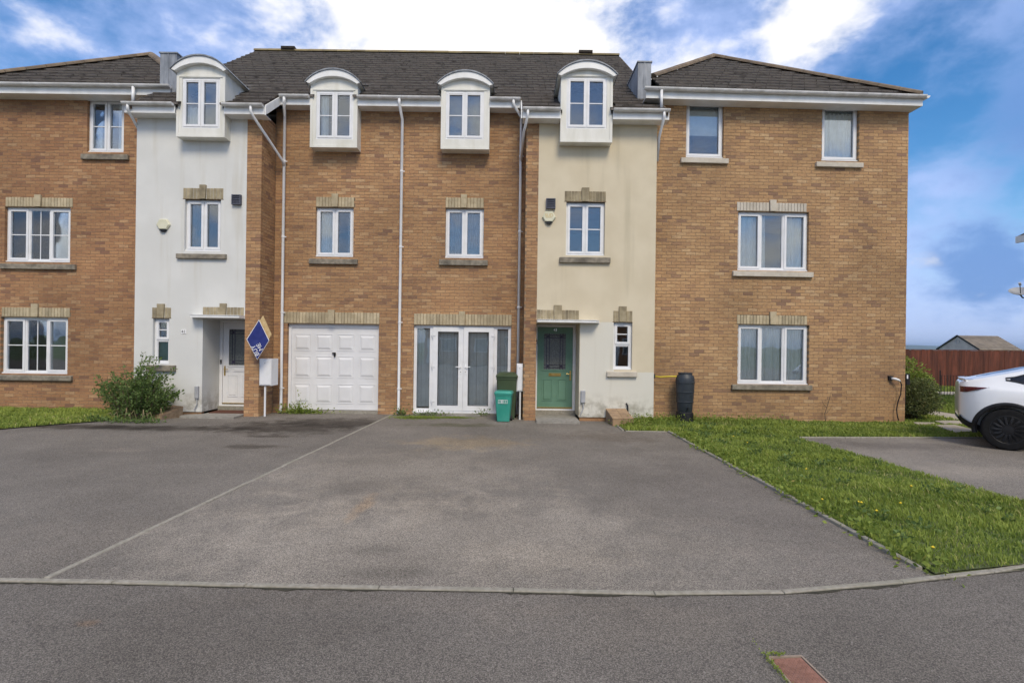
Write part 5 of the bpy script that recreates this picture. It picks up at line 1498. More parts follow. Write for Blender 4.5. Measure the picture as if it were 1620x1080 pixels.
# ------------------------------------------------------------------ vegetation
def in_poly(P, poly):
    x, y = P[:, 0], P[:, 1]; ins = np.zeros(len(P), bool); n = len(poly); j = n - 1
    for i in range(n):
        xi, yi = poly[i]; xj, yj = poly[j]
        c = ((yi > y) != (yj > y)) & (x < (xj - xi) * (y - yi) / (yj - yi + 1e-12) + xi)
        ins ^= c; j = i
    return ins

def mesh_np(name, V, loops, starts, totals, tint, mat):
    me = bpy.data.meshes.new(name)
    me.vertices.add(len(V)); me.vertices.foreach_set('co', V.astype(np.float32).ravel())
    me.loops.add(len(loops)); me.loops.foreach_set('vertex_index', loops.astype(np.int32))
    me.polygons.add(len(starts)); me.polygons.foreach_set('loop_start', starts.astype(np.int32)); me.polygons.foreach_set('loop_total', totals.astype(np.int32))
    a = me.attributes.new('tint', 'FLOAT', 'POINT'); a.data.foreach_set('value', tint.astype(np.float32))
    me.materials.append(M[mat]); me.update(calc_edges=True); me.validate()
    return me

def smooth_noise(P, sc, seed):
    r = np.random.default_rng(seed); out = np.zeros(len(P))
    for k in range(5):
        w = r.normal(size=2) * sc * (1.6 ** k); ph = r.random() * 6.28
        out += np.sin(P[:, 0] * w[0] + P[:, 1] * w[1] + ph) / (1.3 ** k)
    return out / 3.2

def grass(name, poly, dens, h0, h1, width, z0, label, seed, hscale=None, near=None, holes=(), bare=0.0):
    r = np.random.default_rng(seed)
    xs = [p[0] for p in poly]; ys = [p[1] for p in poly]
    A = (max(xs) - min(xs)) * (max(ys) - min(ys)); n = int(A * dens)
    P = np.stack([r.uniform(min(xs), max(xs), n), r.uniform(min(ys), max(ys), n)], 1)
    P = P[in_poly(P, poly)]
    if near is not None:
        d = np.hypot(P[:, 0], P[:, 1]); P = P[r.random(len(P)) < np.clip((near / d) ** 1.3, 0, 1)]
    for hp in holes: P = P[~in_poly(P, hp)]
    if bare > 0:
        bn = smooth_noise(P, 1.9, seed + 7) + 0.6 * smooth_noise(P, 6.0, seed + 8); P = P[(bn < 0.75) | (r.random(len(P)) > bare)]
    n = len(P); cl = smooth_noise(P, 2.6, seed + 1); cl2 = smooth_noise(P, 9, seed + 2)
    hh = r.uniform(h0, h1, n) * np.clip(1 + 0.55 * cl + 0.55 * cl2, 0.28, 2.4)
    if hscale is not None: hh = hh * hscale(P)
    d = np.hypot(P[:, 0], P[:, 1])
    ww = width * r.uniform(0.7, 1.3, n) * np.clip(d / 6.0, 0.75, 2.2)
    az = r.uniform(0, 2 * np.pi, n); lean = r.uniform(0.1, 0.95, n) * hh; la = r.uniform(0, 2 * np.pi, n) * 0.6 + 3.0 * cl2
    dx, dy = np.cos(az) * ww / 2, np.sin(az) * ww / 2
    lx, ly = np.cos(la) * lean, np.sin(la) * lean
    V = np.zeros((n, 5, 3))
    V[:, 0] = np.stack([P[:, 0] - dx, P[:, 1] - dy, np.full(n, z0)], 1); V[:, 1] = np.stack([P[:, 0] + dx, P[:, 1] + dy, np.full(n, z0)], 1)
    V[:, 2] = np.stack([P[:, 0] + dx * .8 + lx * .3, P[:, 1] + dy * .8 + ly * .3, z0 + hh * .6], 1); V[:, 3] = np.stack([P[:, 0] - dx * .8 + lx * .3, P[:, 1] - dy * .8 + ly * .3, z0 + hh * .6], 1)
    V[:, 4] = np.stack([P[:, 0] + lx, P[:, 1] + ly, z0 + hh * .95], 1)
    base = np.arange(n)[:, None] * 5
    loops = (base + np.array([0, 1, 2, 3, 3, 2, 4])[None]).ravel()
    starts = (np.arange(n)[:, None] * 7 + np.array([0, 4])[None]).ravel(); totals = np.tile([4, 3], n)
    dn = smooth_noise(P, 1.6, seed + 5) + 0.5 * smooth_noise(P, 5.5, seed + 6)
    tt = np.clip(0.40 + 0.34 * cl + 0.20 * cl2 + r.normal(0, 0.17, n), 0, 0.86); dry = r.random(n) < np.clip(0.04 + 0.22 * (dn - 0.15), 0.03, 0.40); tt[dry] = r.uniform(0.9, 1.0, dry.sum())
    me = mesh_np(name, V.reshape(-1, 3), loops, starts, totals, np.repeat(tt, 5), 'grass')
    o = bpy.data.objects.new(name, me); C.objects.link(o)
    tag(o, label, 'grass', kind='stuff'); return o

SLABS = [[(9.05, 10.62), (9.75, 10.86), (9.93, 11.66), (9.45, 11.62)], [(9.12, 11.72), (9.62, 11.80), (9.75, 12.02), (9.25, 12.0)], [(9.85, 11.85), (10.6, 11.95), (10.6, 12.4), (9.95, 12.3)], [(10.72, 11.8), (11.62, 11.8), (11.62, 18.2), (10.72, 18.2)]]

grass('grass', LAWN_A, 3800, 0.026, 0.066, 0.008, 0.010, 'uneven green grass of the lawn beside the drive and water butt', 5, near=7.5, holes=SLABS, bare=0.75,
      hscale=lambda P: 1 + 0.9 * (P[:, 1] > 11.3) * (P[:, 0] < 6.5))
grass('grass', LAWN_L, 2000, 0.03, 0.07, 0.010, 0.010, 'short green grass beneath the windows of the brick end block', 6)
gb = [(9.15, 12.18), (14, 12.2), (24, 14), (24, 19.2), (9.15, 19.2)]
grass('grass', gb, 900, 0.03, 0.09, 0.014, 0.008, 'pale green grass in front of the black railings', 8, holes=SLABS)
grass('grass', [(12, 21.3), (26, 21.3), (26, 23.6), (12, 23.6)], 500, 0.05, 0.14, 0.02, 0.008, 'green grass along the foot of the red-brown timber fence', 9)

def leaf_cloud(name, pts, dirs_, size, mat, parent, seed, droop=0.3, tbase=None):
    r = np.random.default_rng(seed); n = len(pts)
    D = dirs_ / (np.linalg.norm(dirs_, axis=1, keepdims=True) + 1e-9) + r.normal(0, 0.55, (n, 3)); D[:, 2] -= droop * r.random(n)
    D /= np.linalg.norm(D, axis=1, keepdims=True)
    U = np.cross(D, r.normal(0, 1, (n, 3))); U /= np.linalg.norm(U, axis=1, keepdims=True) + 1e-9
    Nn = np.cross(U, D)
    L = size * r.uniform(0.65, 1.35, n)[:, None]; W = L * r.uniform(0.22, 0.36, n)[:, None]
    V = np.zeros((n, 4, 3)); V[:, 0] = pts; V[:, 1] = pts + D * L * .5 + U * W + Nn * L * .08; V[:, 2] = pts + D * L; V[:, 3] = pts + D * L * .5 - U * W + Nn * L * .08
    base = np.arange(n)[:, None] * 4
    loops = (base + np.array([0, 1, 2, 0, 2, 3])[None]).ravel(); starts = np.arange(2 * n) * 3; totals = np.full(2 * n, 3)
    tt = np.clip((0.45 if tbase is None else tbase) + r.normal(0, 0.22, n), 0, 1)
    me = mesh_np(name, V.reshape(-1, 3), loops, starts, totals, np.repeat(tt, 4), mat)
    o = bpy.data.objects.new(name, me); C.objects.link(o); o.parent = parent
    return o

def stem_bush(name, label, loc, nst, spread, hgt, leafn, size, mat, seed, rad=(0.35, 0.25), cat='bush', lean=None, tall=()):
    r = np.random.default_rng(seed); root = thing(name, label, cat, loc)
    st = MB(); P, Dd = [], []
    for k in range(nst):
        a = r.uniform(0, 2 * np.pi); q = np.sqrt(r.random())
        b = np.array([np.cos(a) * q * rad[0], np.sin(a) * q * rad[1], 0.0])
        out = np.array([np.cos(a) * q * spread[0], np.sin(a) * q * spread[1], 0.0])
        H = hgt * (1 - 0.45 * q * q) * r.uniform(0.72, 1.05)
        if k < len(tall): out = np.array([tall[k][0], tall[k][1], 0]); H = tall[k][2]
        tip = b + out + np.array([0, 0, H]); mid = b + out * 0.35 + np.array([0, 0, H * 0.5]) + r.normal(0, 0.03, 3)
        pl = [(1 - t) ** 2 * b + 2 * t * (1 - t) * mid + t * t * tip for t in np.linspace(0, 1, 7)]
        st.tube(pl, [0.008, 0.007, 0.006, 0.005, 0.004, 0.003, 0.002], 5)
        m = int(leafn * r.uniform(0.7, 1.2)); t = r.uniform(0.08, 1.0, m) ** 0.8
        pp = ((1 - t) ** 2)[:, None] * b + (2 * t * (1 - t))[:, None] * mid + (t * t)[:, None] * tip
        wd = 0.085 * (1 - 0.72 * t)[:, None]
        off = r.normal(0, 1, (m, 3)) * wd; pp = pp + off
        P.append(pp); Dd.append(off * 5 + np.array([0, 0, 0.3]) + out * 0.6)
    st.build('stems', 'twig', root)
    Pn = np.concatenate(P); Pn[:, 2] = np.maximum(Pn[:, 2], 0.03)
    leaf_cloud('foliage', Pn, np.concatenate(Dd), size, mat, root, seed + 1)
    return root

bb = gr(213, 662)
stem_bush('leafy_shrub', 'bushy dark green shrub with upright shoots growing against the white rendered bay', (bb.x, bb.y + 0.05, 0.0), 85, (0.58, 0.33), 1.10, 105, 0.056, 'leaf_dark', 21,
          (0.38, 0.22), 'shrub', tall=[(-0.3, 0.1, 1.12), (0.36, 0.1, 1.2), (-0.02, 0.1, 1.34), (0.30, 0.1, 1.15), (0.02, 0.1, 1.42), (0.22, 0.1, 1.38), (0.12, 0.1, 1.3), (-0.12, 0.1, 1.22), (0.62, 0.05, 1.08), (0.55, 0.0, 1.0), (-0.55, 0.05, 0.9), (0.74, 0, 0.85), (-0.72, 0, 0.72)])

def round_bush(name, label, loc, radii, n, size, mat, seed, cat='shrub', lumps=9, tb=None):
    r = np.random.default_rng(seed); root = thing(name, label, cat, loc)
    cs = [(np.array([0, 0, radii[2]]), np.array(radii) * 0.82)]
    for k in range(lumps):
        d = r.normal(size=3); d /= np.linalg.norm(d); c = np.array([0, 0, radii[2]]) + d * np.array(radii) * 0.55
        cs.append((c, np.array(radii) * r.uniform(0.34, 0.5)))
    P = []; Dd = []
    vol = np.array([np.prod(q[1]) ** 0.67 for q in cs]); cnt = (n * vol / vol.sum()).astype(int)
    for (c, rr), m in zip(cs, cnt):
        d = r.normal(size=(m, 3)); d /= np.linalg.norm(d, axis=1, keepdims=True)
        P.append(c + d * rr * (r.uniform(0.55, 1.06, (m, 1)))); Dd.append(d)
    P = np.concatenate(P); Dd = np.concatenate(Dd); k = P[:, 2] > 0.04; P, Dd = P[k], Dd[k]
    tw = MB()
    for k in range(26):
        a = r.uniform(0, 6.28); q = r.uniform(.1, .9)
        tip = np.array([np.cos(a) * q * radii[0], np.sin(a) * q * radii[1], radii[2] * r.uniform(0.9, 1.75)])
        tw.tube([(0.12 * np.cos(a) * q, 0.12 * np.sin(a) * q, 0), tuple(tip * [0.5, 0.5, 0.5]), tuple(tip)], [0.014, 0.009, 0.003], 5)
    tw.build('branches', 'twig', root)
    leaf_cloud('foliage', P, Dd, size, mat, root, seed + 1, tbase=tb)
    return root
round_bush('hedge_shrub', 'rounded clipped dark hedge shrub against the corner of the end house', (9.80, 12.80, 0), (0.60, 0.66, 0.53), 11000, 0.05, 'leaf_hedge', 31)
round_bush('tall_shrub', 'taller light green shrub growing behind the clipped hedge shrub', (11.35, 15.3, 0), (0.90, 0.9, 0.82), 10000, 0.07, 'leaf_light', 41, lumps=12)

# small weeds: one patch by the garage, others in joints
def weeds(name, spots, label, seed, mat='leaf_dark', size=0.05):
    r = np.random.default_rng(seed); P, Dd = [], []
    for (x, y, rx, ry, hgt, m) in spots:
        a = r.normal(0, 0.45, (m, 2)); z = np.abs(r.normal(0, 0.5, m)) * hgt
        P.append(np.stack([x + a[:, 0] * rx, y + a[:, 1] * ry, z + 0.005], 1)); Dd.append(np.stack([a[:, 0], a[:, 1], np.full(m, 0.5)], 1))
    o = leaf_cloud(name, np.concatenate(P), np.concatenate(Dd), size, mat, None, seed + 3)
    return tag(o, label, 'weeds', kind='stuff')
weeds('weeds', [(-5.12, 12.36, .42, .07, .22, 420), (-4.75, 12.38, .5, .06, .10, 250), (-5.02, 12.34, .05, .05, .40, 90)], 'leafy green weeds growing along the foot of the white garage door', 51, 'leaf_light')
weeds('weeds', [(-2.60, 12.30, .16, .10, .16, 140), (-1.9, 12.30, .5, .08, .10, 200), (-0.7, 12.32, .2, .06, .14, 80)], 'scattered weeds under the white downpipe and french doors', 52)
weeds('moss', [(-2.15, 11.95, .55, .28, .012, 2600), (-1.4, 12.0, .6, .18, .010, 1200)], 'patch of yellow-green moss on the drive before the french doors', 53, 'leaf_light', 0.022)
weeds('weeds', [(4.0, 11.62, 1.0, .22, .17, 1900), (3.1, 11.6, .5, .25, .15, 900), (2.6, 11.2, .35, .4, .12, 900), (5.4, 11.75, .9, .15, .14, 900)], 'taller straggly weeds in the grass round the water butt', 54, 'leaf_light', 0.04)
weeds('weeds', [(edge_x(y) + 0.10 + 0.05 * math.sin(y * 7), y, .16, .35, .10, 170) for y in np.arange(4.3, 10.2, 0.55)], 'broad-leaved weeds creeping over the lawn edging stones', 55, 'leaf_light')
wr_ = np.random.default_rng(77)
weeds('weeds', [(x, y, .10, .10, .09, 45) for x, y in zip(wr_.uniform(3.4, 5.4, 46), wr_.uniform(4.4, 11.5, 46))], 'scattered broad-leaved weeds among the lawn grass beside the drive', 57, 'leaf_dark', 0.045)
weeds('weeds', [(gr(px, py).x, gr(px, py).y, .32, .14, .10, 200) for px, py in ((150, 666), (190, 668), (230, 669))], 'green weeds under the shrub by the white bay', 56)
st = MB()
for k in range(9):
    g = gr(180 + 9 * k, 664 + 3 * (k % 2)); a = rng.uniform(-.25, .25)
    st.tube([(g.x, g.y, 0.01), (g.x + a * .5, g.y - .06, 0.16 + .05 * (k % 3)), (g.x + a, g.y - .12, 0.14)], [0.006, 0.005, 0.003], 5)
tag(st.build('dry_stems', 'straw'), 'dry straw-coloured stems lying beneath the dark green shrub', 'stems', kind='stuff')
sx, sz = hR.L(1315, 640, -0.3)
sap = thing('bare_sapling', 'thin bare leafless sapling standing against the brick wall under the window', 'sapling', tuple(hR.m @ Vector((sx, -0.12, 0))))
mb = MB(); mb.tube([(0, 0, 0), (-.03, 0, .22), (.05, 0, .46), (.10, 0, .70)], [.010, .008, .005, .002], 6); mb.build('stem', 'twig', sap)
for a, z, dx in ((0, .22, .14), (1, .34, -.12), (2, .46, .12)):
    b = MB(); b.tube([(0.0 + (0.0 if z < .3 else .03), 0, z), (dx * .6, -.01, z + .10), (dx, 0, z + .22)], [.005, .004, .0015], 5); b.build('twig', 'twig', sap)
# dandelions
dd = [(1386, 808), (1300, 790), (1357, 794), (1362, 795), (1441, 769), (1424, 796), (1475, 866), (1160, 690), (1182, 700), (1275, 742)]
dmesh = []
for (px, py) in dd:
    g = gr(px, py, 0.09)
    t = thing('dandelion', 'small yellow dandelion flower standing in the lawn beside the drive', 'flower', (g.x, g.y, 0.0), group='dandelions in the lawn')
    if not dmesh:
        a = MB(); a.tube([(0, 0, 0), (0.004, 0, 0.09)], 0.0022, 5); b = MB(); b.lathe([(0.004, .085), (.012, .094), (.014, .098), (.008, .103), (.002, .107)], 0.004, 0, 10)
        dmesh = [a.mesh('stalk', 'grass'), b.mesh('flower_head', 'yellow')]
    for nm, me in zip(('stalk', 'flower_head'), dmesh):
        o = bpy.data.objects.new(nm, me); C.objects.link(o); o.parent = t
# ------------------------------------------------------------------ things on and around the houses
def on(h, px, py, c):
    x, z = h.L(px, py, c); return Vector((x, c, z))
def wpos(h, v): return h.m @ Vector(v)

# alarm boxes
def alarm_box(h, px, py, s, label, text):
    p = wpos(h, on(h, px, py, BAYY)); root = thing('alarm_box', label, 'alarm box', (p.x, p.y, p.z))
    hexp = [(s * 1.0, 0), (s * .55, s * .82), (-s * .55, s * .82), (-s * 1.0, 0), (-s * .55, -s * .70), (s * .55, -s * .70)]
    b = MB(); n = 6
    v = [(a, 0.0005, z) for a, z in hexp] + [(a, -0.03, z) for a, z in hexp] + [(a * .86, -0.055, z * .86) for a, z in hexp]
    f = [tuple(range(12, 18))] + [(k, (k + 1) % n, n + (k + 1) % n, n + k) for k in range(n)] + [(n + k, n + (k + 1) % n, 12 + (k + 1) % n, 12 + k) for k in range(n)]
    b.add(v, [q[::-1] for q in f]); b.build('cover', 'alarm', root)
    l = MB(); l.prism([(-s * .52, -s * .71), (-s * .2, -s * 1.05), (s * .2, -s * 1.05), (s * .52, -s * .71)], -0.05, -0.001); l.build('strobe', 'black', root)
    for t, sz, dz in text:
        text_mesh('lettering', t, s * sz, 'alarm_text', root, (0, -0.056, s * dz), (math.pi / 2, 0, 0), 0.001)
alarm_box(h41, 259.5, 356, 0.155, 'cream hexagonal alarm box with dark strobe on the white rendered bay', [])
alarm_box(h42, 868.3, 344, 0.155, 'cream hexagonal alarm box with gold SUD lettering on the cream rendered bay', [('SUD', .62, .22), ('SECURITY', .20, -.10)])
# dark louvred boxes
def wall_vent(h, px0, px1, py0, py1, label):
    x0, x1, z0, z1 = h.R(px0, px1, py0, py1, BAYY); c = wpos(h, ((x0 + x1) / 2, BAYY, z0))
    root = thing('wall_vent', label, 'vent', tuple(c)); w = (x1 - x0) / 2; hh = z1 - z0
    b = MB(); b.ring(-w, w, 0, hh, 0.022, -0.07, 0.0); b.box(-w + .0225, w - .0225, -0.045, -0.002, .0225, hh - .0225); b.build('casing', 'vent', root)
    for k in range(4):
        z = 0.03 + (hh - 0.06) * (k + .5) / 4; s = MB()
        s.add([(-w + .024, -0.064, z - .012), (w - .024, -0.064, z - .012), (w - .024, -0.046, z + .012), (-w + .024, -0.046, z + .012),
               (-w + .024, -0.060, z - .016), (w - .024, -0.060, z - .016), (w - .024, -0.0455, z + .008), (-w + .024, -0.0455, z + .008)],
              [(0, 1, 2, 3), (7, 6, 5, 4), (0, 4, 5, 1), (3, 2, 6, 7), (0, 3, 7, 4), (1, 5, 6, 2)]); s.build('louvre', 'vent', root)
wall_vent(h41, 368.5, 382.8, 309, 324.5, 'slate grey louvred vent box on the white rendered bay')
wall_vent(h42, 863.8, 878.5, 315, 331, 'slate grey louvred vent box above the lettered alarm box')
# number plate 41
x, z = h41.L(291, 524.5, BAYY); p = wpos(h41, (x, BAYY, z))
nr = thing('house_number', 'small white number plaque reading 41 on the white rendered bay', 'house number', tuple(p))
b = MB(); b.bbox(-.055, .055, -0.012, -0.0005, -.05, .05, .003); b.build('plaque', 'white_print', nr)
text_mesh('digits', '41', .10, 'dark_print', nr, (0, -0.0135, 0), (math.pi / 2, 0, 0), .001)
# door bells
def bell(loc, label):
    t = thing('door_bell', label, 'door bell', loc); b = MB(); b.bbox(-.018, .018, -.022, 0, -.05, .05, .006); b.build('body', 'black', t)
    c = MB(); c.lathe([(.010, 0), (.010, .003)], 0, 0, 10); o = c.build('button', 'chrome', t); o.rotation_euler = (math.pi / 2, 0, 0); o.location = (0, -.0225, -.018)
bell((0.585, 12.478, 1.78), 'black door bell on the frame of the sage green front door')
bell((-6.955, 12.478, 1.20), 'black door bell on the frame of the white front door')
# low grey cable box at the foot of each porch
def cable_box(loc, label, w):
    t = thing('cable_box', label, 'cable box', loc); b = MB(); b.bbox(-w / 2, w / 2, -.06, 0, 0, .27, .01); b.build('casing', 'vent_grey', t)
    c = MB(); c.tube([(0, -.03, .0), (0.01, -.03, -.13), (-.05, -.035, -.26)], .012, 6); c.build('conduit', 'vent_grey', t)
M['vent_grey'] = noise_mat('grey_pvc', (0.34, 0.35, 0.37), (0.42, 0.43, 0.45), 6, 0.6)
cable_box((1.62, 11.799, 0.42), 'grey plastic cable box at the foot of the cream rendered bay', .10)
cable_box((-7.10, 11.799, 0.40), 'grey plastic cable box at the foot of the white rendered bay', .08)

# meter boxes
def meter_box(name, label, x0, x1, y0, y1, z0, z1, pipe):
    t = thing(name, label, 'meter box', ((x0 + x1) / 2, (y0 + y1) / 2, 0)); cx, cy = (x0 + x1) / 2, (y0 + y1) / 2
    b = MB(); b.bbox(x0 - cx, x1 - cx, y0 - cy, y1 - cy, z0, z1, .012); b.build('casing', 'upvc', t)
    d = MB(); d.bbox(x0 - cx + .02, x1 - cx - .02, y0 - cy - .012, y0 - cy - .0005, z0 + .025, z1 - .04, .006); d.build('door', 'upvc', t)
    l = MB(); l.tube([(0, y0 - cy - .013, z1 - .10), (0, y0 - cy - .016, z1 - .10)], .012, 8); l.build('lock', 'vent_grey', t)
    p = MB(); p.tube([(pipe[0] - cx, pipe[1] - cy, -.03), (pipe[0] - cx, pipe[1] - cy, z0 - .0005)], pipe[2], 10); p.build('conduit', 'upvc', t)
meter_box('meter_box', 'white meter box with conduit beside the blue diamond sign', -5.715, -5.44, 11.80, 12.15, 0.70, 1.31, (-5.60, 11.86, .022))
meter_box('meter_box', 'narrow white meter box beside the dark green wheelie bin', 0.115, 0.258, 11.86, 12.28, 0.64, 1.27, (0.20, 11.90, .022))

# BUY ME sign: two boards bolted together, upside down
Yd = 11.50
sg = thing('sale_sign', 'navy blue diamond sign board reading BUY ME, hung upside down on the brick pier', 'sign', tuple(at(408, 537, Yd)))
o0 = at(408, 537, Yd)
def diamond(pts, th, dy):
    P = [at(px, py, Yd) - o0 for px, py in pts]; b = MB()
    b.prism([(q.x, q.z) for q in P], dy, dy + th); return b
diamond([(409.6, 505.6), (425.8, 538.2), (406.9, 568.8), (389.9, 536.6)], .010, 0.0).build('board_edge', 'white_print', sg)
diamond([(409.7, 507), (425, 538.5), (407, 567.8), (391, 536.7)], .003, -0.0035).build('blue_face', 'sign_blue', sg)
bk = MB(); P = [at(px, py, Yd + .06) - o0 for px, py in ((416, 499), (429.5, 529), (410, 562), (396, 530))]
bk.prism([(q.x, q.z) for q in P], .060, .075); bk.build('wooden_backing', 'sign_wood', sg)
sp = MB(); sp.box(-.06, .05, .0105, .0595, -.10, .10); sp.box(-.10, -.05, .0755, .298, -.02, .02); sp.build('spacer_block', 'sign_wood', sg)
bx_ = MB(); 
ang = math.atan2((at(391, 536.7, Yd) - at(407, 567.8, Yd)).z, (at(391, 536.7, Yd) - at(407, 567.8, Yd)).x)
for t, px, py, sz in (('BUY', 404.3, 554.3, .135), ('ME', 411.2, 548.6, .135)):
    q = at(px, py, Yd) - o0
    o = text_mesh('lettering', t, sz, 'white_print', sg, (q.x, -.0045, q.z), (0, 0, 0), .001)
    o.matrix_basis = Matrix.Translation((q.x, -.0045, q.z)) @ Matrix.Rotation(math.pi / 2, 4, 'X') @ Matrix.Rotation(ang, 4, 'Z')
sw = MB()
for cx, cz, r0 in ((402, 531, .10), (412, 525, .12)):
    q = at(cx, cz, Yd) - o0
    for k in range(10):
        a0, a1 = math.radians(20 + 14 * k), math.radians(20 + 14 * (k + 1))
        sw.prism([(q.x + r0 * math.cos(a0), q.z + r0 * math.sin(a0) * .6), (q.x + (r0 + .006) * math.cos(a0), q.z + (r0 + .006) * math.sin(a0) * .6), (q.x + (r0 + .006) * math.cos(a1), q.z + (r0 + .006) * math.sin(a1) * .6), (q.x + r0 * math.cos(a1), q.z + r0 * math.sin(a1) * .6)], -.0042, -.0036)
sw.build('swirl_motif', 'sign_swirl', sg) if 'sign_swirl' in M else None

# wheelie bins
def wheelie(name, label, loc, rotz, w, d, hgt, mat, lidmat, tilt=0.0, text=None, taper=0.78):
    t = thing(name, label, 'bin', loc, rotz)
    if tilt: t.rotation_euler = (0, tilt, rotz)
    def ring(ww, dd, z, r): 
        pts = []
        for sx, sy in ((1, -1), (1, 1), (-1, 1), (-1, -1)):
            cx, cy = sx * (ww / 2 - r), sy * (dd / 2 - r); a0 = {(1, -1): -90, (1, 1): 0, (-1, 1): 90, (-1, -1): 180}[(sx, sy)]
            for k in range(4): a = math.radians(a0 + 30 * k); pts.append((cx + r * math.cos(a), cy + r * math.sin(a), z))
        return pts
    def loft(rings, caps=True):
        b = MB(); n = len(rings[0]); v = [p for r in rings for p in r]
        f = [(i * n + k, i * n + (k + 1) % n, (i + 1) * n + (k + 1) % n, (i + 1) * n + k) for i in range(len(rings) - 1) for k in range(n)]
        if caps: f += [tuple(range(n - 1, -1, -1)), tuple((len(rings) - 1) * n + k for k in range(n))]
        return b.add(v, f)
    zt = hgt * 0.90
    body = loft([ring(w * taper, d * taper, 0.015, .03), ring(w * (taper + (1 - taper) * .5), d * (taper + (1 - taper) * .5), zt * .5, .035), ring(w * .97, d * .97, zt * .94, .035), ring(w * 1.02, d * 1.02, zt * .945, .035), ring(w * 1.02, d * 1.02, zt, .035)])
    o = body.build('body', mat, t); smooth_by_angle(o)
    lid = loft([ring(w * 1.06, d * 1.08, zt + .001, .03), ring(w * 1.07, d * 1.09, zt + .03, .03), ring(w * .98, d * .98, zt + .062, .05), ring(w * .70, d * .62, hgt, .06)])
    o = lid.build('lid', lidmat, t); smooth_by_angle(o)
    hd = MB(); hd.tube([(-w * .36, d * .56, zt - .02), (-w * .36, d * .66, zt + .01), (w * .36, d * .66, zt + .01), (w * .36, d * .56, zt - .02)], .013, 8); hd.build('handle', mat, t)
    for s in (-1, 1):
        wh = MB(); r = hgt * .085; wh.tube([(s * (w * taper / 2 + .002), d * taper * .45, r), (s * (w * taper / 2 + .042), d * taper * .45, r)], r, 16); wh.build('wheel', 'rubber', t)
    if text:
        pb = MB(); yy = -d / 2 * (taper + (1 - taper) * .72) - .006
        tilt_a = math.atan2(d * (1 - taper) / 2, zt)
        lab = MB(); lab.ring(-w * .28, w * .28, -.038, .038, .006, -.002, 0); lo = lab.build('label_plate', 'white_print', t)
        lo.location = (-.0, yy - .006, zt * .74); lo.rotation_euler = (-tilt_a, 0, 0)
        tx = text_mesh('lettering', text, .085, 'white_print', t, (0, yy - .008, zt * .74), (math.pi / 2 - tilt_a, 0, 0), .001)
    return t
g = gr(799, 664)
wheelie('wheelie_bin', 'tall dark green wheelie bin beside the french doors', (at(801.5, 640, 12.05).x, 12.05, 0), 0.0, .47, .50, 1.07, 'bin_green', 'bin_green')
wheelie('food_bin', 'small teal recycling bin with white 1811 lettering in front of the dark green bin', (at(797, 640, 11.62).x, 11.62, 0), math.radians(-6), .37, .36, .68, 'bin_teal', 'bin_teal', 0.0, '1811', .74)

# water butt on its stand, with hose
wx, wz = hR.L(1083.5, 630, -0.33); wp = wpos(hR, (wx, -0.33, 0))
wb = thing('water_butt', 'slim slate-blue plastic water butt on black stand against the brick wall', 'water butt', tuple(wp))
b = MB(); b.lathe([(.155, .26), (.165, .30), (.175, .47), (.187, .475), (.187, .495), (.182, .50), (.192, .69), (.203, .695), (.203, .715), (.198, .72), (.203, .90), (.212, .905), (.212, .925), (.205, .93), (.203, 1.00), (.180, 1.06), (.150, 1.09), (.148, 1.105)], 0, 0, 28)
o = b.build('barrel', 'butt', wb); smooth_by_angle(o, 40)
b = MB(); b.lathe([(.158, 1.1055), (.158, 1.125), (.14, 1.135), (.02, 1.138)], 0, 0, 24); o = b.build('lid', 'butt', wb); smooth_by_angle(o, 40)
b = MB(); b.lathe([(.20, 0.0), (.185, .24), (.165, .259)], 0, 0, 16); b.build('stand', 'black', wb)
b = MB(); b.tube([(0, -.16, .36), (0, -.23, .36)], .014, 8); b.tube([(0, -.215, .36), (0, -.215, .31)], .011, 8); b.build('tap', 'black', wb)
hz_ = 1.03
p0 = Vector((3.23, 11.90, 1.03)); p1 = Vector((wp.x - .19, wp.y, 1.03))
hs = thing('filler_hose', 'bright yellow filler hose running from the downpipe to the water butt', 'hose', (p0.x, p0.y, 1.03))
b = MB(); dlt = p1 - p0
b.tube([(0.03, 0, 0), (dlt.x * .3, dlt.y * .4, -.012), (dlt.x * .7, dlt.y * .8, .010), (dlt.x, dlt.y, .015)], .017, 10); b.build('tube', 'hose', hs, smooth=True)
b = MB(); b.box(-.02, .035, -.03, .03, -.05, .05); b.build('diverter', 'black', hs)

# brick ramps (sloping gully covers) by each bay
def brick_ramp(loc, rotz, w, d, h0, h1, label, loose=False):
    t = thing('brick_ramp', label, 'brick block', loc, rotz)
    b = MB(); prism_yz(b, [(0.004, 0), (d - .004, 0), (d - .004, h1 - .035), (.004, h0 - .035)], -w / 2 + .004, w / 2 - .004); b.build('core', 'mortar', t)
    n = 4; S = math.atan2(h1 - h0, d); L = math.hypot(d, h1 - h0)
    for i in range(2):
        for k in range(n):
            m = MB(); a = -w / 2 + i * w / 2 + .003; e = a + w / 2 - .006
            m.box(a, e, 0.003 + k * L / n, (k + 1) * L / n - .003, -.035, 0, rng.random()); o = m.build('brick', 'sandstone', t)
            o.location = (0, 0, h0); o.rotation_euler = (S, 0, 0)
    for k in range(2):
        m = MB(); m.box(-w / 2 + k * w / 2 + .003, -w / 2 + (k + 1) * w / 2 - .003, -.002, .06, 0.0, h0 - .037, rng.random()); m.build('brick', 'sandstone', t)
    if loose:
        m = MB(); m.bbox(-.08, .15, 0, .10, 0, .06, .005, .6); o = m.build('loose_brick', 'sandstone', t); o.location = (-.02, d * .45, h0 + (h1 - h0) * .5 + .005); o.rotation_euler = (S, 0, .5)
brick_ramp((2.24 + .16, 11.15, 0), math.radians(4), .46, .62, .16, .30, 'sloping brick block at the foot of the cream rendered bay')
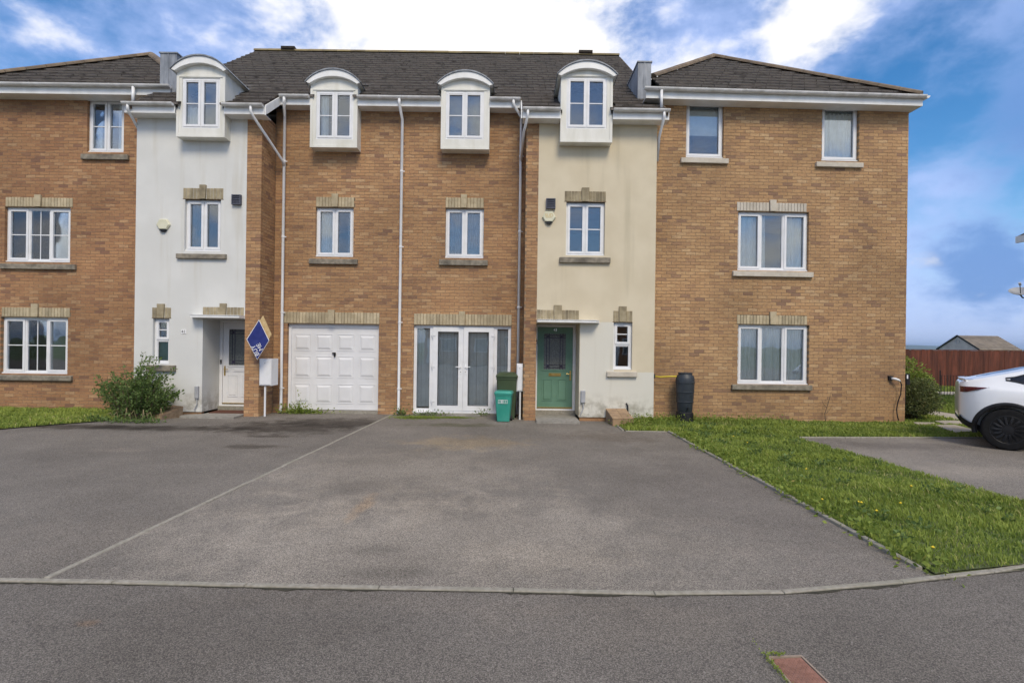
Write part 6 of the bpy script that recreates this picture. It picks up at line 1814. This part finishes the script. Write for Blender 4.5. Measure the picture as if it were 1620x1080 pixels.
brick_ramp((-7.72, 11.25, 0), math.radians(-28), .46, .50, .10, .24, 'sloping brick block with a loose brick at the foot of the white rendered bay', True)
b = MB(); b.tube([(2.60, 11.79, .42), (2.63, 11.765, .36), (2.635, 11.765, .12)], .016, 8)
tag(b.build('overflow_pipe', 'black'), 'short black pipe bent down the cream bay above the brick block', 'pipe')

# electric car charger on the end wall
cx, cz = hR.L(1409.5, 598, -0.03); cp = wpos(hR, (cx, 0, cz))
ev = thing('charger_holster', 'black charging holster with white plug and hanging cable on the end wall', 'charger', tuple(cp), math.radians(1.8))
b = MB(); b.bbox(-.05, .05, -.05, -.0005, -.05, .04, .012); b.box(-.06, .07, -.03, -.0006, .041, .055); b.build('holster', 'black', ev)
b = MB(); b.tube([(0.0, -.05, -.005), (.05, -.10, -.012), (.11, -.12, -.035), (.15, -.12, -.06)], [.026, .030, .026, .018], 10); b.build('plug', 'white_print', ev, smooth=True)
b = MB(); b.tube([(.15, -.12, -.06), (.19, -.11, -.14), (.19, -.09, -.36), (.13, -.08, -.56), (.105, -.08, -.72), (.115, -.09, -.86), (.14, -.10, -.97)], .012, 8); b.build('cable', 'black', ev, smooth=True)
hx, hz = hR.L(1433, 600, 0.0)
cb = thing('charger_unit', 'black charger unit at the corner of the end house above the hedge shrub', 'charger', tuple(wpos(hR, (WR1, 0.10, hz - .13))), math.radians(1.8))
b = MB(); b.box(0.0005, .10, -.13, .08, 0, .26); o = b.build('casing', 'black', cb); bm = bmesh.new(); bm.from_mesh(o.data); bmesh.ops.bevel(bm, geom=list(bm.edges), offset=.012, segments=2, affect='EDGES'); bm.to_mesh(o.data); bm.free()
b = MB(); b.bbox(.012, .045, -.1335, -.1305, .15, .235, .001); b.build('label_plate', 'white_print', cb)
b = MB(); b.tube([(.05, -.03, -.0005), (.045, -.03, -.4), (.03, -.03, -.86)], .022, 8); b.build('conduit', 'black', cb)

# inspection cover in the road
c4 = [gr(px, py, -0.010) for px, py in ((1213, 1039), (1268, 1037), (1362, 1128), (1292, 1132))]
cc = sum(c4, Vector()) / 4
ic = thing('drain_cover', 'rusty red rectangular chequered drain cover set in the road', 'drain cover', (cc.x, cc.y, -0.013))
P = [(p.x - cc.x, p.y - cc.y) for p in c4]; P = [P[3], P[2], P[1], P[0]]
def inset(P, k): return [(a * k, b * (1 - (1 - k) * .55)) for a, b in P]
b = MB(); I = inset(P, .90); n = 4
v = [(a, b_, 0.0005) for a, b_ in P] + [(a, b_, .010) for a, b_ in P] + [(a, b_, .010) for a, b_ in I] + [(a, b_, .0005) for a, b_ in I]
f = [(k, (k + 1) % 4, 4 + (k + 1) % 4, 4 + k) for k in range(4)] + [(4 + k, 4 + (k + 1) % 4, 8 + (k + 1) % 4, 8 + k) for k in range(4)] + [(8 + k, 8 + (k + 1) % 4, 12 + (k + 1) % 4, 12 + k) for k in range(4)]
b.add(v, f); b.build('frame', 'frame_iron', ic)
J = inset(P, .86); b = MB(); b.prismz(J, 0.0006, .005); pl_ = b.build('plate', 'rust', ic)
st = MB()
def lerpq(u, v_): 
    a = [J[0][i] * (1 - u) + J[1][i] * u for i in (0, 1)]; c = [J[3][i] * (1 - u) + J[2][i] * u for i in (0, 1)]
    return (a[0] * (1 - v_) + c[0] * v_, a[1] * (1 - v_) + c[1] * v_)
nu, nv = 12, 26
for i in range(nu):
    for j in range(nv):
        u, w_ = (i + .5) / nu, (j + .5) / nv; x, y = lerpq(u, w_); s = .008 if (i + j) % 2 else .0045; r = .0045 if (i + j) % 2 else .008
        st.add([(x - s, y - r, .0052), (x + s, y - r, .0052), (x + s, y + r, .0052), (x - s, y + r, .0052), (x, y, .0085)], [(0, 1, 4), (1, 2, 4), (2, 3, 4), (3, 0, 4)])
o = st.build('chequer_studs', 'rust', pl_); o['kind'] = 'stuff'
weeds('moss', [(c4[0].x - .01, c4[0].y - .12, .016, .20, .004, 160), (c4[0].x + .05, c4[0].y + .008, .07, .008, .004, 90)], 'green moss along the edge of the rusty drain cover', 61, 'leaf_light', 0.012)

# ------------------------------------------------------------------ far side: fence, railings, garage, neighbour
fx0, fx1, fy = 13.0, 32.0, 23.9
fn = thing('timber_fence', 'tall red-brown stained close-boarded timber fence behind the railings', 'fence', ((fx0 + fx1) / 2, fy, 0)); ox = (fx0 + fx1) / 2
bms = []
for k in range(8):
    m = MB(); m.bbox(-.064, .064, -.012, .012, .02, 1.70, .004, (k + .5) / 8); bms.append(m.mesh('board', 'fence'))
x = fx0
while x < fx1:
    o = bpy.data.objects.new('board', bms[rng.randrange(8)]); C.objects.link(o); o.parent = fn; o.location = (x - ox, rng.uniform(-.006, .006), rng.uniform(-.012, .004)); x += .122
for z in (.35, .95, 1.5):
    m = MB(); m.box(fx0 - ox - .06, fx1 - ox, .02, .07, z - .04, z + .04); m.build('rail', 'fence', fn)
m = MB(); m.box(fx0 - ox - .06, fx1 - ox, -.022, .05, 1.702, 1.73); m.build('capping', 'fence', fn)
for k in range(8):
    m = MB(); xx = fx0 - ox + k * 2.6; m.box(xx - .05, xx + .05, .072, .17, 0, 1.72); m.build('post', 'fence', fn)

ry = 18.85
x0 = at(1489.5, 600, ry).x; rl = thing('metal_railings', 'low black metal railings standing on the grass before the timber fence', 'railings', (x0 + 4, ry, 0))
m = MB(); m.tube([(0, 0, 0), (0, 0, .80)], .008, 6); bar = m.mesh('bar', 'iron')
for k in range(76):
    o = bpy.data.objects.new('bar', bar); C.objects.link(o); o.parent = rl; o.location = (-4 + k * .107, 0, 0)
for z in (.10, .795):
    m = MB(); m.box(-4.04, 4.1, -.008, .008, z - .006, z + .006); m.build('rail', 'iron', rl)
for k in range(4):
    m = MB(); m.tube([(-4.05 + k * 2.7, 0, 0), (-4.05 + k * 2.7, 0, .98)], .018, 8); m.build('post', 'iron', rl)

M['garage_wall'] = noise_mat('pale_gable_render', (0.44, 0.40, 0.38), (0.52, 0.48, 0.46), 2, 0.9, c3=(0.36, 0.30, 0.28), scale2=1.5, amt2=0.6)
M['garage_tile'] = noise_mat('garage_tile', (0.17, 0.140, 0.108), (0.24, 0.20, 0.158), 3, 0.9, c3=(0.10, 0.09, 0.08), scale2=1.2, amt2=0.5, tint=(0.85, 1.15))
# gabled garage beyond the fence
Y0 = 45.0; X0 = at(1550, 553, Y0).x; Wd = 4.6; Ln = at(1617, 553, Y0).x - X0
zr = at(1515, 530.5, Y0 + Wd / 2).z; ze = 1.78
ga = thing('garage', 'small garage with pale gable and grey-brown tiled roof beyond the timber fence', 'garage', (X0 + Ln / 2, Y0 + Wd / 2, 0))
hw, hl = Wd / 2, Ln / 2
m = MB(); prism_yz(m, [(-hw + .15, -.12), (hw - .15, -.12), (hw - .15, ze), (0, zr - .12), (-hw + .15, ze)], -hl + .05, hl - .05); m.build('wall', 'garage_wall', ga)
sl_ = math.hypot(hw, zr - ze)
rf = MB()
for s in (-1, 1):
    prism_yz(rf, sorted([(s * hw, ze - .06), (0, zr - .06), (0, zr), (s * hw, ze)], key=lambda q: 0) if s > 0 else [(0, zr), (0, zr - .06), (-hw, ze - .06), (-hw, ze)], -hl, hl)
ro = rf.build('roof', 'garage_tile', ga)
for k in range(12):
    t0, t1 = k / 12, (k + 1) / 12; m = MB()
    y_a, y_b = -hw * (1 - t0), -hw * (1 - t1); za, zb = ze + (zr - ze) * t0, ze + (zr - ze) * t1
    m.add([(-hl, y_a, za + .045), (hl, y_a, za + .045), (hl, y_b, zb + .008), (-hl, y_b, zb + .008), (-hl, y_a, za + .002), (hl, y_a, za + .002)], [(0, 1, 2, 3), (4, 5, 1, 0), (0, 3, 4), (1, 5, 2)], rng.random())
    m.build('tile_course', 'garage_tile', ro)
vb = MB()
prism_yz(vb, [(-hw, ze - .08), (0, zr - .08), (hw, ze - .08), (hw, ze + .06), (0, zr + .06), (-hw, ze + .06)], -hl - .04, -hl - .001); vb.build('bargeboard', 'black', ga)
m = MB(); v = []; 
for k in range(20):
    a = 2 * math.pi * k / 20; v += [(-hl + .049, .22 * math.cos(a), zr - .55 + .22 * math.sin(a)), (-hl + .02, .22 * math.cos(a), zr - .55 + .22 * math.sin(a)), (-hl + .02, .17 * math.cos(a), zr - .55 + .17 * math.sin(a)), (-hl + .049, .17 * math.cos(a), zr - .55 + .17 * math.sin(a))]
f = []
for k in range(20):
    n2 = (k + 1) % 20
    for j in range(3): f.append((4 * k + j, 4 * n2 + j, 4 * n2 + j + 1, 4 * k + j + 1))
m.add(v, f); m.build('round_vent', 'vent_grey', ga)

# neighbouring house at the right edge: only its eave corner and dish reach the frame
Yn = 15.5; xe = at(1609, 378, Yn).x; zn = at(1615, 374, Yn).z      # the rear corner of its eaves
nb = thing('terraced_house', 'neighbouring brick house whose eave corner carries the satellite dish', 'house', (xe + 4.3, Yn - 4.0, 0))
bx0, by0, by1 = -4.3 + .38, -3.6, 4.0 - .38
m = MB(); m.box(bx0, bx0 + 7.6, by0, by1, -.12, zn - .17); m.build('wall', 'brick', nb)
ex0, ey0 = -4.3, -4.0
m = MB(); q = [(ex0, ey0, zn), (ex0 + 8.4, ey0, zn), (ex0 + 8.4, ey0 + 8, zn), (ex0, ey0 + 8, zn)]
m.add(q + [(ex0 + 4.0, ey0 + 4, zn + 2.9), (ex0 + 4.4, ey0 + 4, zn + 2.9)], [(0, 1, 5, 4), (1, 2, 5), (2, 3, 4, 5), (3, 0, 4)])
m.box(ex0 + .03, ex0 + 8.37, ey0 + .03, ey0 + 7.97, zn - .16, zn - .002); rn = m.build('roof', 'tile', nb)
m = MB(); m.box(ex0 - .05, ex0 + .028, ey0, ey0 + 8, zn - .20, zn - .01); m.build('fascia', 'fascia', nb)
for wy_, wz_ in ((-2.6, 1.0), (.8, 1.0), (-2.6, 3.2), (.8, 3.2)):
    m = MB(); m.box(bx0 - .04, bx0 - .001, wy_, wy_ + 1.4, wz_, wz_ + 1.15); wo = m.build('window', 'upvc', nb)
    m = MB(); m.box(bx0 - .045, bx0 - .0405, wy_ + .08, wy_ + 1.32, wz_ + .08, wz_ + 1.07); m.build('pane', 'glass_obscure', wo)
dc = at(1613.5, 465, Yn - .75)
sd = thing('satellite_dish', 'grey satellite dish on a bracket at the corner of the neighbouring house', 'satellite dish', tuple(dc))
m = MB(); v = []; f = []
for i in range(6):
    r = .27 * i / 5
    for k in range(20):
        a = 2 * math.pi * k / 20; v.append((r * math.cos(a), r * math.sin(a) * .9, .35 * r * r / .27))
for i in range(5):
    for k in range(20): f.append((i * 20 + k, i * 20 + (k + 1) % 20, (i + 1) * 20 + (k + 1) % 20, (i + 1) * 20 + k))
m.add(v, f); o = m.build('reflector', 'vent_grey', sd); o.rotation_euler = (math.radians(25), math.radians(-15), 0)
sol = o.modifiers.new('thickness', 'SOLIDIFY'); sol.thickness = .012
wall_x = (xe + 4.3) + bx0 - dc.x
m = MB(); m.tube([(0, 0, -.01), (.10, .02, -.10), (wall_x + .02, .12, -.12)], .018, 8); m.tube([(.02, 0, .0), (-.10, -.10, .26)], .010, 6); m.build('bracket', 'iron', sd)
m = MB(); m.tube([(-.08, -.09, .24), (-.13, -.12, .30)], .03, 10); m.build('receiver', 'vent_grey', sd)

# houses across the road (they are what the windows mirror)
def opposite(xc, label, m_wall, wd=9.0, rz=6.2):
    t = thing('terraced_house', label, 'house', (xc, -19, 0)); hw = wd / 2
    w = MB(); prism_yz(w, [(-4, -.12), (0, -.12), (0, 5.2), (-4, rz + 1.6 - .1), (-8, 5.2), (-8, -.12)], -hw, hw); w.build('wall', m_wall, t)
    r = MB(); prism_yz(r, [(.35, 4.95), (.35, 5.07), (-4, rz + 1.75), (-8.35, 5.07), (-8.35, 4.95), (-4, rz + 1.6)], -hw - .2, hw + .2); r.build('roof', 'tile', t)
    for a in (-3.0, -.2, 2.4):
        for z in (1.0, 3.4):
            m = MB(); m.ring(a, a + 1.3, z, z + 1.2, .08, .003, .05); wo = m.build('window', 'upvc', t)
            m = MB(); m.box(a + .081, a + 1.219, .004, .03, z + .081, z + 1.119); m.build('pane', 'glass_obscure', wo)
    m = MB(); m.box(-hw + .3, -hw + 1.2, .002, .05, -.03, 2.05); m.build('front_door', 'door_white', t)
opposite(-16, 'brick house across the road, mirrored in the windows of the end block', 'brick_red')
opposite(-3, 'tan brick house across the road, mirrored in the middle windows', 'brick')
opposite(12, 'brown brick house across the road, mirrored in the right-hand windows', 'brick_red')
# ------------------------------------------------------------------ parked electric car (rear quarter in view)
m_, N_, L_, p_ = new_mat('white_car_paint')
p_.inputs['Base Color'].default_value = (0.66, 0.67, 0.69, 1); p_.inputs['Roughness'].default_value = 0.32
p_.inputs['Coat Weight'].default_value = 0.8; p_.inputs['Coat Roughness'].default_value = 0.06
_t = N_.new('ShaderNodeTexCoord'); _n = N_.new('ShaderNodeTexNoise'); _n.inputs['Scale'].default_value = 3.0; L_.new(_t.outputs['Object'], _n.inputs['Vector'])
_r = N_.new('ShaderNodeValToRGB'); _r.color_ramp.elements[0].color = (0.76, 0.77, 0.79, 1); _r.color_ramp.elements[1].color = (0.81, 0.82, 0.83, 1); L_.new(_n.outputs['Fac'], _r.inputs[0]); L_.new(_r.outputs[0], p_.inputs['Base Color'])
M['paint_white'] = m_
m_, N_, L_, p_ = new_mat('dark_car_glass')
p_.inputs['Base Color'].default_value = (0.012, 0.012, 0.014, 1); p_.inputs['Roughness'].default_value = 0.05
_t = N_.new('ShaderNodeTexCoord'); _n = N_.new('ShaderNodeTexNoise'); L_.new(_t.outputs['Object'], _n.inputs['Vector']); _m = N_.new('ShaderNodeMapRange'); L_.new(_n.outputs['Fac'], _m.inputs[0]); _m.inputs[3].default_value = .03; _m.inputs[4].default_value = .09; L_.new(_m.outputs[0], p_.inputs['Roughness'])
M['car_glass'] = m_
M['lamp_red'] = noise_mat('tail_lamp_red', (0.06, 0.006, 0.008), (0.11, 0.010, 0.012), 14, 0.12)
M['tyre'] = noise_mat('tyre_rubber', (0.008, 0.008, 0.0085), (0.014, 0.014, 0.0145), 30, 0.9, spec=0.2)
M['rim'] = noise_mat('black_wheel_cover', (0.007, 0.007, 0.008), (0.012, 0.012, 0.014), 10, 0.45, spec=0.35)

CX_ = [0.0, 0.04, 0.10, 0.18, 0.28, 0.42, 0.60, 0.80, 1.05, 1.30, 1.60, 2.0, 2.4, 2.8, 3.15, 3.5, 3.8, 4.1, 4.35, 4.52, 4.62, 4.66]
def lut(tab, x):
    for (a, b), (c, d) in zip(tab[:-1], tab[1:]):
        if a <= x <= c:
            t = (x - a) / (c - a); t = t * t * (3 - 2 * t) * 0.35 + t * 0.65
            return b + (d - b) * t
    return tab[-1][1] if x > tab[-1][0] else tab[0][1]
W_T = [(0, .52), (.05, .66), (.12, .76), (.25, .86), (.45, .915), (.8, .945), (1.3, .955), (3.2, .955), (3.9, .94), (4.3, .89), (4.55, .76), (4.63, .66), (4.66, .55)]
ZB_T = [(0, .52), (.05, .40), (.15, .33), (.4, .26), (.6, .22), (4.0, .22), (4.4, .24), (4.66, .34)]
ZS_T = [(0, 1.00), (.10, 1.05), (.3, 1.07), (.8, 1.05), (1.6, 1.02), (2.6, .99), (3.4, .96), (4.0, .90), (4.5, .78), (4.66, .64)]
ZR_T = [(0, 1.10), (.06, 1.17), (.13, 1.19), (.25, 1.215), (.5, 1.295), (.8, 1.385), (1.1, 1.465), (1.5, 1.55), (1.9, 1.60), (2.3, 1.615), (2.7, 1.58), (3.0, 1.49), (3.4, 1.29), (3.7, 1.12), (3.9, 1.05), (4.2, .985), (4.5, .89), (4.60, .82), (4.66, .70)]
def section(x):
    w, zb, zs, zr = lut(W_T, x), lut(ZB_T, x), lut(ZS_T, x), lut(ZR_T, x)
    g = zr - zs
    zm = zb + (zs - zb) * .45
    return [(0, zb), (w * .80, zb), (w * .93, zb + .03), (w * .985, zb + (zm - zb) * .4), (w, zm), (w * .992, zb + (zs - zb) * .72), (w * .972, zs - .07), (w * .952, zs - .02), (w * .925, zs + g * .02 + .0),
            (w * .88, zs + g * .22), (w * .80, zs + g * .55), (w * .735, zs + g * .80), (w * .66, zs + g * .915), (w * .50, zs + g * .975), (0, zr)]
def y_at(x, z):
    s = section(x)
    for (y0, z0), (y1, z1) in zip(s[1:-1], s[2:]):
        if z0 <= z <= z1 and z1 > z0: return y0 + (y1 - y0) * (z - z0) / (z1 - z0)
    return s[1][0]

PHI = math.radians(37)
XRW = 0.64                     # rear axle from the tail
HUB = at(1594, 680, 9.05)
Rz = Matrix.Rotation(-PHI, 4, 'Z')
off = Rz @ Vector((XRW, -0.86, 0))
car = thing('parked_car', 'white electric car with black wheels parked beside the lawn, its tail towards the hedge', 'car', (HUB.x - off.x, HUB.y - off.y, 0), -PHI)
cb_ = MB(); n = None; V = []; Fc = []
for x in CX_:
    s = section(x); ring = [(x, -y, z) for y, z in s] + [(x, y, z) for y, z in s[-2:0:-1]]
    n = len(ring); V += ring
for i in range(len(CX_) - 1):
    for k in range(n): Fc.append((i * n + k, (i + 1) * n + k, (i + 1) * n + (k + 1) % n, i * n + (k + 1) % n))
Fc += [tuple(range(n)), tuple((len(CX_) - 1) * n + k for k in range(n - 1, -1, -1))]
cb_.add(V, [q[::-1] for q in Fc])
body = cb_.build('body', 'paint_white', car)
sub = body.modifiers.new('s', 'SUBSURF'); sub.levels = 2; sub.render_levels = 2
cut = MB()
for xw in (XRW, XRW + 2.89):
    for s in (-1, 1): cut.tube([(xw, s * .60, .355), (xw, s * 1.2, .355)], .405, 40)
co = cut.build('cutter', None); co.parent = car
for q_ in (body, co):
    bm = bmesh.new(); bm.from_mesh(q_.data); bmesh.ops.recalc_face_normals(bm, faces=bm.faces); bm.to_mesh(q_.data); bm.free()
bo = body.modifiers.new('b', 'BOOLEAN'); bo.operation = 'DIFFERENCE'; bo.object = co; bo.solver = 'EXACT'
bpy.context.view_layer.update()
dg = bpy.context.evaluated_depsgraph_get(); me = bpy.data.meshes.new_from_object(body.evaluated_get(dg))
body.modifiers.clear(); body.data = me; bpy.data.objects.remove(co)
me.materials.clear(); me.materials.append(M['paint_white'])
smooth_by_angle(body, 38)

def patch(name, x0, x1, zlo, zhi, nx, nz, mat, parent, offy=.006, side=-1):
    mb = MB(); v = []
    for i in range(nx + 1):
        x = x0 + (x1 - x0) * i / nx; a, b = zlo(x), zhi(x)
        for j in range(nz + 1):
            z = a + (b - a) * j / nz; v.append((x, side * (y_at(x, z) + offy), z))
    f = [(i * (nz + 1) + j, (i + 1) * (nz + 1) + j, (i + 1) * (nz + 1) + j + 1, i * (nz + 1) + j + 1) for i in range(nx) for j in range(nz)]
    mb.add(v, f); o = mb.build(name, mat, parent, smooth=True); return o
for s in (-1, 1):
    # side glass with a black surround running up to the tail
    zl = lambda x: lut([(.66, 1.215), (1.0, 1.13), (1.25, 1.10), (1.6, 1.075), (2.2, 1.045), (3.1, 1.02), (3.35, 1.03)], x)
    zh = lambda x: min(lut([(.66, 1.23), (1.0, 1.345), (1.25, 1.40), (1.6, 1.46), (2.0, 1.505), (2.5, 1.50), (3.0, 1.36), (3.35, 1.10)], x), lut(ZS_T, x) + (lut(ZR_T, x) - lut(ZS_T, x)) * .84)
    g = patch('side_window', 0.68, 3.3, zl, zh, 22, 6, 'car_glass', car, .008, s)
    patch('window_trim', .62, 3.3, lambda x: zl(max(x, .66)) - .022, lambda x: zl(max(x, .66)) + .004, 22, 1, 'black', g, .0095, s)
    patch('window_trim', .62, 3.3, lambda x: zh(max(x, .66)) - .004, lambda x: zh(max(x, .66)) + .018, 22, 1, 'black', g, .0095, s)
    lm = patch('tail_lamp', .025, .40, lambda x: .955 + max(0, x - .08) * .36, lambda x: 1.052 + .06 * min(x, .2), 10, 4, 'lamp_red', car, .008, s)
    hd = MB(); hd.bbox(1.32, 1.52, -.012, .012, -.012, .012, .004); o = hd.build('door_handle', 'black', car); o.location = (0, s * (y_at(1.42, .965) + .004), .965)
    for xd in (1.16, 2.18):
        l = MB(); vv = []
        for z in np.linspace(.30, 1.03, 14):
            xx = xd + (.12 * max(0, (.62 - z)) if xd < 1.5 else 0) - .0; vv += [(xx - .0035, s * (y_at(xx, z) + .003), z), (xx + .0035, s * (y_at(xx, z) + .003), z)]
        l.add(vv, [(2 * k, 2 * k + 1, 2 * k + 3, 2 * k + 2) for k in range(13)]); l.build('door_seam', 'black', car)
    # wheel-arch cladding and sill trim
    for xw in (XRW, XRW + 2.89):
        ar = MB(); v = []; f = []; m = 30
        for k in range(m + 1):
            a = math.radians(-14 + 208 * k / m)
            for r_, dy in ((.400, -.05), (.400, .012), (.455, .014), (.470, .0)):
                x, z = xw + r_ * math.cos(a), .355 + r_ * math.sin(a); xq = min(max(x, .0), 4.6)
                yy = y_at(xq, max(z, lut(ZB_T, xq) + .03)); v.append((x, s * (yy + dy), z))
        for k in range(m):
            for j in range(3): f.append((4 * k + j, 4 * k + 4 + j, 4 * k + 5 + j, 4 * k + 1 + j))
        ar.add(v, f); ar.build('wheel_arch_trim', 'black', car, smooth=True)
        lin = MB(); v = []; f = []
        for k in range(m + 1):
            a = math.radians(-14 + 208 * k / m)
            for yy in (.62, .88): v.append((xw + .402 * math.cos(a), s * yy, .355 + .402 * math.sin(a)))
        f = [(2 * k, 2 * k + 2, 2 * k + 3, 2 * k + 1) for k in range(m)]
        lin.add(v, f); lin.build('arch_liner', 'black', car)
# rear: bumper valance, tailgate glass, plate recess, spoiler lip
vl = MB(); v = []
xs_ = [.035, .06, .10, .16, .24, .34, .42]
for x in xs_:
    zb = lut(ZB_T, x)
    for z, o_ in ((zb - .015, -.06), (zb + .0, .010), (zb + .10, .012)): v.append((x - .012, -(y_at(x, max(z, zb + .012)) + o_), z))
f = [(3 * i + j, 3 * i + 3 + j, 3 * i + 4 + j, 3 * i + 1 + j) for i in range(len(xs_) - 1) for j in range(2)]
nv_ = len(v); v += [(a, -b, c) for a, b, c in v]; f += [tuple(q + nv_ for q in p)[::-1] for p in f]
f += [(0, nv_, nv_ + 1, 1), (1, nv_ + 1, nv_ + 2, 2)]
vl.add(v, f); vl.build('rear_valance', 'black', car, smooth=True)
sp = MB(); v = []
for k in range(13):
    t = -1 + 2 * k / 12; y = t * .56; x = .055 + .07 * t * t
    v += [(x - .030, y, 1.205 - .02 * t * t), (x + .10, y, 1.212 - .02 * t * t), (x + .10, y, 1.15 - .02 * t * t), (x - .005, y, 1.15 - .02 * t * t)]
f = [(4 * k + j, 4 * k + (j + 1) % 4, 4 * k + 4 + (j + 1) % 4, 4 * k + 4 + j) for k in range(12) for j in range(4)] + [(0, 1, 2, 3), (51, 50, 49, 48)]
sp.add(v, f); sp.build('spoiler_lip', 'paint_white', car, smooth=True)
rg = MB(); v = []
for i in range(9):
    x = .30 + .95 * i / 8; zr = lut(ZR_T, x)
    for y in (-.56, -.3, 0, .3, .56): v.append((x, y * (1 - .10 * i / 8), zr + .008 - .05 * (y / .56) ** 2))
rg.add(v, [(5 * i + j, 5 * i + 5 + j, 5 * i + 6 + j, 5 * i + 1 + j) for i in range(8) for j in range(4)]); rg.build('rear_window', 'car_glass', car, smooth=True)

ws = MB(); v = []
for i in range(11):
    x = 2.72 + .98 * i / 10; zr = lut(ZR_T, x)
    for y in (-.62, -.4, 0, .4, .62): v.append((x, y * (.92 + .14 * i / 10), zr + .008 - .07 * (y / .62) ** 2))
ws.add(v, [(5 * i + j, 5 * i + 5 + j, 5 * i + 6 + j, 5 * i + 1 + j) for i in range(10) for j in range(4)]); ws.build('windscreen', 'car_glass', car, smooth=True)
for s in (-1, 1):
    patch('headlamp', 4.18, 4.60, lambda x: .665 + .02 * (4.6 - x), lambda x: .72 + .16 * min(1, (4.62 - x) / .25) * .6, 8, 3, 'car_glass', car, .007, s)

def car_wheel(xw, s):
    w = MB(); prof = [(.235, -.10), (.30, -.115), (.335, -.105), (.352, -.08), (.355, 0), (.352, .08), (.335, .105), (.30, .115), (.235, .10)]
    w.lathe(prof, 0, 0, 48); o = w.build('wheel', 'tyre', car); smooth_by_angle(o, 30)
    o.rotation_euler = (-s * math.pi / 2, 0, 0); o.location = (xw, s * .835, .355)     # local +z points outwards... for s=-1 too
    d = MB(); d.lathe([(.252, .080), (.252, .098), (.238, .104), (.225, .094), (.085, .090), (.075, .112), (.03, .116), (.004, .116)], 0, 0, 40)
    ro = d.build('rim', 'rim', o); smooth_by_angle(ro, 30)
    m = MB(); m.add([(.078, -.018, .1125), (.215, -.028, .1065), (.228, .004, .1035), (.150, .012, .118), (.078, .014, .1135), (.078, -.018, .085), (.215, -.028, .085), (.228, .004, .085), (.150, .012, .085), (.078, .014, .085)],
                    [(0, 1, 3, 4), (1, 2, 3), (1, 0, 5, 6), (2, 1, 6, 7), (3, 2, 7, 8), (4, 3, 8, 9), (0, 4, 9, 5)])
    sm = m.mesh('spoke', 'rim')
    for k in range(14):
        q = bpy.data.objects.new('spoke', sm); C.objects.link(q); q.parent = o; q.rotation_euler = (0, 0, 2 * math.pi * k / 14)
for xw in (XRW, XRW + 2.89):
    for s in (-1, 1): car_wheel(xw, -s if False else s)
un = MB(); un.box(.5, 4.2, -.60, .60, .20, .30); un.build('underbody', 'black', car)
# charging flap opening is on the far side; mirrors on both
for s in (-1, 1):
    mr = MB(); mr.lathe([(.02, -.07), (.075, -.05), (.085, .0), (.07, .05), (.02, .07)], 0, 0, 14); o = mr.build('wing_mirror', 'paint_white', car); o.scale = (.8, 1.1, 1); o.location = (3.05, s * 1.03, 1.06)

# ------------------------------------------------------------------ haze: the air that turns the far hills blue
m_ = bpy.data.materials.new('air'); m_.use_nodes = True
nt = m_.node_tree; nt.nodes.clear()
ov = nt.nodes.new('ShaderNodeOutputMaterial'); pv = nt.nodes.new('ShaderNodeVolumePrincipled')
pv.inputs['Color'].default_value = (0.55, 0.72, 0.95, 1); pv.inputs['Density'].default_value = 0.00016; pv.inputs['Anisotropy'].default_value = 0.2
nt.links.new(pv.outputs[0], ov.inputs['Volume'])
mb = MB(); mb.box(-9500, 9500, -9500, 9500, -1.2, 90.0)
hz = mb.build('haze', m_); hz['kind'] = 'stuff'
tag(hz, 'thin blue haze in the air before the distant hills', 'haze')
